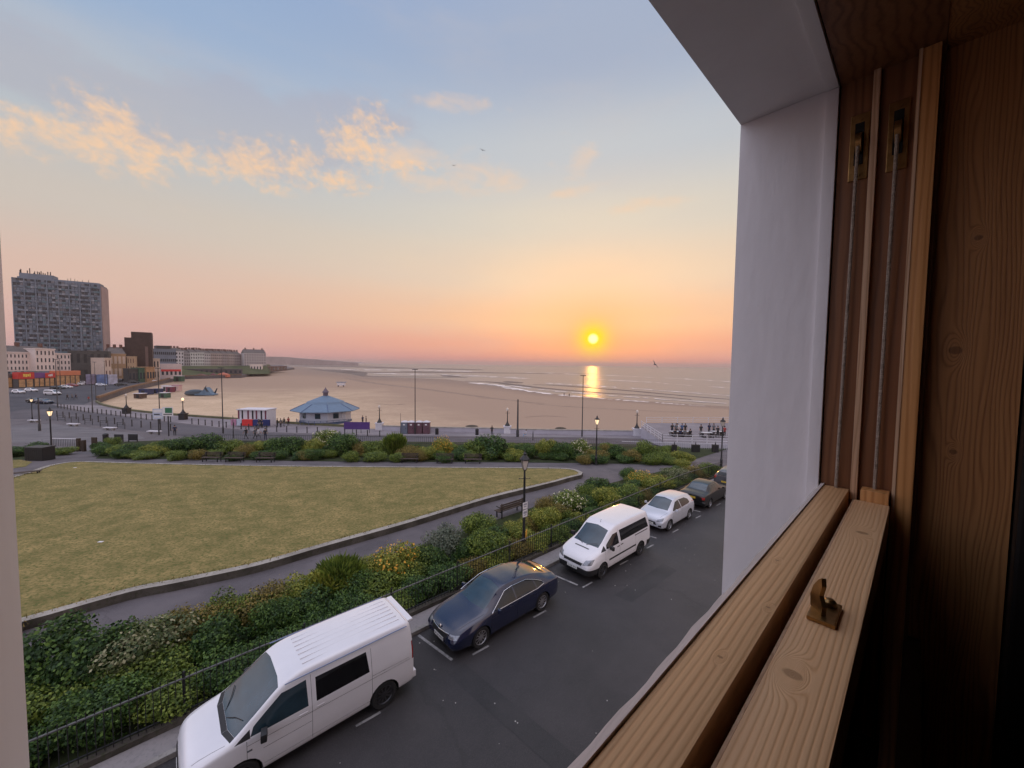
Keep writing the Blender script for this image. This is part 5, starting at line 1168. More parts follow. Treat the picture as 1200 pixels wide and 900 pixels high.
# ------------------------------------------------------------------ lamps
M_opal = mat('lantern_glass', (.62, .55, .48), .25, .1, 8)
M_lit = mat('lit_lantern_glass', (.8, .6, .4), .3, .1, 8, emit=(1.0, .72, .42), es=1.1)
M_sign_w = mat('white_sign', (.70, .68, .68), .4, .06, 20); M_sign_y = mat('yellow_orange_sign', (.75, .38, .06), .5, .15, 20)
M_green_s = mat('green_sign', (.03, .16, .08), .5, .1, 10)
M_pole = mat('dark_column_paint', (.030, .030, .034), .5, .2, 5)
def victorian_lamp(loc, label, H_=4.7, lit=False, group='lantern street lamps', rz=.4, signs=False):
    r = empty('street_lamp', loc, rz, label, 'street lamp', group)
    b = MB(); b.lathe([(.16, 0), (.16, .12), (.12, .16), (.115, .75), (.14, .80), (.10, .86), (.072, 1.0), (.062, 2.2), (.05, H_-1.0), (.06, H_-.98), (.045, H_-.92), (.042, H_-.62)], 12)
    b.lathe([(.085, 1.02), (.09, 1.06), (.07, 1.10)], 12)
    b.build('post', M_iron, r, smooth=True)
    b = MB(); b.tube([(-.26, 0, H_-1.02), (.26, 0, H_-1.02)], .014, 6); b.cyl((-.28, 0, H_-1.02), (-.24, 0, H_-1.02), .024, n=6); b.cyl((.24, 0, H_-1.02), (.28, 0, H_-1.02), .024, n=6); b.build('ladder_bar', M_iron, r)
    l = MB().lathe([(.05, H_-.64), (.10, H_-.62), (.085, H_-.58)], 4, rot=pi/4).lathe([(.225, H_-.13), (.25, H_-.12), (.25, H_-.09), (.12, H_+.06), (.07, H_+.10), (.07, H_+.15), (.09, H_+.16), (.03, H_+.24), (.012, H_+.30), (.0, H_+.34)], 8, rot=pi/8)
    for i in range(4):
        a = pi/4+i*pi/2; l.cyl((cos(a)*.095, sin(a)*.095, H_-.60), (cos(a)*.225, sin(a)*.225, H_-.12), .012, n=5)
        l.cyl((cos(a)*.24, sin(a)*.24, H_-.09), (cos(a)*.24, sin(a)*.24, H_+.0), .016, .004, n=5)
    l = l.build('lantern', M_iron, r)
    MB().lathe([(.085, H_-.60), (.205, H_-.135)], 4, rot=pi/4).build('lantern_glass', M_lit if lit else M_opal, l)
    if signs:
        dr = R_(-60)
        b = MB(); Ms = Matrix.Rotation(dr, 4, 'Z'); b.box(.062, .075, -.15, .15, 2.28, 2.60, Ms, bev=.002); b.box(.062, .075, -.15, .15, 1.90, 2.24, Ms, bev=.002); sg = b.build('notice_plate', M_sign_w, r)
        b = MB(); b.box(.0755, .077, -.11, .11, 2.47, 2.55, Ms); b.box(.0755, .077, -.08, .08, 2.38, 2.43, Ms); b.box(.0755, .077, -.11, .11, 2.06, 2.17, Ms); b.box(.0755, .077, -.08, .08, 1.97, 2.02, Ms); b.build('plate_print', mat('grey_print', (.28, .28, .32), .6, .2, 40), sg)
        b = MB(); b.box(.11, .13, -.17, .17, .86, 1.25, Matrix.Rotation(R_(-25), 4, 'Z'), bev=.01); b.build('parking_notice', M_sign_y, r)
    return r
p = G(613.5, 651); victorian_lamp(p, 'black lantern street lamp with white notices and an orange plate behind the blue car', 4.75, signs=True, rz=.2)
victorian_lamp(G(698.5, 545), 'black garden lamp with a glowing lantern at the end of the lawn', 4.7, lit=True)
victorian_lamp(G(845, 548), 'black lantern street lamp beside the terrace at the far end of the railing', 4.7)
victorian_lamp(G(61, 537), 'lantern lamp beside the litter bin with two lit glass faces', 4.9, lit=True)
for (px, py, t) in [(38, 494, 'white lantern lamp on the forecourt left of the lantern by the bin')]:
    victorian_lamp(G(px, py), t, 4.6, lit=True)
def column(px, base, top, label, thick=.09, arm=True, group='tall slim lighting columns on the seafront', head=1):
    p = G(px, base); d = ray(px, top); t = p.y/d.y; hgt = CAM_H+d.z*t-p.z
    r = empty('lamp_column', p, 0, label, 'lamp column', group)
    MB().lathe([(thick*1.5, 0), (thick*1.5, 1.1), (thick, 1.25), (thick*.62, hgt)], 8).build('column', M_pole, r, smooth=True)
    if arm:
        MB().box(-.5*head, .5, -.09, .09, hgt-.14, hgt-.02, bev=.03).build('lamp_head', M_pole, r)
    return r
column(261.5, 508, 430.5, 'tall column left of the red and blue kiosk')
column(273.5, 513.5, 487, 'short thin pole just right of the tall column by the kiosk', .05, False)
column(486.5, 509, 432.5, 'tall column in front of the portable toilets')
column(469.5, 509, 484, 'thin pole at the left end of the portable toilets', .04, False)
column(606.5, 512, 468, 'thick dark post right of the white pedestal on the promenade', .16, False)
column(682, 512, 439.5, 'tall column against the sun glitter')
column(624.5, 516, 505, 'short thin post near the seated figure', .05, False)
column(187.5, 497, 431, 'tall column behind the white and green signboards')
column(108.5, 483, 417, 'tall column at the bend of the coast road')
column(67.5, 477, 421, 'tall column near the white pickup')
column(71.5, 462, 420, 'tall column behind the white pickup')
column(123.5, 457.5, 423, 'tall column before the blue hoardings')
column(139.2, 453.5, 424, 'tall column before the cinema', .09)
column(112.6, 470, 424, 'slim column at the slipway', .07)
column(46.5, 505, 466, 'dark post on the forecourt', .12, False)
# ornate lamps on the promenade pedestals
def pedestal_lamp(px, base, label, wall_only=False, lit=False):
    p = G(px, base); r = empty('pedestal_lamp', p, 0, label, 'street lamp', 'ornate lamps on pedestals along the promenade')
    MB().box(-.62, .62, -.5, .5, 0, 1.25, bev=.03).box(-.72, .72, -.6, .6, 1.25, 1.42, bev=.03).build('pedestal', M_ped if not wall_only else M_iron, r)
    b = MB(); b.lathe([(.50, 1.42), (.46, 1.55), (.26, 1.85), (.15, 2.1), (.09, 2.4), (.07, 3.9), (.10, 4.0), (.05, 4.1)], 10); b.tube([(-.42, 0, 3.75), (.42, 0, 3.75)], .03, 6)
    b.build('standard', M_iron, r, smooth=True)
    b = MB(); b.lathe([(.06, 4.08), (.20, 4.2), (.24, 4.4), (.17, 4.62), (.04, 4.72)], 10); b.build('globe', M_lit if lit else M_opal, r, smooth=True)
M_ped = mat('white_masonry_paint', (.62, .60, .64), .7, .08, 3)
pedestal_lamp(444.8, 504, 'lamp on white pedestal right of the purple banner')
pedestal_lamp(594.5, 508, 'lamp on white pedestal left of the thick dark post')
pedestal_lamp(746, 511, 'lamp on white pedestal at the foot of the terrace')
pedestal_lamp(148.5, 485, 'dark lamp standard on the promenade edge left of the signboards', True)
pedestal_lamp(214.8, 492, 'dark lamp standard with a lit globe right of the signboards', True, True)

# ------------------------------------------------------------------ low sea wall, parapet
M_par = mat('lilac_painted_wall', (.42, .40, .46), .75, .1, .6)
def wall_px(name, pts, h, w_, m_, label, cat='wall', cap=None, dz=0.0):
    P = [G(x, y) for x, y in pts]; r = empty(name, P[0], 0, label, cat); o = P[0]
    def band(off, z0, z1, hw):
        b = MB(); L_ = smooth_line(P, 3); n = len(L_)
        vs = []
        for i, p in enumerate(L_):
            d = (L_[min(i+1, n-1)]-L_[max(i-1, 0)]).normalized(); nn = Vector((-d.y, d.x))
            z = H(p.y)+dz
            for s_, zz in ((-1, z0), (1, z0), (1, z1), (-1, z1)): vs.append((p.x+nn.x*hw*s_-o.x, p.y+nn.y*hw*s_-o.y, z+zz-o.z))
        fs = []
        for i in range(n-1):
            for k in range(4): fs.append((4*i+k, 4*i+(k+1) % 4, 4*i+4+(k+1) % 4, 4*i+4+k))
        fs += [(0, 1, 2, 3), (4*n-4, 4*n-3, 4*n-2, 4*n-1)]
        b._add(vs, None, fs); return b
    band(0, 0, h, w_/2).build('wall', m_, r)
    if cap: band(0, h+.002, h+.12, w_/2+.08).build('coping', cap, r)
    return r
wall_px('promenade_wall', [(448, 504.4), (480, 505.6), (520, 506.5), (560, 507), (592, 508)], .85, .35, M_par, 'low lilac painted wall behind the portable toilets', cap=M_coping)
wall_px('promenade_wall', [(597, 508.4), (650, 509.3), (700, 510), (743, 510.6)], .85, .35, M_par, 'low lilac painted wall between two white lamp pedestals', cap=M_coping)
wall_px('sea_wall', [(430, 502.6), (400, 500.2), (340, 496.8), (300, 494), (258, 490.6), (220, 488), (180, 484.6), (148, 480.8), (122, 475.5), (113, 471)], .45, .5, mat('weedy_wall', (.12, .115, .06), .95, .3, .8), 'weedy low sea wall edging the sand')
wall_px('slipway_wall', [(114, 466.8), (133, 460.4), (155, 453.4), (190, 446), (217, 441), (283, 439.5)], .7, .8, mat('brown_brick_wall', (.20, .12, .07), .9, .25, .5), 'brown sea wall climbing beside the coast road')

# bollards along the promenade and the inner row of barriers
def bollards(pts, n, h, label, group, cat='bollard', name='bollard', r0=.09):
    me = None; P = [G(x, y) for x, y in pts]; seg = [(P[i+1]-P[i]).length for i in range(len(P)-1)]; tot = sum(seg)
    for k in range(n):
        t = tot*k/(n-1); i = 0
        while i < len(seg)-1 and t > seg[i]: t -= seg[i]; i += 1
        p = P[i].lerp(P[i+1], t/seg[i]); p.z = H(p.y)
        if me is None:
            o = MB().lathe([(r0*1.2, 0), (r0*1.2, .12), (r0, .16), (r0*.85, h-.2), (r0*1.2, h-.16), (r0*1.15, h-.06), (r0*.6, h), (0, h+.02)], 8).build(name, M_iron, smooth=True); me = o.data
        else: o = link(name, me)
        o.location = p; tag(o, label, cat, group)
bollards([(68, 478), (100, 483), (150, 489), (175, 492), (200, 494.5)], 26, 1.15, 'black bollard in the curved line left of the signboards', 'bollards on the left curve of the promenade')
bollards([(225, 497), (262, 501), (300, 505), (330, 506.5), (372, 508)], 16, 1.15, 'black bollard in the line passing the kiosk and pavilion', 'bollards past the kiosk')
bollards([(404, 509.5), (416, 510), (433, 511), (445, 511.5)], 4, 1.0, 'black bollard under the purple banner', 'bollards under the banner')
bollards([(60, 487), (80, 490), (110, 494), (150, 499), (175, 502), (200, 505)], 16, 1.3, 'black post in the row between sea road and forecourt', 'posts between sea road and forecourt')
def barrier(px, py, wpx, label):
    p = G(px, py); w_ = wpx*p.y/450; r = empty('pedestrian_barrier', p, R_(-9), label, 'barrier', 'black guard rails along the forecourt')
    b = MB(); b.tube([(-w_/2, 0, 0), (-w_/2, 0, 1.15), (w_/2, 0, 1.15), (w_/2, 0, 0)], .045, 6); b.build('frame', M_iron, r)
    b = MB(); b.tube([(-w_/2, 0, .75), (w_/2, 0, .75)], .03, 5); b.tube([(-w_/2, 0, .35), (w_/2, 0, .35)], .03, 5); b.build('rail', M_iron, r)
for i, (x, y) in enumerate([(72, 493.5), (88, 495.5), (104, 497.5), (122, 500), (142, 502.5)]): barrier(x, y, 11, ['black guard rail nearest the lantern lamps', 'black guard rail second from the lantern lamps', 'black guard rail in the middle of the row', 'black guard rail fourth from the lantern lamps', 'black guard rail nearest the signboards'][i])
# forecourt items: stone seats
def slab_seat(px, py, label):
    r = empty('stone_seat', G(px, py), R_(-5), label, 'seat', 'pale stone seats on the forecourt')
    MB().box(-1.1, 1.1, -.3, .3, .38, .52, bev=.03).build('seat', M_ped, r); MB().box(-.8, -.5, -.2, .2, 0, .38).build('leg', M_kerb, r); MB().box(.5, .8, -.2, .2, 0, .38).build('leg', M_kerb, r)
for (x, y, t) in [(40, 495, 'pale stone seat near the lantern lamps'), (86, 499.5, 'pale stone seat behind the second guard rail'), (129, 504, 'pale stone seat left of the signboards'), (181, 508.5, 'pale stone seat at the foot of the signboards')]: slab_seat(x, y, t)
# signboards on posts
r = empty('signboard', G(191, 510), R_(10), 'white and blue street signboard on two dark posts', 'signboard', 'street signboards')
def board(px, base, x0, x1, y0, y1, face, label, name='signboard', patch=None, rz=0):
    p = G(px, base); k = p.y/450; r = empty(name, p, rz, label, 'signboard')
    z = lambda y: CAM_H+ray(px, y).z*p.y/ray(px, y).y-p.z
    b = MB(); b.box((x0-px)*k, (x1-px)*k, -.04, .04, z(y1), z(y0), bev=.02); b.build('panel', face, r)
    if patch:
        for (a0, a1, b0, b1, m_) in patch: MB().box((a0-px)*k, (a1-px)*k, -.055, -.045, z(b1), z(b0)).build('panel_print', m_, r)
    for xx in ((x0+x1)/2,): MB().cyl(((xx-px)*k, .06, 0), ((xx-px)*k, .06, z(y0)), .09, n=8).build('post', M_pole, r)
bpy.data.objects.remove(r)
M_pale_blue = mat('pale_blue_sign', (.45, .50, .60), .5, .1, 3)
board(185.5, 510, 180.5, 191.5, 479, 491, M_pale_blue, 'pale blue and white street signboard on a dark post', patch=[(181.5, 190.5, 480, 483.5, M_sign_w), (182, 188, 485, 486.2, M_iron), (182, 190, 488, 489.2, M_sign_w)], rz=R_(8))
board(196.3, 511, 191.8, 203, 477, 487.5, M_sign_w, 'white street signboard with a green square on a dark post', patch=[(194.8, 202.2, 478, 484, M_green_s), (193, 202, 485, 486, M_iron)], rz=R_(8))
def notice(px, base, w_, y0, y1, label, m_):
    p = G(px, base); k = p.y/450; z = lambda y: CAM_H+ray(px, y).z*p.y/ray(px, y).y-p.z; r = empty('notice_board', p, 0, label, 'notice board')
    MB().box(-w_/2*k, w_/2*k, -.05, .05, z(y1), z(y0), bev=.02).build('board', m_, r)
    for s in (-1, 1): MB().box(s*w_*.46*k-.04, s*w_*.46*k+.04, -.04, .04, 0, z(y0)).build('post', m_, r)
M_black_board = mat('black_board', (.014, .014, .016), .5, .1, 5); M_wood_dk = mat('dark_oak', (.05, .032, .02), .7, .3, 10)
notice(139.5, 518, 10.5, 509, 515, 'black panel, left of the pair behind the far bed', M_black_board)
notice(156, 518, 11, 508.8, 516, 'black panel, right of the pair behind the far bed', M_black_board)
notice(111, 528.5, 6, 512.5, 519, 'small wooden notice board by the garden gate', M_wood_dk)
def litter_bin(px, py, label, s=1.0, m_=M_black_board, cat='litter bin'):
    r = empty('litter_bin', G(px, py), .1, label, cat)
    MB().lathe([(.28*s, 0), (.30*s, .04), (.30*s, .95*s), (.33*s, .98*s)], 12).build('body', m_, r, smooth=True); MB().lathe([(.32*s, .982*s), (.30*s, 1.08*s), (.15*s, 1.18*s), (0, 1.2*s)], 12).build('lid', m_, r, smooth=True)
litter_bin(124, 518, 'small black bin left of the black panels'); litter_bin(512, 509.5, 'black bin right of the portable toilets', 1.0); litter_bin(559, 510, 'black bin against the lilac wall', 1.0)
r = empty('storage_bin', G(47.5, 539), R_(-4), 'big black slatted bin housing beside the left lamp', 'bin')
b = MB(); b.box(-.95, .95, -.5, .5, 0, 1.25, bev=.05)
for k in range(9): b.box(-.92+k*.21, -.92+k*.21+.15, -.53, -.501, .1, 1.15)
b.build('body', M_black_board, r); MB().box(-1.0, 1.0, -.56, .56, 1.253, 1.36, bev=.04).build('lid', M_iron, r)
# garden gate left
r = empty('gate_pier', G(92.5, 529), 0, 'dark timber gate post pair at the garden entrance', 'gate post')
MB().box(-.14, .14, -.14, .14, 0, 1.5, bev=.03).box(.45, .73, -.14, .14, 0, 1.3, bev=.03).box(.14, .45, -.05, .05, .2, 1.2).build('post', M_wood_dk, r)
r = empty('low_railing', G(76, 523), R_(-3), 'white topped low railing left of the gate post', 'railing')
MB().tube([(-1.6, 0, .95), (1.6, 0, .95)], .05, 6).build('top_rail', M_ped, r)
b = MB()
for k in range(14): b.cyl((-1.5+k*.23, 0, 0), (-1.5+k*.23, 0, .92), .018, n=5)
b.build('picket', M_iron, r)
# benches
M_bench = mat('bench_timber', (.065, .045, .035), .75, .3, 12, stretch=(.3, 1, 1)); M_bench2 = mat('weathered_bench', (.16, .14, .12), .8, .2, 12)
def bench(loc, rz, label, m_=M_bench, w_=1.8, back=True, group='park benches facing the lawn'):
    r = empty('park_bench', loc, rz, label, 'bench', group)
    b = MB()
    for k in range(4): b.box(-w_/2, w_/2, -.24+k*.12, -.24+k*.12+.09, .42, .46, bev=.006)
    b.build('seat', m_, r)
    if back:
        b = MB()
        for k in range(3): b.box(-w_/2, w_/2, .27+k*.02, .30+k*.02, .56+k*.13, .65+k*.13, bev=.006)
        b.build('backrest', m_, r)
    for s in (-1, 1):
        b = MB(); x = s*(w_/2-.18); b.box(x-.03, x+.03, -.24, -.18, 0, .41); b.box(x-.03, x+.03, .22, .28, 0, .92 if back else .41); b.box(x-.03, x+.03, -.18, .22, .36, .41)
        if back: b.box(x-.025, x+.025, -.25, .24, .62, .66)
        b.build('leg', M_iron, r)
for (px, py, t) in [(248, 541.0, 'dark bench second from the left in front of the far bed'), (275, 541.4, 'dark bench third from the left in front of the far bed'), (311, 541.6, 'dark bench in front of the far bed below the kiosk'), (480, 542.4, 'bench with dark seat in front of the far bed below the toilets'), (521, 542.9, 'reddish bench below the yellow bush'), (554, 543, 'dark bench right of the yellow bush')]:
    bench(G(px, py), R_(0), t)
bench(G(26, 560), R_(38), 'backless black bench on the path at the left window edge', back=False, w_=2.0)
q = G(597, 603); bench(q, SROT+pi, 'dark bench on the garden path behind the near street lamp', w_=2.0)
# people's things and small litter on the lawn
for i, (px, py) in enumerate([(88, 548), (118, 635)]):
    o = MB().box(-.11, .11, -.06, .06, 0, .015, bev=.004).build('paper_scrap', M_sign_w); o.location = G(px, py, .31); tag(o, ['scrap of white paper on the far left of the lawn', 'scrap of white paper on the near part of the lawn'][i], 'litter')

# ------------------------------------------------------------------ portable toilets
def toilet(px, label, m_):
    p = G(px, 508.5); r = empty('portable_toilet', p, 0, label, 'portable toilet', 'portable toilets by the promenade wall')
    MB().box(-.56, .56, -.55, .55, .08, 2.12, bev=.03).build('cabin', m_, r); MB().box(-.6, .6, -.58, .58, 2.123, 2.2, bev=.02).lathe([(.5, 2.2), (.42, 2.32), (.2, 2.38), (0, 2.39)], 12, Matrix.Diagonal((1.1, 1.1, 1, 1))).build('roof', M_ped, r)
    d = MB().box(-.40, .40, -.575, -.552, .16, 1.98, bev=.005).build('door', m_, r); MB().box(-.18, .18, -.583, -.577, 1.62, 1.86).build('door_sign', M_sign_w, d); MB().box(.28, .34, -.60, -.577, 1.0, 1.2).build('handle', M_iron, d)
    MB().box(-.6, .6, -.6, .6, 0, .078).build('base', M_black_board, r)
M_wc1 = mat('grey_blue_plastic', (.13, .15, .20), .5, .1, 3); M_wc2 = mat('maroon_plastic', (.12, .055, .075), .5, .1, 3)
for px, t, m_ in [(474.5, 'grey-blue portable toilet at the left end', M_wc1), (482.5, 'dark maroon portable toilet second from the left', M_wc2), (491.5, 'maroon portable toilet third from the left', M_wc2), (500, 'maroon portable toilet at the right end', M_wc2)]: toilet(px, t, m_)
# purple banner on posts
r = empty('banner', G(418, 508), 0, 'long purple banner fixed to posts beside the pavilion', 'banner'); k = r.location.y/450
MB().box(-15*k, 15.5*k, -.03, .03, .75, 2.05).build('cloth', mat('purple_banner', (.075, .03, .17), .7, .1, 2), r)
for x in (-14, -5, 5, 15): MB().cyl((x*k, .06, 0), (x*k, .06, 2.1), .05, n=6).build('post', M_iron, r)

# ------------------------------------------------------------------ pavilion
r = empty('beach_pavilion', G(382, 494.5), R_(4), scale=.93, label= 'pale timber pavilion with a big hipped blue-grey roof and small cupola', cat='pavilion')
def rot_n(n, R0, z, sx=1, sy=1, a0=pi/8): return [(cos(2*pi*i/n+a0)*R0*sx, sin(2*pi*i/n+a0)*R0*sy, z) for i in range(n)]
M_slate = mat('blue_grey_roof', (.13, .195, .28), .65, .12, 1.2, .3, 30, stretch=(1, 1, 6)); M_cream = mat('cream_boarding', (.46, .48, .56), .75, .08, 3, stretch=(8, 8, 1)); M_blue_tr = mat('blue_trim', (.06, .10, .20), .5, .1, 3)
MB().lathe([(5.3, 0), (5.3, .5)], 8, Matrix.Diagonal((1.05, .9, 1, 1)), rot=pi/8).build('plinth', M_blue_tr, r)
MB().lathe([(5.1, .5), (5.1, 2.9)], 8, Matrix.Diagonal((1.05, .9, 1, 1)), rot=pi/8).build('wall', M_cream, r)
rf_ = MB().lathe([(6.7, 2.75), (6.75, 2.88), (3.9, 4.3), (3.5, 4.75), (.55, 6.0), (.5, 6.05)], 8, Matrix.Diagonal((1.08, .92, 1, 1)), rot=pi/8).build('roof', M_slate, r)
b = MB()
for i in range(8):
    a = pi/8+i*pi/4; b.cyl((cos(a)*6.72*1.08, sin(a)*6.72*.92, 2.92), (cos(a)*3.9*1.08, sin(a)*3.9*.92, 4.34), .07, n=5)
b.build('hip_ridge', M_blue_tr, rf_)
MB().lathe([(.55, 6.0), (.55, 6.7), (.8, 6.75), (.45, 7.2), (.1, 7.7), (.0, 8.0)], 8).build('cupola', mat('lead_cupola', (.12, .09, .12), .6, .1, 3), rf_)
for i, a in enumerate([-150, -130, -112, -90, -68, -48, -30]):
    a = R_(a); M = Matrix.Translation((cos(a)*4.98*1.0, sin(a)*4.6*.9, 0)) @ Matrix.Rotation(a+pi/2, 4, 'Z')
    o = MB().box(-.55 if i % 2 else -.3, .55 if i % 2 else .3, -.22, .1, 1.3, 2.4, M).build('window', M_glass if i % 2 else M_cream, r)
b = MB(); b.tube([(cos(R_(a))*6.0, sin(R_(a))*5.2, .95) for a in range(-165, -10, 12)], .05, 5); b.tube([(cos(R_(a))*6.0, sin(R_(a))*5.2, .5) for a in range(-165, -10, 12)], .04, 5)
for a in range(-165, -10, 12): b.cyl((cos(R_(a))*6, sin(R_(a))*5.2, 0), (cos(R_(a))*6, sin(R_(a))*5.2, 1.0), .05, n=5)
b.build('handrail', M_blue_tr, r)
# kiosk of striped blinds
r = empty('seafront_kiosk', G(296, 500), R_(-2), 'kiosk with striped white and maroon front above a red, blue and pink counter', 'kiosk'); k = r.location.y/450
M_maroon = mat('maroon_paint', (.16, .03, .06), .6, .1, 3); M_red = mat('red_paint', (.62, .03, .03), .5, .1, 3); M_nblue = mat('navy_paint', (.02, .03, .14), .5, .1, 3); M_pink = mat('pink_paint', (.42, .20, .30), .6, .1, 3)
MB().box(-17*k, 18*k, 0, 2.6, .0, 3.2, bev=.04).build('cabin', M_ped, r)
MB().box(-17.5*k, 18.5*k, -.4, 2.8, 3.203, 3.40, bev=.03).build('roof', M_ped, r)
for i, x in enumerate([-16.5, -12, -5, .5, 5, 11, 16]):
    MB().box((x-.9)*k, (x+.9)*k, -.03, -.004, 1.5, 3.15).build('stripe', M_maroon if i % 2 == 0 else M_black_board, r)
for (x0, x1, m_) in [(-24, -17.5, M_pink), (-17, -11, M_pale_blue), (-10.5, 2, M_red), (2.5, 9, M_nblue), (9.5, 13.5, M_black_board), (14, 22, M_nblue)]: MB().box(x0*k, x1*k, -.5, -.1, .25, 1.45, bev=.03).build('counter', m_, r)
# terrace at the right
r = empty('raised_terrace', G(800, 524), 0, 'raised promenade terrace with white railings and pale wall', 'terrace')
o = r.location.copy(); ZT_ = .75; TERR_Z = o.z+ZT_+.012
bx = MB(); q = [G(751, 513), G(776, 524), G(900, 527), G(900, 508), G(757, 508.5)]
bx.prism([(p.x-o.x, p.y-o.y) for p in q], -1.3, ZT_); bx.build('base_wall', M_par, r)
b = MB(); b.poly([(p.x-o.x, p.y-o.y, ZT_+.005) for p in q]); b.build('floor', M_prom, r)
M_rail_g = mat('pale_grey_rail', (.60, .58, .62), .6, .1, 4)
def rail_line(a, c, n, zz, nm='railing'):
    b = MB()
    for h in (.35, .7, 1.05): b.tube([(a.x-o.x, a.y-o.y, zz+h), (c.x-o.x, c.y-o.y, zz+h)], .028, 5)
    for k in range(n+1):
        p = a.lerp(c, k/n); b.cyl((p.x-o.x, p.y-o.y, zz), (p.x-o.x, p.y-o.y, zz+1.12), .05, n=6)
    b.build(nm, M_rail_g, r)
rail_line(q[0], q[1], 6, ZT_); rail_line(q[1], q[2], 7, ZT_); rail_line(q[4], q[3], 8, ZT_)
b = MB(); a, c = q[1], q[2]
for k in range(60):
    p = a.lerp(c, k/60.); b.cyl((p.x-o.x, p.y-o.y-1.2, -.1), (p.x-o.x, p.y-o.y-1.2, 1.0), .02, n=4)
b.tube([(a.x-o.x-6, a.y-o.y-1.2, 1.0), (c.x-o.x, c.y-o.y-1.2, 1.0)], .03, 5); b.build('lower_fence', M_rail_g, r)
# railings beyond the far bed
def fence_px(pts, label, m_, h=1.1, step=.28, name='sea_road_railing'):
    P = [G(x, y) for x, y in pts]; r = empty(name, P[0], 0, label, 'railing'); o = P[0]
    b = MB(); c = MB()
    for a, d in zip(P[:-1], P[1:]):
        n = max(int((d-a).length/step), 1)
        for z in (.15, h-.05): b.tube([a-o+Vector((0, 0, z)), d-o+Vector((0, 0, z))], .025, 4)
        for k in range(n):
            p = a.lerp(d, k/n)-o; c.cyl(p, p+Vector((0, 0, h)), .016, n=4, cap=False)
    b.build('rail', m_, r); tag(c.build('picket', m_, r), kind='stuff')
M_rail_p = mat('pink_grey_rail', (.16, .12, .13), .6, .2, 3)
fence_px([(520, 521), (600, 522), (700, 523), (775, 524.5)], 'dull pinkish railing behind the far bed, right half', M_rail_p)
fence_px([(240, 518), (320, 519), (420, 520), (519, 521)], 'dull railing behind the far bed, left half', M_iron)
# dark gates between bed and terrace
for (px, w_, t) in [(790, 1.5, 'dark gate pier left of the pair before the terrace'), (815, 2.6, 'wide dark cabinet before the terrace'), (838, 2.0, 'dark cabinet nearest the far street lamp')]:
    r = empty('service_cabinet', G(px, 530), 0, t, 'cabinet', 'dark cabinets before the terrace'); r.scale = (.62, .62, .72); MB().box(-w_/2*.6, w_/2*.6, -.3, .3, 0, 1.35, bev=.04).build('box', M_black_board, r); MB().lathe([(.12, 1.35), (.1, 1.6), (.04, 1.85), (0, 1.95)], 8).build('finial', M_iron, r)

# ------------------------------------------------------------------ beach: inflatables, huts, trampolines
def on_sand(px, py, z=-5.15): return at_z(px, py, z)
def beach_box(px, py, w_, d, h, label, m_, cat='hut', roof=None, name='beach_hut', rz=0):
    r = empty(name, on_sand(px, py), rz, label, cat); MB().box(-w_/2, w_/2, -d/2, d/2, 0, h, bev=.05).build('wall', m_, r)
    MB().box(-w_/2-.15, w_/2+.15, -d/2-.15, d/2+.15, h+.003, h+.16, bev=.04).build('roof', roof or M_ped, r)
    MB().box(-w_*.18, w_*.18, -d/2-.03, -d/2-.004, .1, h*.8).build('door', M_black_board, r)
M_tarp = mat('navy_tarpaulin', (.02, .03, .10), .6, .2, 1); M_brownw = mat('brown_boards', (.10, .06, .045), .8, .2, 2); M_greenw = mat('green_boards', (.05, .11, .07), .7, .2, 2)
beach_box(164.5, 466.5, 2.9, 2.2, 1.7, 'low brown beach hut left of the blue tarpaulins', M_brownw)
beach_box(171.5, 462, 3.6, 3, 2.1, 'larger navy tarpaulin stack on the sand', M_tarp, 'tarpaulin stack', M_tarp, 'tarpaulin_stack'); beach_box(184, 461, 3.4, 2.5, 1.9, 'smaller navy tarpaulin stack touching the tall column', M_tarp, 'tarpaulin stack', M_tarp, 'tarpaulin_stack')
beach_box(193, 466, 3.0, 2.0, 1.8, 'low green and white beach hut', M_greenw); beach_box(200, 459.5, 2.6, 2, 2.4, 'dark red beach kiosk', M_maroon); beach_box(207, 458, 3.6, 2, 2.6, 'pink and white beach kiosk', mat('pink_white', (.55, .38, .36), .7, .15, 1), roof=M_pink)
beach_box(195, 458.5, 2.8, 2, 2.6, 'pale grey beach kiosk', M_ped); beach_box(210, 447, 5, 3, 3.6, 'dark and white beach amusement stall', M_greenw)
def inflatable(px, py, label):
    r = empty('inflatable_slide', on_sand(px, py), R_(10), label, 'inflatable'); m1 = mat('blue_vinyl', (.10, .17, .26), .4, .3, .5); m2 = mat('dark_vinyl', (.03, .045, .06), .4, .2, .5)
    b = MB()
    b.prism([(-3.8, 0), (3.2, 0), (3.4, .5), (2.0, .8), (.8, 2.6), (0, 3.3), (-.8, 2.2), (-2.2, .9), (-4, .5)], -1.5, 1.5, Matrix.Rotation(pi/2, 4, 'X')); b.build('slide', m1, r, smooth=True)
    for q in (((0, -1.5, 3.3), (.9, -1.5, 1.6), .4, .25, 8), ((2.3, 1, .8), (3.2, 1, 2.8), .35, .2, 8), ((-1.4, 0, 1.6), (-.3, 0, 4.0), .3, .1, 8)): MB().cyl(*q).build('fin', m2, r, smooth=True)
    MB().lathe([(2.6, 0), (3.0, .5), (2.7, 1.6), (1.2, 2.2), (0, 2.3)], 14, Matrix.Translation((-5.2, 1.5, 0)) @ Matrix.Diagonal((1.3, .9, 1, 1))).build('dome', m2, r, smooth=True)
inflatable(243, 463, 'blue and dark inflatable slide with fins on the sand')
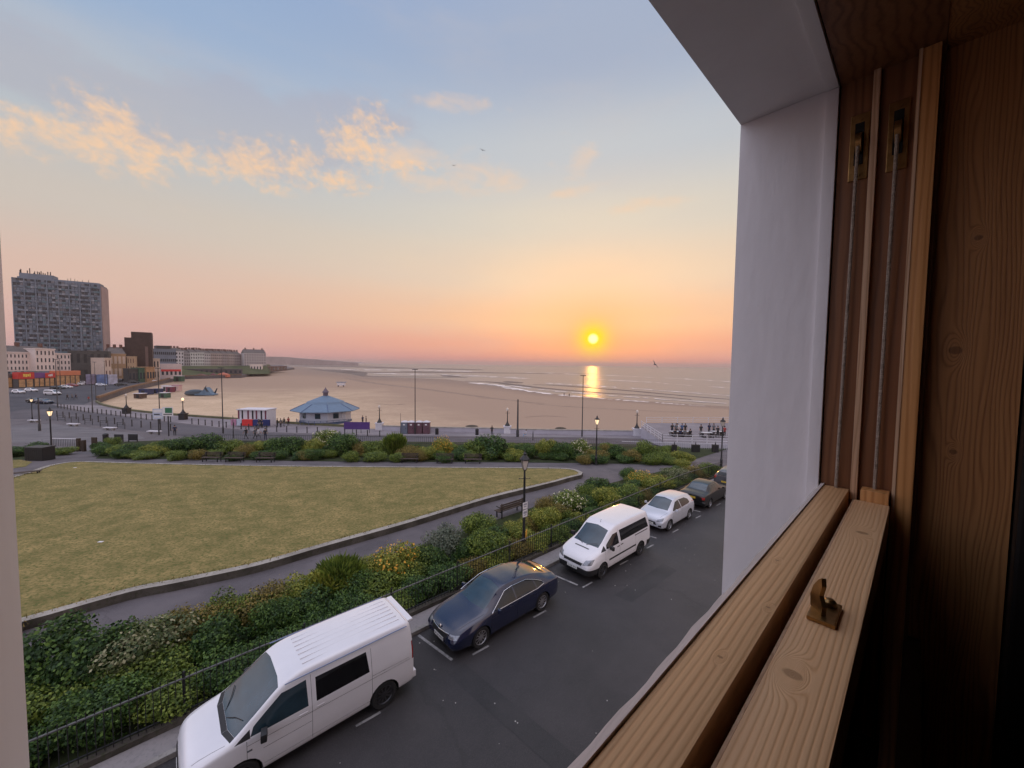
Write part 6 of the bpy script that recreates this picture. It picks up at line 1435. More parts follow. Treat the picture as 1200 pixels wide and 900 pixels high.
for (px, py, w_, h, m_, t) in [(262, 442, 9, 4.2, mat('orange_canvas', (.50, .16, .10), .7, .15, .5), 'orange-red tent at the far end of the sand'), (236, 442.5, 8, 3.4, mat('dark_red_canvas', (.18, .07, .06), .7, .15, .5), 'dark red ride at the far end of the sand'), (250, 441.5, 5, 3.2, M_maroon, 'maroon stall among the far rides'),
                         (272, 440, 5, 4.0, M_greenw, 'green stall among the far rides'), (281, 439.5, 6, 4.5, M_pink, 'pink stall among the far rides')]:
    r = empty('fairground_stall', on_sand(px, py), 0, t, 'stall', 'stalls and rides at the far end of the sand'); MB().box(-w_/2, w_/2, -2, 2, 0, h*.55).build('wall', m_, r); MB().lathe([(w_*.62, h*.553), (w_*.5, h*.7), (.1, h)], 4, Matrix.Diagonal((1, .5, 1, 1)), rot=pi/4).build('roof', m_, r)
# lifeguard hut / small white boat trailer on sand
r = empty('beach_trailer', on_sand(400, 453), R_(12), 'small white lifeguard hut on wheels far out on the sand', 'hut')
MB().box(-2.2, 2.2, -1.1, 1.1, .7, 2.5, bev=.1).build('cabin', M_ped, r); MB().box(-2.7, 2.7, -1.4, 1.4, 2.503, 2.75, bev=.05).build('roof', M_slate, r)
for s in (-1, 1): MB().cyl((s*1.4, -1.2, .4), (s*1.4, -1.0, .4), .4, n=10).build('wheel', M_tyre, r)
for (x0, y0, w_) in [(548, 496.5, 1.5), (652, 499.0, 1.3), (645, 487.5, .0)]:
    if w_:
        r = MB().lathe([(w_, 0), (w_*.8, .14), (w_*.4, .26), (0, .28)], 12, Matrix.Diagonal((1, .6, 1, 1))).build('sand_heap', mat('dark_seaweed', (.07, .055, .04), .9, .3, 1), smooth=True); r.location = on_sand(x0+5, y0+3, -5.0); tag(r, 'dark heap of seaweed on the sand ' + ('behind the second white pedestal' if x0 < 600 else 'left of the tall column in the glitter'), 'seaweed')
# ------------------------------------------------------------------ buildings on the far left
def zpx(px, py, Y): return at_Y(px, py, Y).z
def building(name, label, A, B, depth, floors, bays, z0, z1, wall_m, win_m, roof='flat', roof_m=None, ww=.45, wh=.55, group=None, cornice=True, cat='building', first=0, shop=None, win_kind=True, frame_m=None):
    """facade from A to B (XY), going back `depth`; z0..z1 above the local ground -3.5"""
    A = Vector((A[0], A[1])); B = Vector((B[0], B[1])); L_ = (B-A).length; ang = math.atan2(B.y-A.y, B.x-A.x)
    r = empty(name, (A.x, A.y, -3.5), ang, label, cat, group)
    z0 += 3.5; z1 += 3.5
    MB().box(0, L_, 0, depth, z0, z1).build('wall', wall_m, r)
    if cornice: MB().box(-.15, L_+.15, -.25, depth+.1, z1+.003, z1+.5).build('cornice', wall_m if cornice is True else cornice, r)
    if roof == 'pitched':
        zr = z1+.5; v = [(0, 0, zr), (L_, 0, zr), (L_, depth, zr), (0, depth, zr), (.6, depth*.4, zr+depth*.28), (L_-.6, depth*.4, zr+depth*.28)]
        b = MB(); b._add(v, None, [(0, 1, 5, 4), (1, 2, 5), (2, 3, 4, 5), (3, 0, 4)]); rr = b.build('roof', roof_m, r)
        for x in (.12, .5, .88): MB().box(L_*x-.6, L_*x+.6, depth*.35, depth*.35+1, zr+.5, zr+depth*.28+1.6).build('chimney', M_brick, rr)
    fh = (z1-z0)/floors; bw = L_/bays; me = None; cnt = floors*bays
    if cnt > 100:
        b = MB()
        for f in range(first, floors):
            for k in range(bays):
                x = bw*(k+.5); z = z0+fh*(f+.28); b.mi = random.choice((0, 0, 1, 2)); b.box(x-bw*ww/2, x+bw*ww/2, -.06, .02, z, z+fh*wh)
        tag(b.build('window', win_m if isinstance(win_m, list) else [win_m, M_curt, M_glass_f], r), kind='stuff')
    else:
        for f in range(first, floors):
            for k in range(bays):
                x = bw*(k+.5); z = z0+fh*(f+.25)
                if me is None:
                    b = MB(); b.box(-bw*ww/2, bw*ww/2, -.06, .02, 0, fh*wh); b.mi = 1; b.box(-bw*ww/2-.08, bw*ww/2+.08, -.12, -.001, -.14, -.02); o = b.build('window', [win_m if not isinstance(win_m, list) else win_m[0], wall_m], r); me = o.data
                else: o = link('window', me, r)
                o.location = (x, 0, z)
    return r
M_brick = mat('dark_red_brick', (.13, .065, .05), .9, .2, .6); M_glass_f = mat('far_window_glass', (.03, .04, .055), .15, .5, .4); M_curt = mat('far_curtained_window', (.16, .16, .18), .5, .5, .5)
M_hotel = mat('white_stucco', (.74, .64, .60), .8, .08, .3); M_slate_d = mat('dark_slate', (.12, .105, .10), .8, .2, .4)
M_conc = mat('grey_blue_concrete', (.17, .20, .245), .8, .15, .2); M_conc_d = mat('dark_blue_concrete', (.11, .135, .17), .8, .15, .2); M_teal = mat('teal_panel', (.11, .17, .20), .7, .15, .2); M_conc_l = mat('pale_concrete', (.27, .29, .33), .8, .12, .15)
def pxl(px, Y): d = ray(px, 430); return Vector((d.x/d.y*Y, Y))
# tower block
A, B = pxl(19.5, 230), pxl(121, 250); ang = math.atan2(B.y-A.y, B.x-A.x); L_ = (B-A).length
r = empty('tower_block', (A.x, A.y, -3.5), ang, 'long concrete tower block of many storeys with aerials on its roof', 'tower block')
zt = zpx(121, 333.5, 250)+3.5; nf = 19; fh = (zt-8)/nf
MB().box(0, L_, .6, 14, 0, zt).build('wall', M_conc, r)
rt = random.Random(3)
for f in range(nf):
    z = 8+f*fh
    b = MB(); 
    n = 26
    for k in range(n):
        x0 = L_*k/n+.12; x1 = L_*(k+1)/n-.12; b.mi = rt.choice((0, 0, 0, 1, 2, 2)); b.box(x0, x1, .3+rt.choice((0, 0, .15)), .62, z+fh*.45, z+fh*.92)
    b.build('window_row', [M_glass_f, M_curt, M_conc], r)
    b = MB()
    for k in range(26): b.mi = rt.choice((0, 0, 1, 2, 2, 3)); b.box(L_*k/26+.02, L_*(k+1)/26-.02, .05+rt.choice((0, .1)), .58, z+fh*.02, z+fh*.40)
    b.build('balcony_band', [M_conc, M_conc_l, M_conc_d, M_teal], r)
b = MB()
for k in range(9): x = L_*k/8; b.box(x-.25, x+.25, -.05, .04, 0, zt)
b.build('pier', M_conc, r)
MB().box(L_+.003, L_+.5, .6, 14.2, 0, zt-1).build('end_wall', mat('pinkish_end_panel', (.36, .27, .26), .8, .1, .2), r)
MB().box(1, L_-1, 3, 12, zt+.003, zt+1.2).build('roof_parapet', M_conc, r)
MB().box(1.5, L_*.42, 4, 11, zt+1.2, zt+3.6).build('plant_room', M_conc, r)
for i in range(16):
    x = rt.uniform(1.5, L_*.5); h = rt.uniform(1.5, 4.5) if x < 6 else rt.uniform(.6, 2.2); MB().cyl((x, 5, zt+3.6), (x, 5, zt+3.6+h), .22, n=5).build('aerial', M_iron, r)
for i in range(6): x = rt.uniform(L_*.5, L_*.95); MB().cyl((x, 5, zt+1.2), (x, 5, zt+1.2+rt.uniform(.8, 2)), .12, n=5).build('aerial', M_iron, r)
# podium below the tower
M_pod = mat('dark_podium_concrete', (.075, .070, .068), .9, .25, .25)
building('shopping_podium', 'low dark concrete podium at the foot of the tower block', pxl(80, 205), pxl(128, 215), 10, 2, 6, -3.5, zpx(100, 411, 210), M_pod, mat('podium_recess', (.03, .03, .03), .8, .2, 1), cornice=False)
# white hotel row with shops
building('hotel_terrace', 'long white terrace with rows of sash windows above bright shopfronts', pxl(-8, 165), pxl(66, 188), 10, 3, 17, 3.4, zpx(40, 414, 178), M_hotel, M_glass_f, 'pitched', M_slate_d, ww=.34, wh=.5)
building('hotel_wing', 'taller white middle block of the terrace in front of the slate roof', pxl(42, 177.5), pxl(65, 185), 11, 3, 5, 3.4, zpx(50, 409.5, 180), mat('white_stucco_b', (.76, .66, .62), .8, .08, .3), M_glass_f, ww=.34)
building('hotel_end_house', 'white end house of the terrace with a pale street side', pxl(66, 188.5), pxl(83, 194), 9, 3, 4, 3.2, zpx(75, 415, 190), mat('white_stucco_c', (.70, .60, .57), .8, .08, .3), M_glass_f, ww=.34)
building('green_roof_hall', 'hall with a pale green roof behind the white terrace', pxl(6, 196), pxl(30, 200), 18, 1, 3, -3.5, zpx(20, 407, 198), mat('pale_green_roof', (.17, .235, .24), .7, .1, .3), M_glass_f, cornice=False)
# arcade fascias
M_fred = mat('red_fascia', (.55, .04, .03), .5, .15, .5); M_forg = mat('orange_fascia', (.60, .20, .10), .6, .15, .4); M_fpur = mat('purple_fascia', (.16, .06, .22), .6, .2, .4); M_fblue = mat('blue_hoarding', (.14, .22, .45), .6, .5, .3); M_shop_l = mat('lit_shopfront', (.35, .20, .10), .5, .6, .8, emit=(1.0, .5, .22), es=.05)
def shopfront(px0, px1, Y0, Y1, ytop, ybot, m_, label, text=None, tm=None):
    A, B = pxl(px0, Y0), pxl(px1, Y1); L_ = (B-A).length; r = empty('shopfront', (A.x, A.y, -3.5), math.atan2(B.y-A.y, B.x-A.x), label, 'shopfront', 'shopfronts below the white terrace')
    z1 = zpx((px0+px1)/2, ytop, (Y0+Y1)/2)+3.5; z0 = zpx((px0+px1)/2, ybot, (Y0+Y1)/2)+3.5
    MB().box(0, L_, 0, 2.5, 0, z0).build('shop_wall', M_pod, r); f = MB().box(-.1, L_+.1, -.4, 2.5, z0+.003, z1).build('fascia', m_, r)
    n = max(int(L_/1.8), 2)
    for k in range(n): MB().box(L_*(k+.12)/n, L_*(k+.88)/n, -.08, -.004, .4, z0-.2).build('window', M_shop_l, r)
    if text:
        b = MB(); x = L_*.3; q = random.Random(int(px0))
        while x < L_*.72:
            w_ = q.uniform(.25, .6); b.box(x, x+w_, -.44, -.41, z0+(z1-z0)*q.uniform(.25, .4), z0+(z1-z0)*q.uniform(.6, .8)); x += w_+.12
        b.build('fascia_lettering', tm, f)
M_fyel = mat('yellow_lettering', (.85, .62, .10), .5, .1, 3)
shopfront(8, 19, 163, 166, 438, 442, M_slate_d, 'dark shopfront at the left window edge')
shopfront(20, 38.5, 164, 169, 436.2, 444, M_fred, 'bright red shopfront with yellow lettering', 'marks', M_fyel)
shopfront(39, 51, 169.2, 173, 436.8, 442.8, M_fpur, 'purple and lilac shopfront right of the red one')
shopfront(51.5, 63, 173.2, 177, 437, 442.6, M_fred, 'second red shopfront, right of the purple one', 'marks', M_sign_w)
shopfront(63.5, 93, 177.5, 187, 434.5, 439.8, M_forg, 'long orange-pink awning shopfront at the end of the terrace')
# hoardings
for (a, b_, t) in [(100.5, 112, 'lilac hoarding panel behind the parked cars'), (113, 126, 'bright blue hoarding panel behind the parked cars'), (126.5, 137, 'pale blue hoarding panel behind the parked cars')]:
    A, B = pxl(a, 190), pxl(b_, 196); L_ = (B-A).length; r = empty('hoarding', (A.x, A.y, -3.5), math.atan2(B.y-A.y, B.x-A.x), t, 'hoarding', 'hoardings at the foot of the tower')
    MB().box(0, L_, 0, .2, .3, 5.2).build('panel', {'lil': mat('lilac_hoarding', (.36, .33, .48), .6, .4, .4), 'bri': M_fblue, 'pal': mat('pale_blue_hoarding', (.40, .43, .58), .6, .4, .4)}[t[:3]], r)
    for k in range(4): MB().box(L_*k/3-.08, L_*k/3+.08, .2, .4, 0, 5).build('post', M_iron, r)
# cream houses and the cinema
M_cr = mat('cream_render', (.50, .36, .24), .8, .12, .3); M_cr2 = mat('pale_cream_render', (.60, .48, .40), .8, .1, .3)
building('narrow_white_house', 'narrow cream house with two tall window pairs right of the podium', pxl(122.5, 196), pxl(130.5, 199), 8, 2, 2, -1, zpx(126, 420.5, 198), M_cr2, M_brick, ww=.3, wh=.6)
building('cinema_wing', 'tan brick cinema wing with large pale window panels', pxl(128, 222), pxl(148, 228), 14, 2, 4, -2, zpx(138, 415.5, 225), mat('tan_brick', (.42, .28, .17), .85, .15, .4), M_cr2, 'pitched', M_slate_d, ww=.62, wh=.6)
building('cinema_annex', 'low cream annex left of the dark tower', pxl(149, 228), pxl(158, 230), 10, 3, 3, -3, zpx(153, 418.5, 229), M_cr, M_brick, ww=.3)
M_dkb = mat('dark_brown_brick', (.055, .035, .030), .9, .25, .5)
r = building('cinema_tower', 'dark brown brick cinema tower with a stepped left shoulder and tall fin', pxl(155, 236), pxl(179, 242), 14, 1, 1, -3.5, zpx(167, 389.2, 239), M_dkb, M_dkb, cornice=False, ww=.01, wh=.01)
MB().box(-3.0, -.003, 0, 12, 0, zpx(150, 395.5, 236)+3.5).build('shoulder', M_dkb, r); MB().box(-4.6, -3.003, 0, 12, 0, zpx(148, 406.5, 236)+3.5).build('lower_shoulder', M_dkb, r)
MB().box(6.0, 7.4, -.5, -.003, 4, zpx(167, 406, 239)+3.5).build('fin', mat('brown_fin', (.14, .09, .08), .8, .15, 1), r)
# low seafront shops
def lowshop(a, b_, Y, yt, m_, t, fm=None):
    r = building('low_shop', t, pxl(a, Y), pxl(b_, Y+4), 8, 1, 3, -3.5, zpx((a+b_)/2, yt, Y), m_, M_glass_f, cornice=fm or True, ww=.6, wh=.45, cat='shop', group='low shops along the coast road')
lowshop(150, 163, 215, 433, M_pod, 'grey low shop under the cinema wing'); lowshop(163, 174, 218, 432, M_greenw, 'green low shop under the cinema tower'); lowshop(171.5, 181, 220, 431, mat('yellow_shop', (.36, .21, .11), .6, .3, .5), 'orange-tan low shop under the cinema tower')
building('white_shop', 'cream building between the cinema tower and the red-striped arcade', pxl(179.5, 245), pxl(187, 247), 10, 2, 2, -3.5, zpx(183, 421, 246), M_cr2, M_glass_f)
r = building('striped_arcade', 'white single-storey arcade with broad red stripes', pxl(188, 262), pxl(213, 270), 12, 1, 5, -3.5, zpx(200, 426.3, 266), mat('white_arcade', (.60, .50, .50), .7, .1, .3), M_glass_f, cornice=False, ww=.5, wh=.25)
MB().box(.2, 10.6, -.1, -.004, 5.0, 6.4).build('red_stripe', M_red, r)
building('long_grey_block', 'long grey-blue flat-roofed block with a green-glass lower storey', pxl(179, 285), pxl(207, 300), 14, 4, 12, -3.5, zpx(192, 409.5, 290), mat('steel_blue_cladding', (.16, .19, .25), .7, .15, .2), M_glass_f, ww=.7, wh=.4)
building('rooftop_block', 'small dark flat-roofed block rising behind the long grey block', pxl(184, 300), pxl(200, 306), 14, 1, 6, -3.5, zpx(192, 405.8, 302), M_pod, M_glass_f)
# the grassy bank and the terrace on it
M_bank = ground_mat('bank_grass', (.05, .065, .03), (.09, .10, .045), (.12, .10, .06), .05, .4, .95, .3, 2, .2)
bank = [pxl(196, 330), pxl(330, 420), pxl(330, 480), pxl(196, 420)]
b = MB(); zz = [-3.6, -3.6, 4.2, 4.2]
pts = [pxl(200, 318), pxl(316, 400), pxl(319, 700), pxl(180, 620)]; top = [pxl(202, 345), pxl(312, 440), pxl(316, 700), pxl(182, 620)]
b._add([(p.x, p.y, -3.6) for p in pts]+[(p.x, p.y, 4.0) for p in top], None, [(4, 5, 6, 7), (0, 1, 5, 4), (1, 2, 6, 5), (3, 0, 4, 7)]); tag(b.build('grassy_bank', M_bank), kind='structure')
cols = [tuple(min(q_*2.0, .62) for q_ in c_) for c_ in [(.30, .29, .31), (.17, .16, .17), (.36, .34, .35), (.40, .37, .36), (.28, .26, .27), (.22, .18, .17), (.24, .20, .19), (.20, .17, .17), (.25, .21, .20), (.21, .18, .18)]]
xs = [206, 216, 223.5, 232, 240, 247.5, 254, 261, 268, 275, 283]; tp = [408.5, 410.5, 410, 410, 411, 411, 411.2, 411.3, 411.6, 412]
hl = ['pale corner house at the left end of the far terrace', 'dark narrow house second in the far terrace', 'pale grey house third in the far terrace', 'lightest house near the middle of the far terrace', 'mid grey house right of the lightest one', 'brown-grey house, first of the darker five', 'brown-grey house, second of the darker five', 'brown-grey house, third of the darker five', 'brown-grey house, fourth of the darker five', 'brown-grey house at the right end of the far terrace']
for i in range(10):
    Y0 = 360+(xs[i]-206)*.95; Y1 = 360+(xs[i+1]-206)*.95
    building('terraced_house', hl[i], pxl(xs[i], Y0), pxl(xs[i+1]-.25, Y1), 12, 4, 3, 4, zpx(xs[i], tp[i]+3.6, Y0), mat('terrace_wall_%d' % i, cols[i], .85, .1, .2), M_glass_f, 'pitched', M_slate_d, ww=.4, group='houses of the far terrace')
building('seafront_hotel_block', 'large pale corner block with a rounded slate top beyond the terrace', pxl(286, 425), pxl(312, 440), 16, 5, 9, 3, zpx(300, 414.5, 430), mat('pale_block_wall', (.50, .45, .45), .85, .1, .2), M_glass_f, 'pitched', M_slate_d)
building('white_beach_cafe', 'low white building at the end of the far beach', pxl(293, 410), pxl(307, 415), 8, 1, 4, -3.5, zpx(300, 427.5, 412), M_hotel, M_glass_f)
building('far_beach_shelter', 'low reddish-brown building on the point beyond the cafe', pxl(308, 470), pxl(336, 560), 10, 1, 6, -3.5, zpx(320, 429.8, 500), mat('reddish_brown', (.13, .08, .07), .85, .2, .2), M_glass_f)
building('far_beach_shelter', 'long low dark building below the bank', pxl(215, 345), pxl(284, 372), 8, 1, 12, -3.5, zpx(250, 433, 358), mat('dark_mauve', (.10, .085, .09), .85, .2, .2), M_glass_f)
# ------------------------------------------------------------------ parked and moving cars in the distance
def far_proto(P, pm):
    P = dict(P); P['nx'] = 26; P['nk'] = 2; P['paint'] = pm
    for k in ('seams', 'tseams', 'plates', 'handles'): P[k] = []
    P['extra'] = None; return P
def make_far(P, pm, name):
    P = far_proto(P, pm); return make_vehicle(name, (0, 0, -200), 0, P, 'x', 'car', 'cars on the coast road')
protos = {}
def far_car(kind, px, py, rz, label):
    base, pm, nm, cat = dict(w=(hat, M_pw, 'parked_car', 'car'), s=(hat, M_ps, 'parked_car', 'car'), k=(sal, M_pk, 'parked_car', 'car'), r=(hat, M_pr, 'parked_car', 'car'), v=(exp_, M_pw, 'delivery_van', 'van'), b=(sal, M_pb, 'parked_car', 'car'), g=(hat, M_pg, 'parked_car', 'car'))[kind]
    if kind not in protos: protos[kind] = o = make_far(base, pm, nm)
    else: o = copy_tree(protos[kind])
    o.location = G(px, py); o.rotation_euler = (0, 0, R_(rz)); o['label'] = label; o['category'] = cat; o['group'] = 'cars on the coast road'
for a in [('w', 22, 461, -8, 'white car parked nearest the left window edge below the shops'), ('w', 37, 459, -5, 'white car parked below the red shopfront'), ('v', 62, 463, -6, 'white van stopped beside two tall columns'),
          ('w', 78, 455, 12, 'white car parked below the orange awning'), ('r', 85, 453, 12, 'dark red car below the end of the orange awning'), ('w', 92, 451.5, 12, 'small white car right of the red car'), ('w', 99, 450, 12, 'white car at the left end of the hoardings'),
          ('k', 68, 456, 10, 'black car parked below the second red shopfront'), ('r', 106, 448.5, 14, 'red car before the lilac hoarding'), ('w', 114.5, 448, 14, 'white car before the blue hoarding'), ('s', 119, 452.5, 14, 'silver car on the road beside the tall column'),
          ('w', 143, 445, 16, 'white car right of the hoardings'), ('w', 149.5, 444, 16, 'second white car right of the hoardings'), ('k', 130, 447.5, 16, 'black car before the pale blue hoarding'), ('k', 42, 472, -10, 'dark car on the junction near the window edge'), ('b', 52, 473, -10, 'dark blue car on the junction behind the dark post'),
          ('k', 142, 452, 35, 'dark car beside the brown sea wall'), ('k', 157, 449, 35, 'second dark car beside the brown sea wall'), ('w', 178.5, 447.5, 40, 'small white car near the brown sea wall top'), ('v', 189.5, 443, 30, 'white van below the cream building'), ('g', 170, 443, 20, 'grey car below the green shop'),
          ('w', 216, 437.8, 30, 'white car before the striped arcade'), ('s', 222, 437, 30, 'silver car right of the striped arcade'), ('g', 240, 436, 20, 'grey car on the far coast road'), ('w', 254, 435.5, 20, 'white car on the far coast road below the terrace'), ('k', 163, 443.5, 18, 'black car below the grey shop')]:
    far_car(*a)

# ------------------------------------------------------------------ people (each body one skinned mesh)
SKIN_M = mat('skin', (.42, .24, .17), .6, .1, 8)
def cloth(name, c): return mat(name, c, .85, .12, 6)
HAIR = mat('dark_hair', (.03, .02, .015), .7, .2, 20)
def person_mesh(pose, top_m, leg_m):
    J = {'pel': (0, 0, .95, .155), 'sp': (0, 0, 1.15, .135), 'ch': (0, .0, 1.36, .165), 'nk': (0, 0, 1.50, .055), 'hd': (0, .015, 1.62, .085), 'ht': (0, .01, 1.70, .08)}
    sit = pose == 'sit'
    dz = -.50 if sit else 0
    J = {k: (x, y, z+dz, r) for k, (x, y, z, r) in J.items()}
    E = [('pel', 'sp'), ('sp', 'ch'), ('ch', 'nk'), ('nk', 'hd'), ('hd', 'ht')]
    st = .22 if pose == 'walk' else 0
    for s, n in ((-1, 'l'), (1, 'r')):
        f = st*s
        if sit: L = [('hp', s*.10, .03, .43, .10), ('kn', s*.13, .46, .46, .07), ('an', s*.13, .44, .08, .042), ('ft', s*.14, .60, .035, .038)]
        else: L = [('hp', s*.10, 0, .88, .10), ('kn', s*.11, f*.9+(.06 if f else 0), .50, .068), ('an', s*.11, f*1.5-(.05 if f else 0), .09, .042), ('ft', s*.12, f*1.5+.13, .035, .038)]
        A = [('sh', s*.19, 0, 1.41+dz, .062), ('el', s*.25, (.05 if not sit else .1)-f*.5, 1.13+dz, .046), ('wr', s*.24, (.10 if not sit else .32)-f*.9, .89+dz+(.16 if sit else 0), .032), ('ha', s*.23, (.13 if not sit else .40)-f*1.0, .81+dz+(.24 if sit else 0), .035)]
        for k, x, y, z, r in L+A: J[k+n] = (x, y, z, r)
        E += [('pel', 'hp'+n), ('hp'+n, 'kn'+n), ('kn'+n, 'an'+n), ('an'+n, 'ft'+n), ('ch', 'sh'+n), ('sh'+n, 'el'+n), ('el'+n, 'wr'+n), ('wr'+n, 'ha'+n)]
    keys = list(J); me = bpy.data.meshes.new('person'); me.from_pydata([J[k][:3] for k in keys], [(keys.index(a), keys.index(b)) for a, b in E], [])
    o = bpy.data.objects.new('person', me); COL.objects.link(o); m_ = o.modifiers.new('s', 'SKIN')
    for i, k in enumerate(keys):
        me.skin_vertices[0].data[i].radius = (J[k][3], J[k][3]*(.72 if k in ('pel', 'sp', 'ch') else 1)); me.skin_vertices[0].data[i].use_root = (k == 'pel')
    o.modifiers.new('u', 'SUBSURF').levels = 1
    ev = o.evaluated_get(bpy.context.evaluated_depsgraph_get()); out = bpy.data.meshes.new_from_object(ev); bpy.data.objects.remove(o)
    out.materials.clear()
    for q in (top_m, leg_m, SKIN_M): out.materials.append(q)
    for p in out.polygons:
        c = p.center; p.use_smooth = True; z = c.z-dz
        if z > 1.47: p.material_index = 2
        elif abs(c.x) > .2 and z < 1.18 and (c.z > .3 if sit else z > .72): p.material_index = 2
        elif (c.z > .52 if sit else z > .93): p.material_index = 0
        else: p.material_index = 1
    return out
hair_b = MB().lathe([(.098, 1.60), (.104, 1.66), (.09, 1.73), (.05, 1.775), (0, 1.785)], 10); hair_o = hair_b.build('hair', HAIR, smooth=True); hair_me = hair_o.data; bpy.data.objects.remove(hair_o)
CL = dict(k=cloth('black_cloth', (.02, .02, .022)), b=cloth('blue_cloth', (.05, .09, .2)), w=cloth('white_cloth', (.55, .55, .58)), g=cloth('grey_cloth', (.12, .12, .13)), r=cloth('red_cloth', (.3, .04, .04)), n=cloth('navy_cloth', (.02, .025, .06)), lb=cloth('light_blue_cloth', (.25, .38, .55)))
pm = {}
def person(px, py, pose, t, l, rz, label, dz=0.0, at=None, group=None):
    key = (pose, t, l)
    if key not in pm: pm[key] = person_mesh(pose, CL[t], CL[l])
    p = at if at is not None else G(px, py, dz)
    o = link('person', pm[key]); o.location = p; o.rotation_euler = (0, 0, R_(rz)); tag(o, label, 'person', group)
    h = link('hair', hair_me, o); h.location = (0, -.005, -.50 if pose == 'sit' else 0)
for a in [(576.5, 510.5, 'stand', 'k', 'k', 180, 'person in black standing against the lilac wall'), (288.5, 514.5, 'walk', 'k', 'k', 90, 'person in dark clothes walking in front of the red counter'), (299, 514.5, 'walk', 'g', 'k', -90, 'person in grey top walking below the kiosk'),
          (303, 515, 'walk', 'w', 'g', -80, 'person in white top beside the grey-topped walker'), (311, 515.5, 'stand', 'k', 'n', 10, 'person in black at the right end of the kiosk group'), (307, 502, 'stand', 'n', 'k', 170, 'person in navy standing at the kiosk counter'), (303.5, 502, 'stand', 'k', 'g', 150, 'person in black and grey at the kiosk counter'),
          (325, 501, 'stand', 'k', 'k', 100, 'person in black left of the pavilion steps'), (329, 501, 'stand', 'g', 'k', -100, 'person in grey beside the pavilion'), (333, 500, 'walk', 'k', 'g', 60, 'person walking towards the pavilion'), (338, 499, 'stand', 'r', 'k', 60, 'person in red nearest the pavilion corner'),
          (79, 468.5, 'walk', 'k', 'k', 20, 'person in black, left of three crossing the coast road'), (84.5, 468.5, 'walk', 'g', 'k', 20, 'person in grey, middle of three crossing the coast road'), (89, 468, 'walk', 'n', 'k', 20, 'person in navy, right of three crossing the coast road'), (104, 471, 'stand', 'r', 'g', 20, 'person in red by the tall column at the bend'),
          (425, 497, 'stand', 'n', 'k', 60, 'person in navy right of the pavilion'), (429, 497.5, 'stand', 'k', 'k', -60, 'person in black right of the pavilion'), (205, 511, 'stand', 'n', 'k', 30, 'person in navy right of the signboard posts')]:
    person(*a)
person(616.5, 511.5, 'sit', 'w', 'lb', 90, 'person in white top and light blue trousers sitting by the wall', at=G(616.5, 511.8)+Vector((0, 0, .0)))
for (px, py, t) in [(661, 464.5, 'left of two tiny figures at the water edge'), (667, 465, 'right of two tiny figures at the water edge')]:
    person(px, py, 'stand', 'k', 'k', 30, 'dark-clothed person, '+t, at=at_z(px, py, -6.75))
# terrace tables and sitters
M_tab = mat('pale_table', (.5, .5, .52), .5, .1, 4)
to = Vector((0, 0, 1.16))
seat = 0
tp_ = []
for i, (px, py, lab) in enumerate([(792, 514.5, 'table at the left group on the terrace'), (803, 514.5, 'table in the middle of the terrace group'), (828, 516, 'empty pale table on the terrace'), (840, 514.5, 'table nearest the reveal on the terrace')]):
    p = at_z(px, py-3.5, TERR_Z); r = empty('terrace_table', p, 0, lab, 'table', 'tables on the terrace')
    MB().box(-.8, .8, -.4, .4, .70, .75, bev=.01).build('table_top', M_tab, r)
    for s in (-1, 1): MB().box(s*.6-.04, s*.6+.04, -.3, .3, 0, .698).build('leg', M_iron, r)
    for s in (-1, 1):
        bb = empty('terrace_bench', p+Vector((0, s*.75, 0)), 0, 'low dark bench '+('behind' if s > 0 else 'in front of')+' the '+lab, 'bench', 'benches at the terrace tables')
        MB().box(-.8, .8, -.15, .15, .38, .43, bev=.01).build('seat', M_bench, bb)
        for q in (-1, 1): MB().box(q*.6-.03, q*.6+.03, -.12, .12, 0, .379).build('leg', M_iron, bb)
    tp_.append(p)
who = [(0, -.45, -1, 'k', 'k', 'in black, leftmost on the terrace'), (0, .35, -1, 'n', 'k', 'in navy, second from left on the terrace'), (0, -.1, 1, 'k', 'n', 'in black and navy behind the left table'), (1, -.4, -1, 'g', 'k', 'in grey at the middle table'), (1, .4, -1, 'k', 'k', 'in black at the right end of the middle table'), (1, .0, 1, 'b', 'k', 'in blue behind the middle table'),
       (3, -.5, -1, 'k', 'k', 'in black left of the far street lamp'), (3, .1, 1, 'g', 'k', 'in grey behind the far street lamp'), (3, .5, -1, 'r', 'k', 'in dark red nearest the reveal'),
       (0, .5, 1, 'g', 'k', 'in grey behind the left table'), (1, .5, 1, 'k', 'k', 'in black behind the right end of the middle table'), (2, -.3, 1, 'k', 'g', 'in black behind the empty table'), (3, -.6, 1, 'n', 'k', 'in navy behind the last table'), (1, -.7, 1, 'w', 'k', 'in white between the two left tables')]
for (ti, dx, s, t, l, lab) in who:
    st_ = s > 0 or ti == 3; p = tp_[ti]+Vector((dx, s*(1.15 if st_ else .75), 0)); person(0, 0, 'stand' if st_ else 'sit', t, l, 0 if s < 0 else 180, ('standing' if st_ else 'seated')+' person '+lab, at=p, group='people on the terrace')
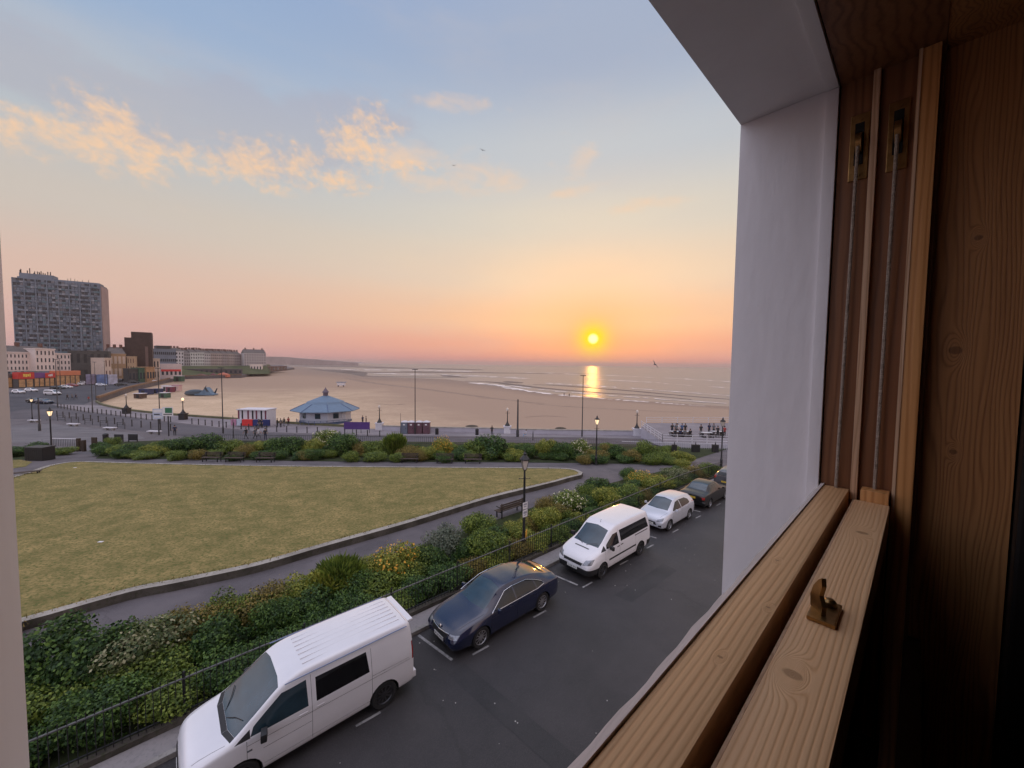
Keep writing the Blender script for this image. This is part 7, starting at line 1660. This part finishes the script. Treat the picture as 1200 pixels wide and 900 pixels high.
# gulls
def gull(px, py, Y, s, label, roll):
    p = at_Y(px, py, Y); r = empty('gull', p, R_(20), label, 'bird', 'birds in the sky'); r.rotation_euler = (0, R_(roll), R_(20)); r.scale = (s,)*3
    MB().lathe([(0, -.30), (.05, -.2), (.08, 0), (.06, .15), (.035, .22), (0, .3)], 8, Matrix.Rotation(pi/2, 4, 'X')).build('body', M_gull, r, smooth=True)
    for q in (-1, 1):
        b = MB(); b._add([(q*.06, -.08, .02), (q*.06, .08, .02), (q*.35, .10, .14), (q*.35, -.03, .14), (q*.75, -.02, .06), (q*.06, 0, -.01), (q*.35, .03, .12)], None, [(0, 1, 2, 3), (3, 2, 4), (0, 5, 6, 3), (5, 1, 2, 6), (3, 6, 4), (6, 2, 4)]); b.build('wing', M_gull, r)
M_gull = mat('gull_feathers', (.12, .12, .13), .7, .2, 5)
gull(767.5, 427, 60, 1.2, 'dark gull flying just above the sea horizon right of the sun', 50); gull(565.5, 176, 60, .7, 'tiny bird, the higher one in the middle of the sky', 10); gull(532, 194, 60, .6, 'tiny bird, the lower one in the middle of the sky', -10)

# ------------------------------------------------------------------ evening haze over the bay
hz = bpy.data.materials.new('haze_air'); hz.use_nodes = True; N, L = hz.node_tree.nodes, hz.node_tree.links; N.remove(N['Principled BSDF'])
pv = N.new('ShaderNodeVolumePrincipled'); pv.inputs['Color'].default_value = (.98, .82, .74, 1); pv.inputs['Density'].default_value = .00015; pv.inputs['Anisotropy'].default_value = .3
L.new(pv.outputs[0], N['Material Output'].inputs['Volume'])
tag(MB().box(-12400, 12400, -80, 12400, -10.2, 66).build('haze', hz), kind='stuff')

# ------------------------------------------------------------------ tell look-alikes apart by their place in their row
bpy.context.view_layer.update()
ORD = ['first', 'second', 'third', 'fourth', 'fifth', 'sixth', 'seventh', 'eighth', 'ninth', 'tenth', 'eleventh', 'twelfth', 'thirteenth', 'fourteenth', 'fifteenth', 'sixteenth', 'seventeenth', 'eighteenth', 'nineteenth', 'twentieth'] + ['twenty-'+q for q in ('first', 'second', 'third', 'fourth', 'fifth', 'sixth', 'seventh', 'eighth', 'ninth')]
ci = cam.matrix_world.inverted()
tops = [o for o in bpy.data.objects if o.parent is None and o.get('label')]
for o in tops:
    for w_ in (' behind the railing', ' in the bed', ' small-leaved', ' fine-leaved', ' mid'):
        if len(o['label'].split()) > 13 and 'bush' in o['label']: o['label'] = o['label'].replace(w_, '')
same = {}
for o in tops: same.setdefault(o['label'], []).append(o)
for lab, os_ in same.items():
    if len(os_) < 2: continue
    def sx(o):
        q = ci @ o.matrix_world.translation; return q.x/-q.z
    os_.sort(key=sx)
    for i, o in enumerate(os_): o['label'] = lab+((', left one', ', right one')[i] if len(os_) == 2 else ', '+ORD[i]+' from left')
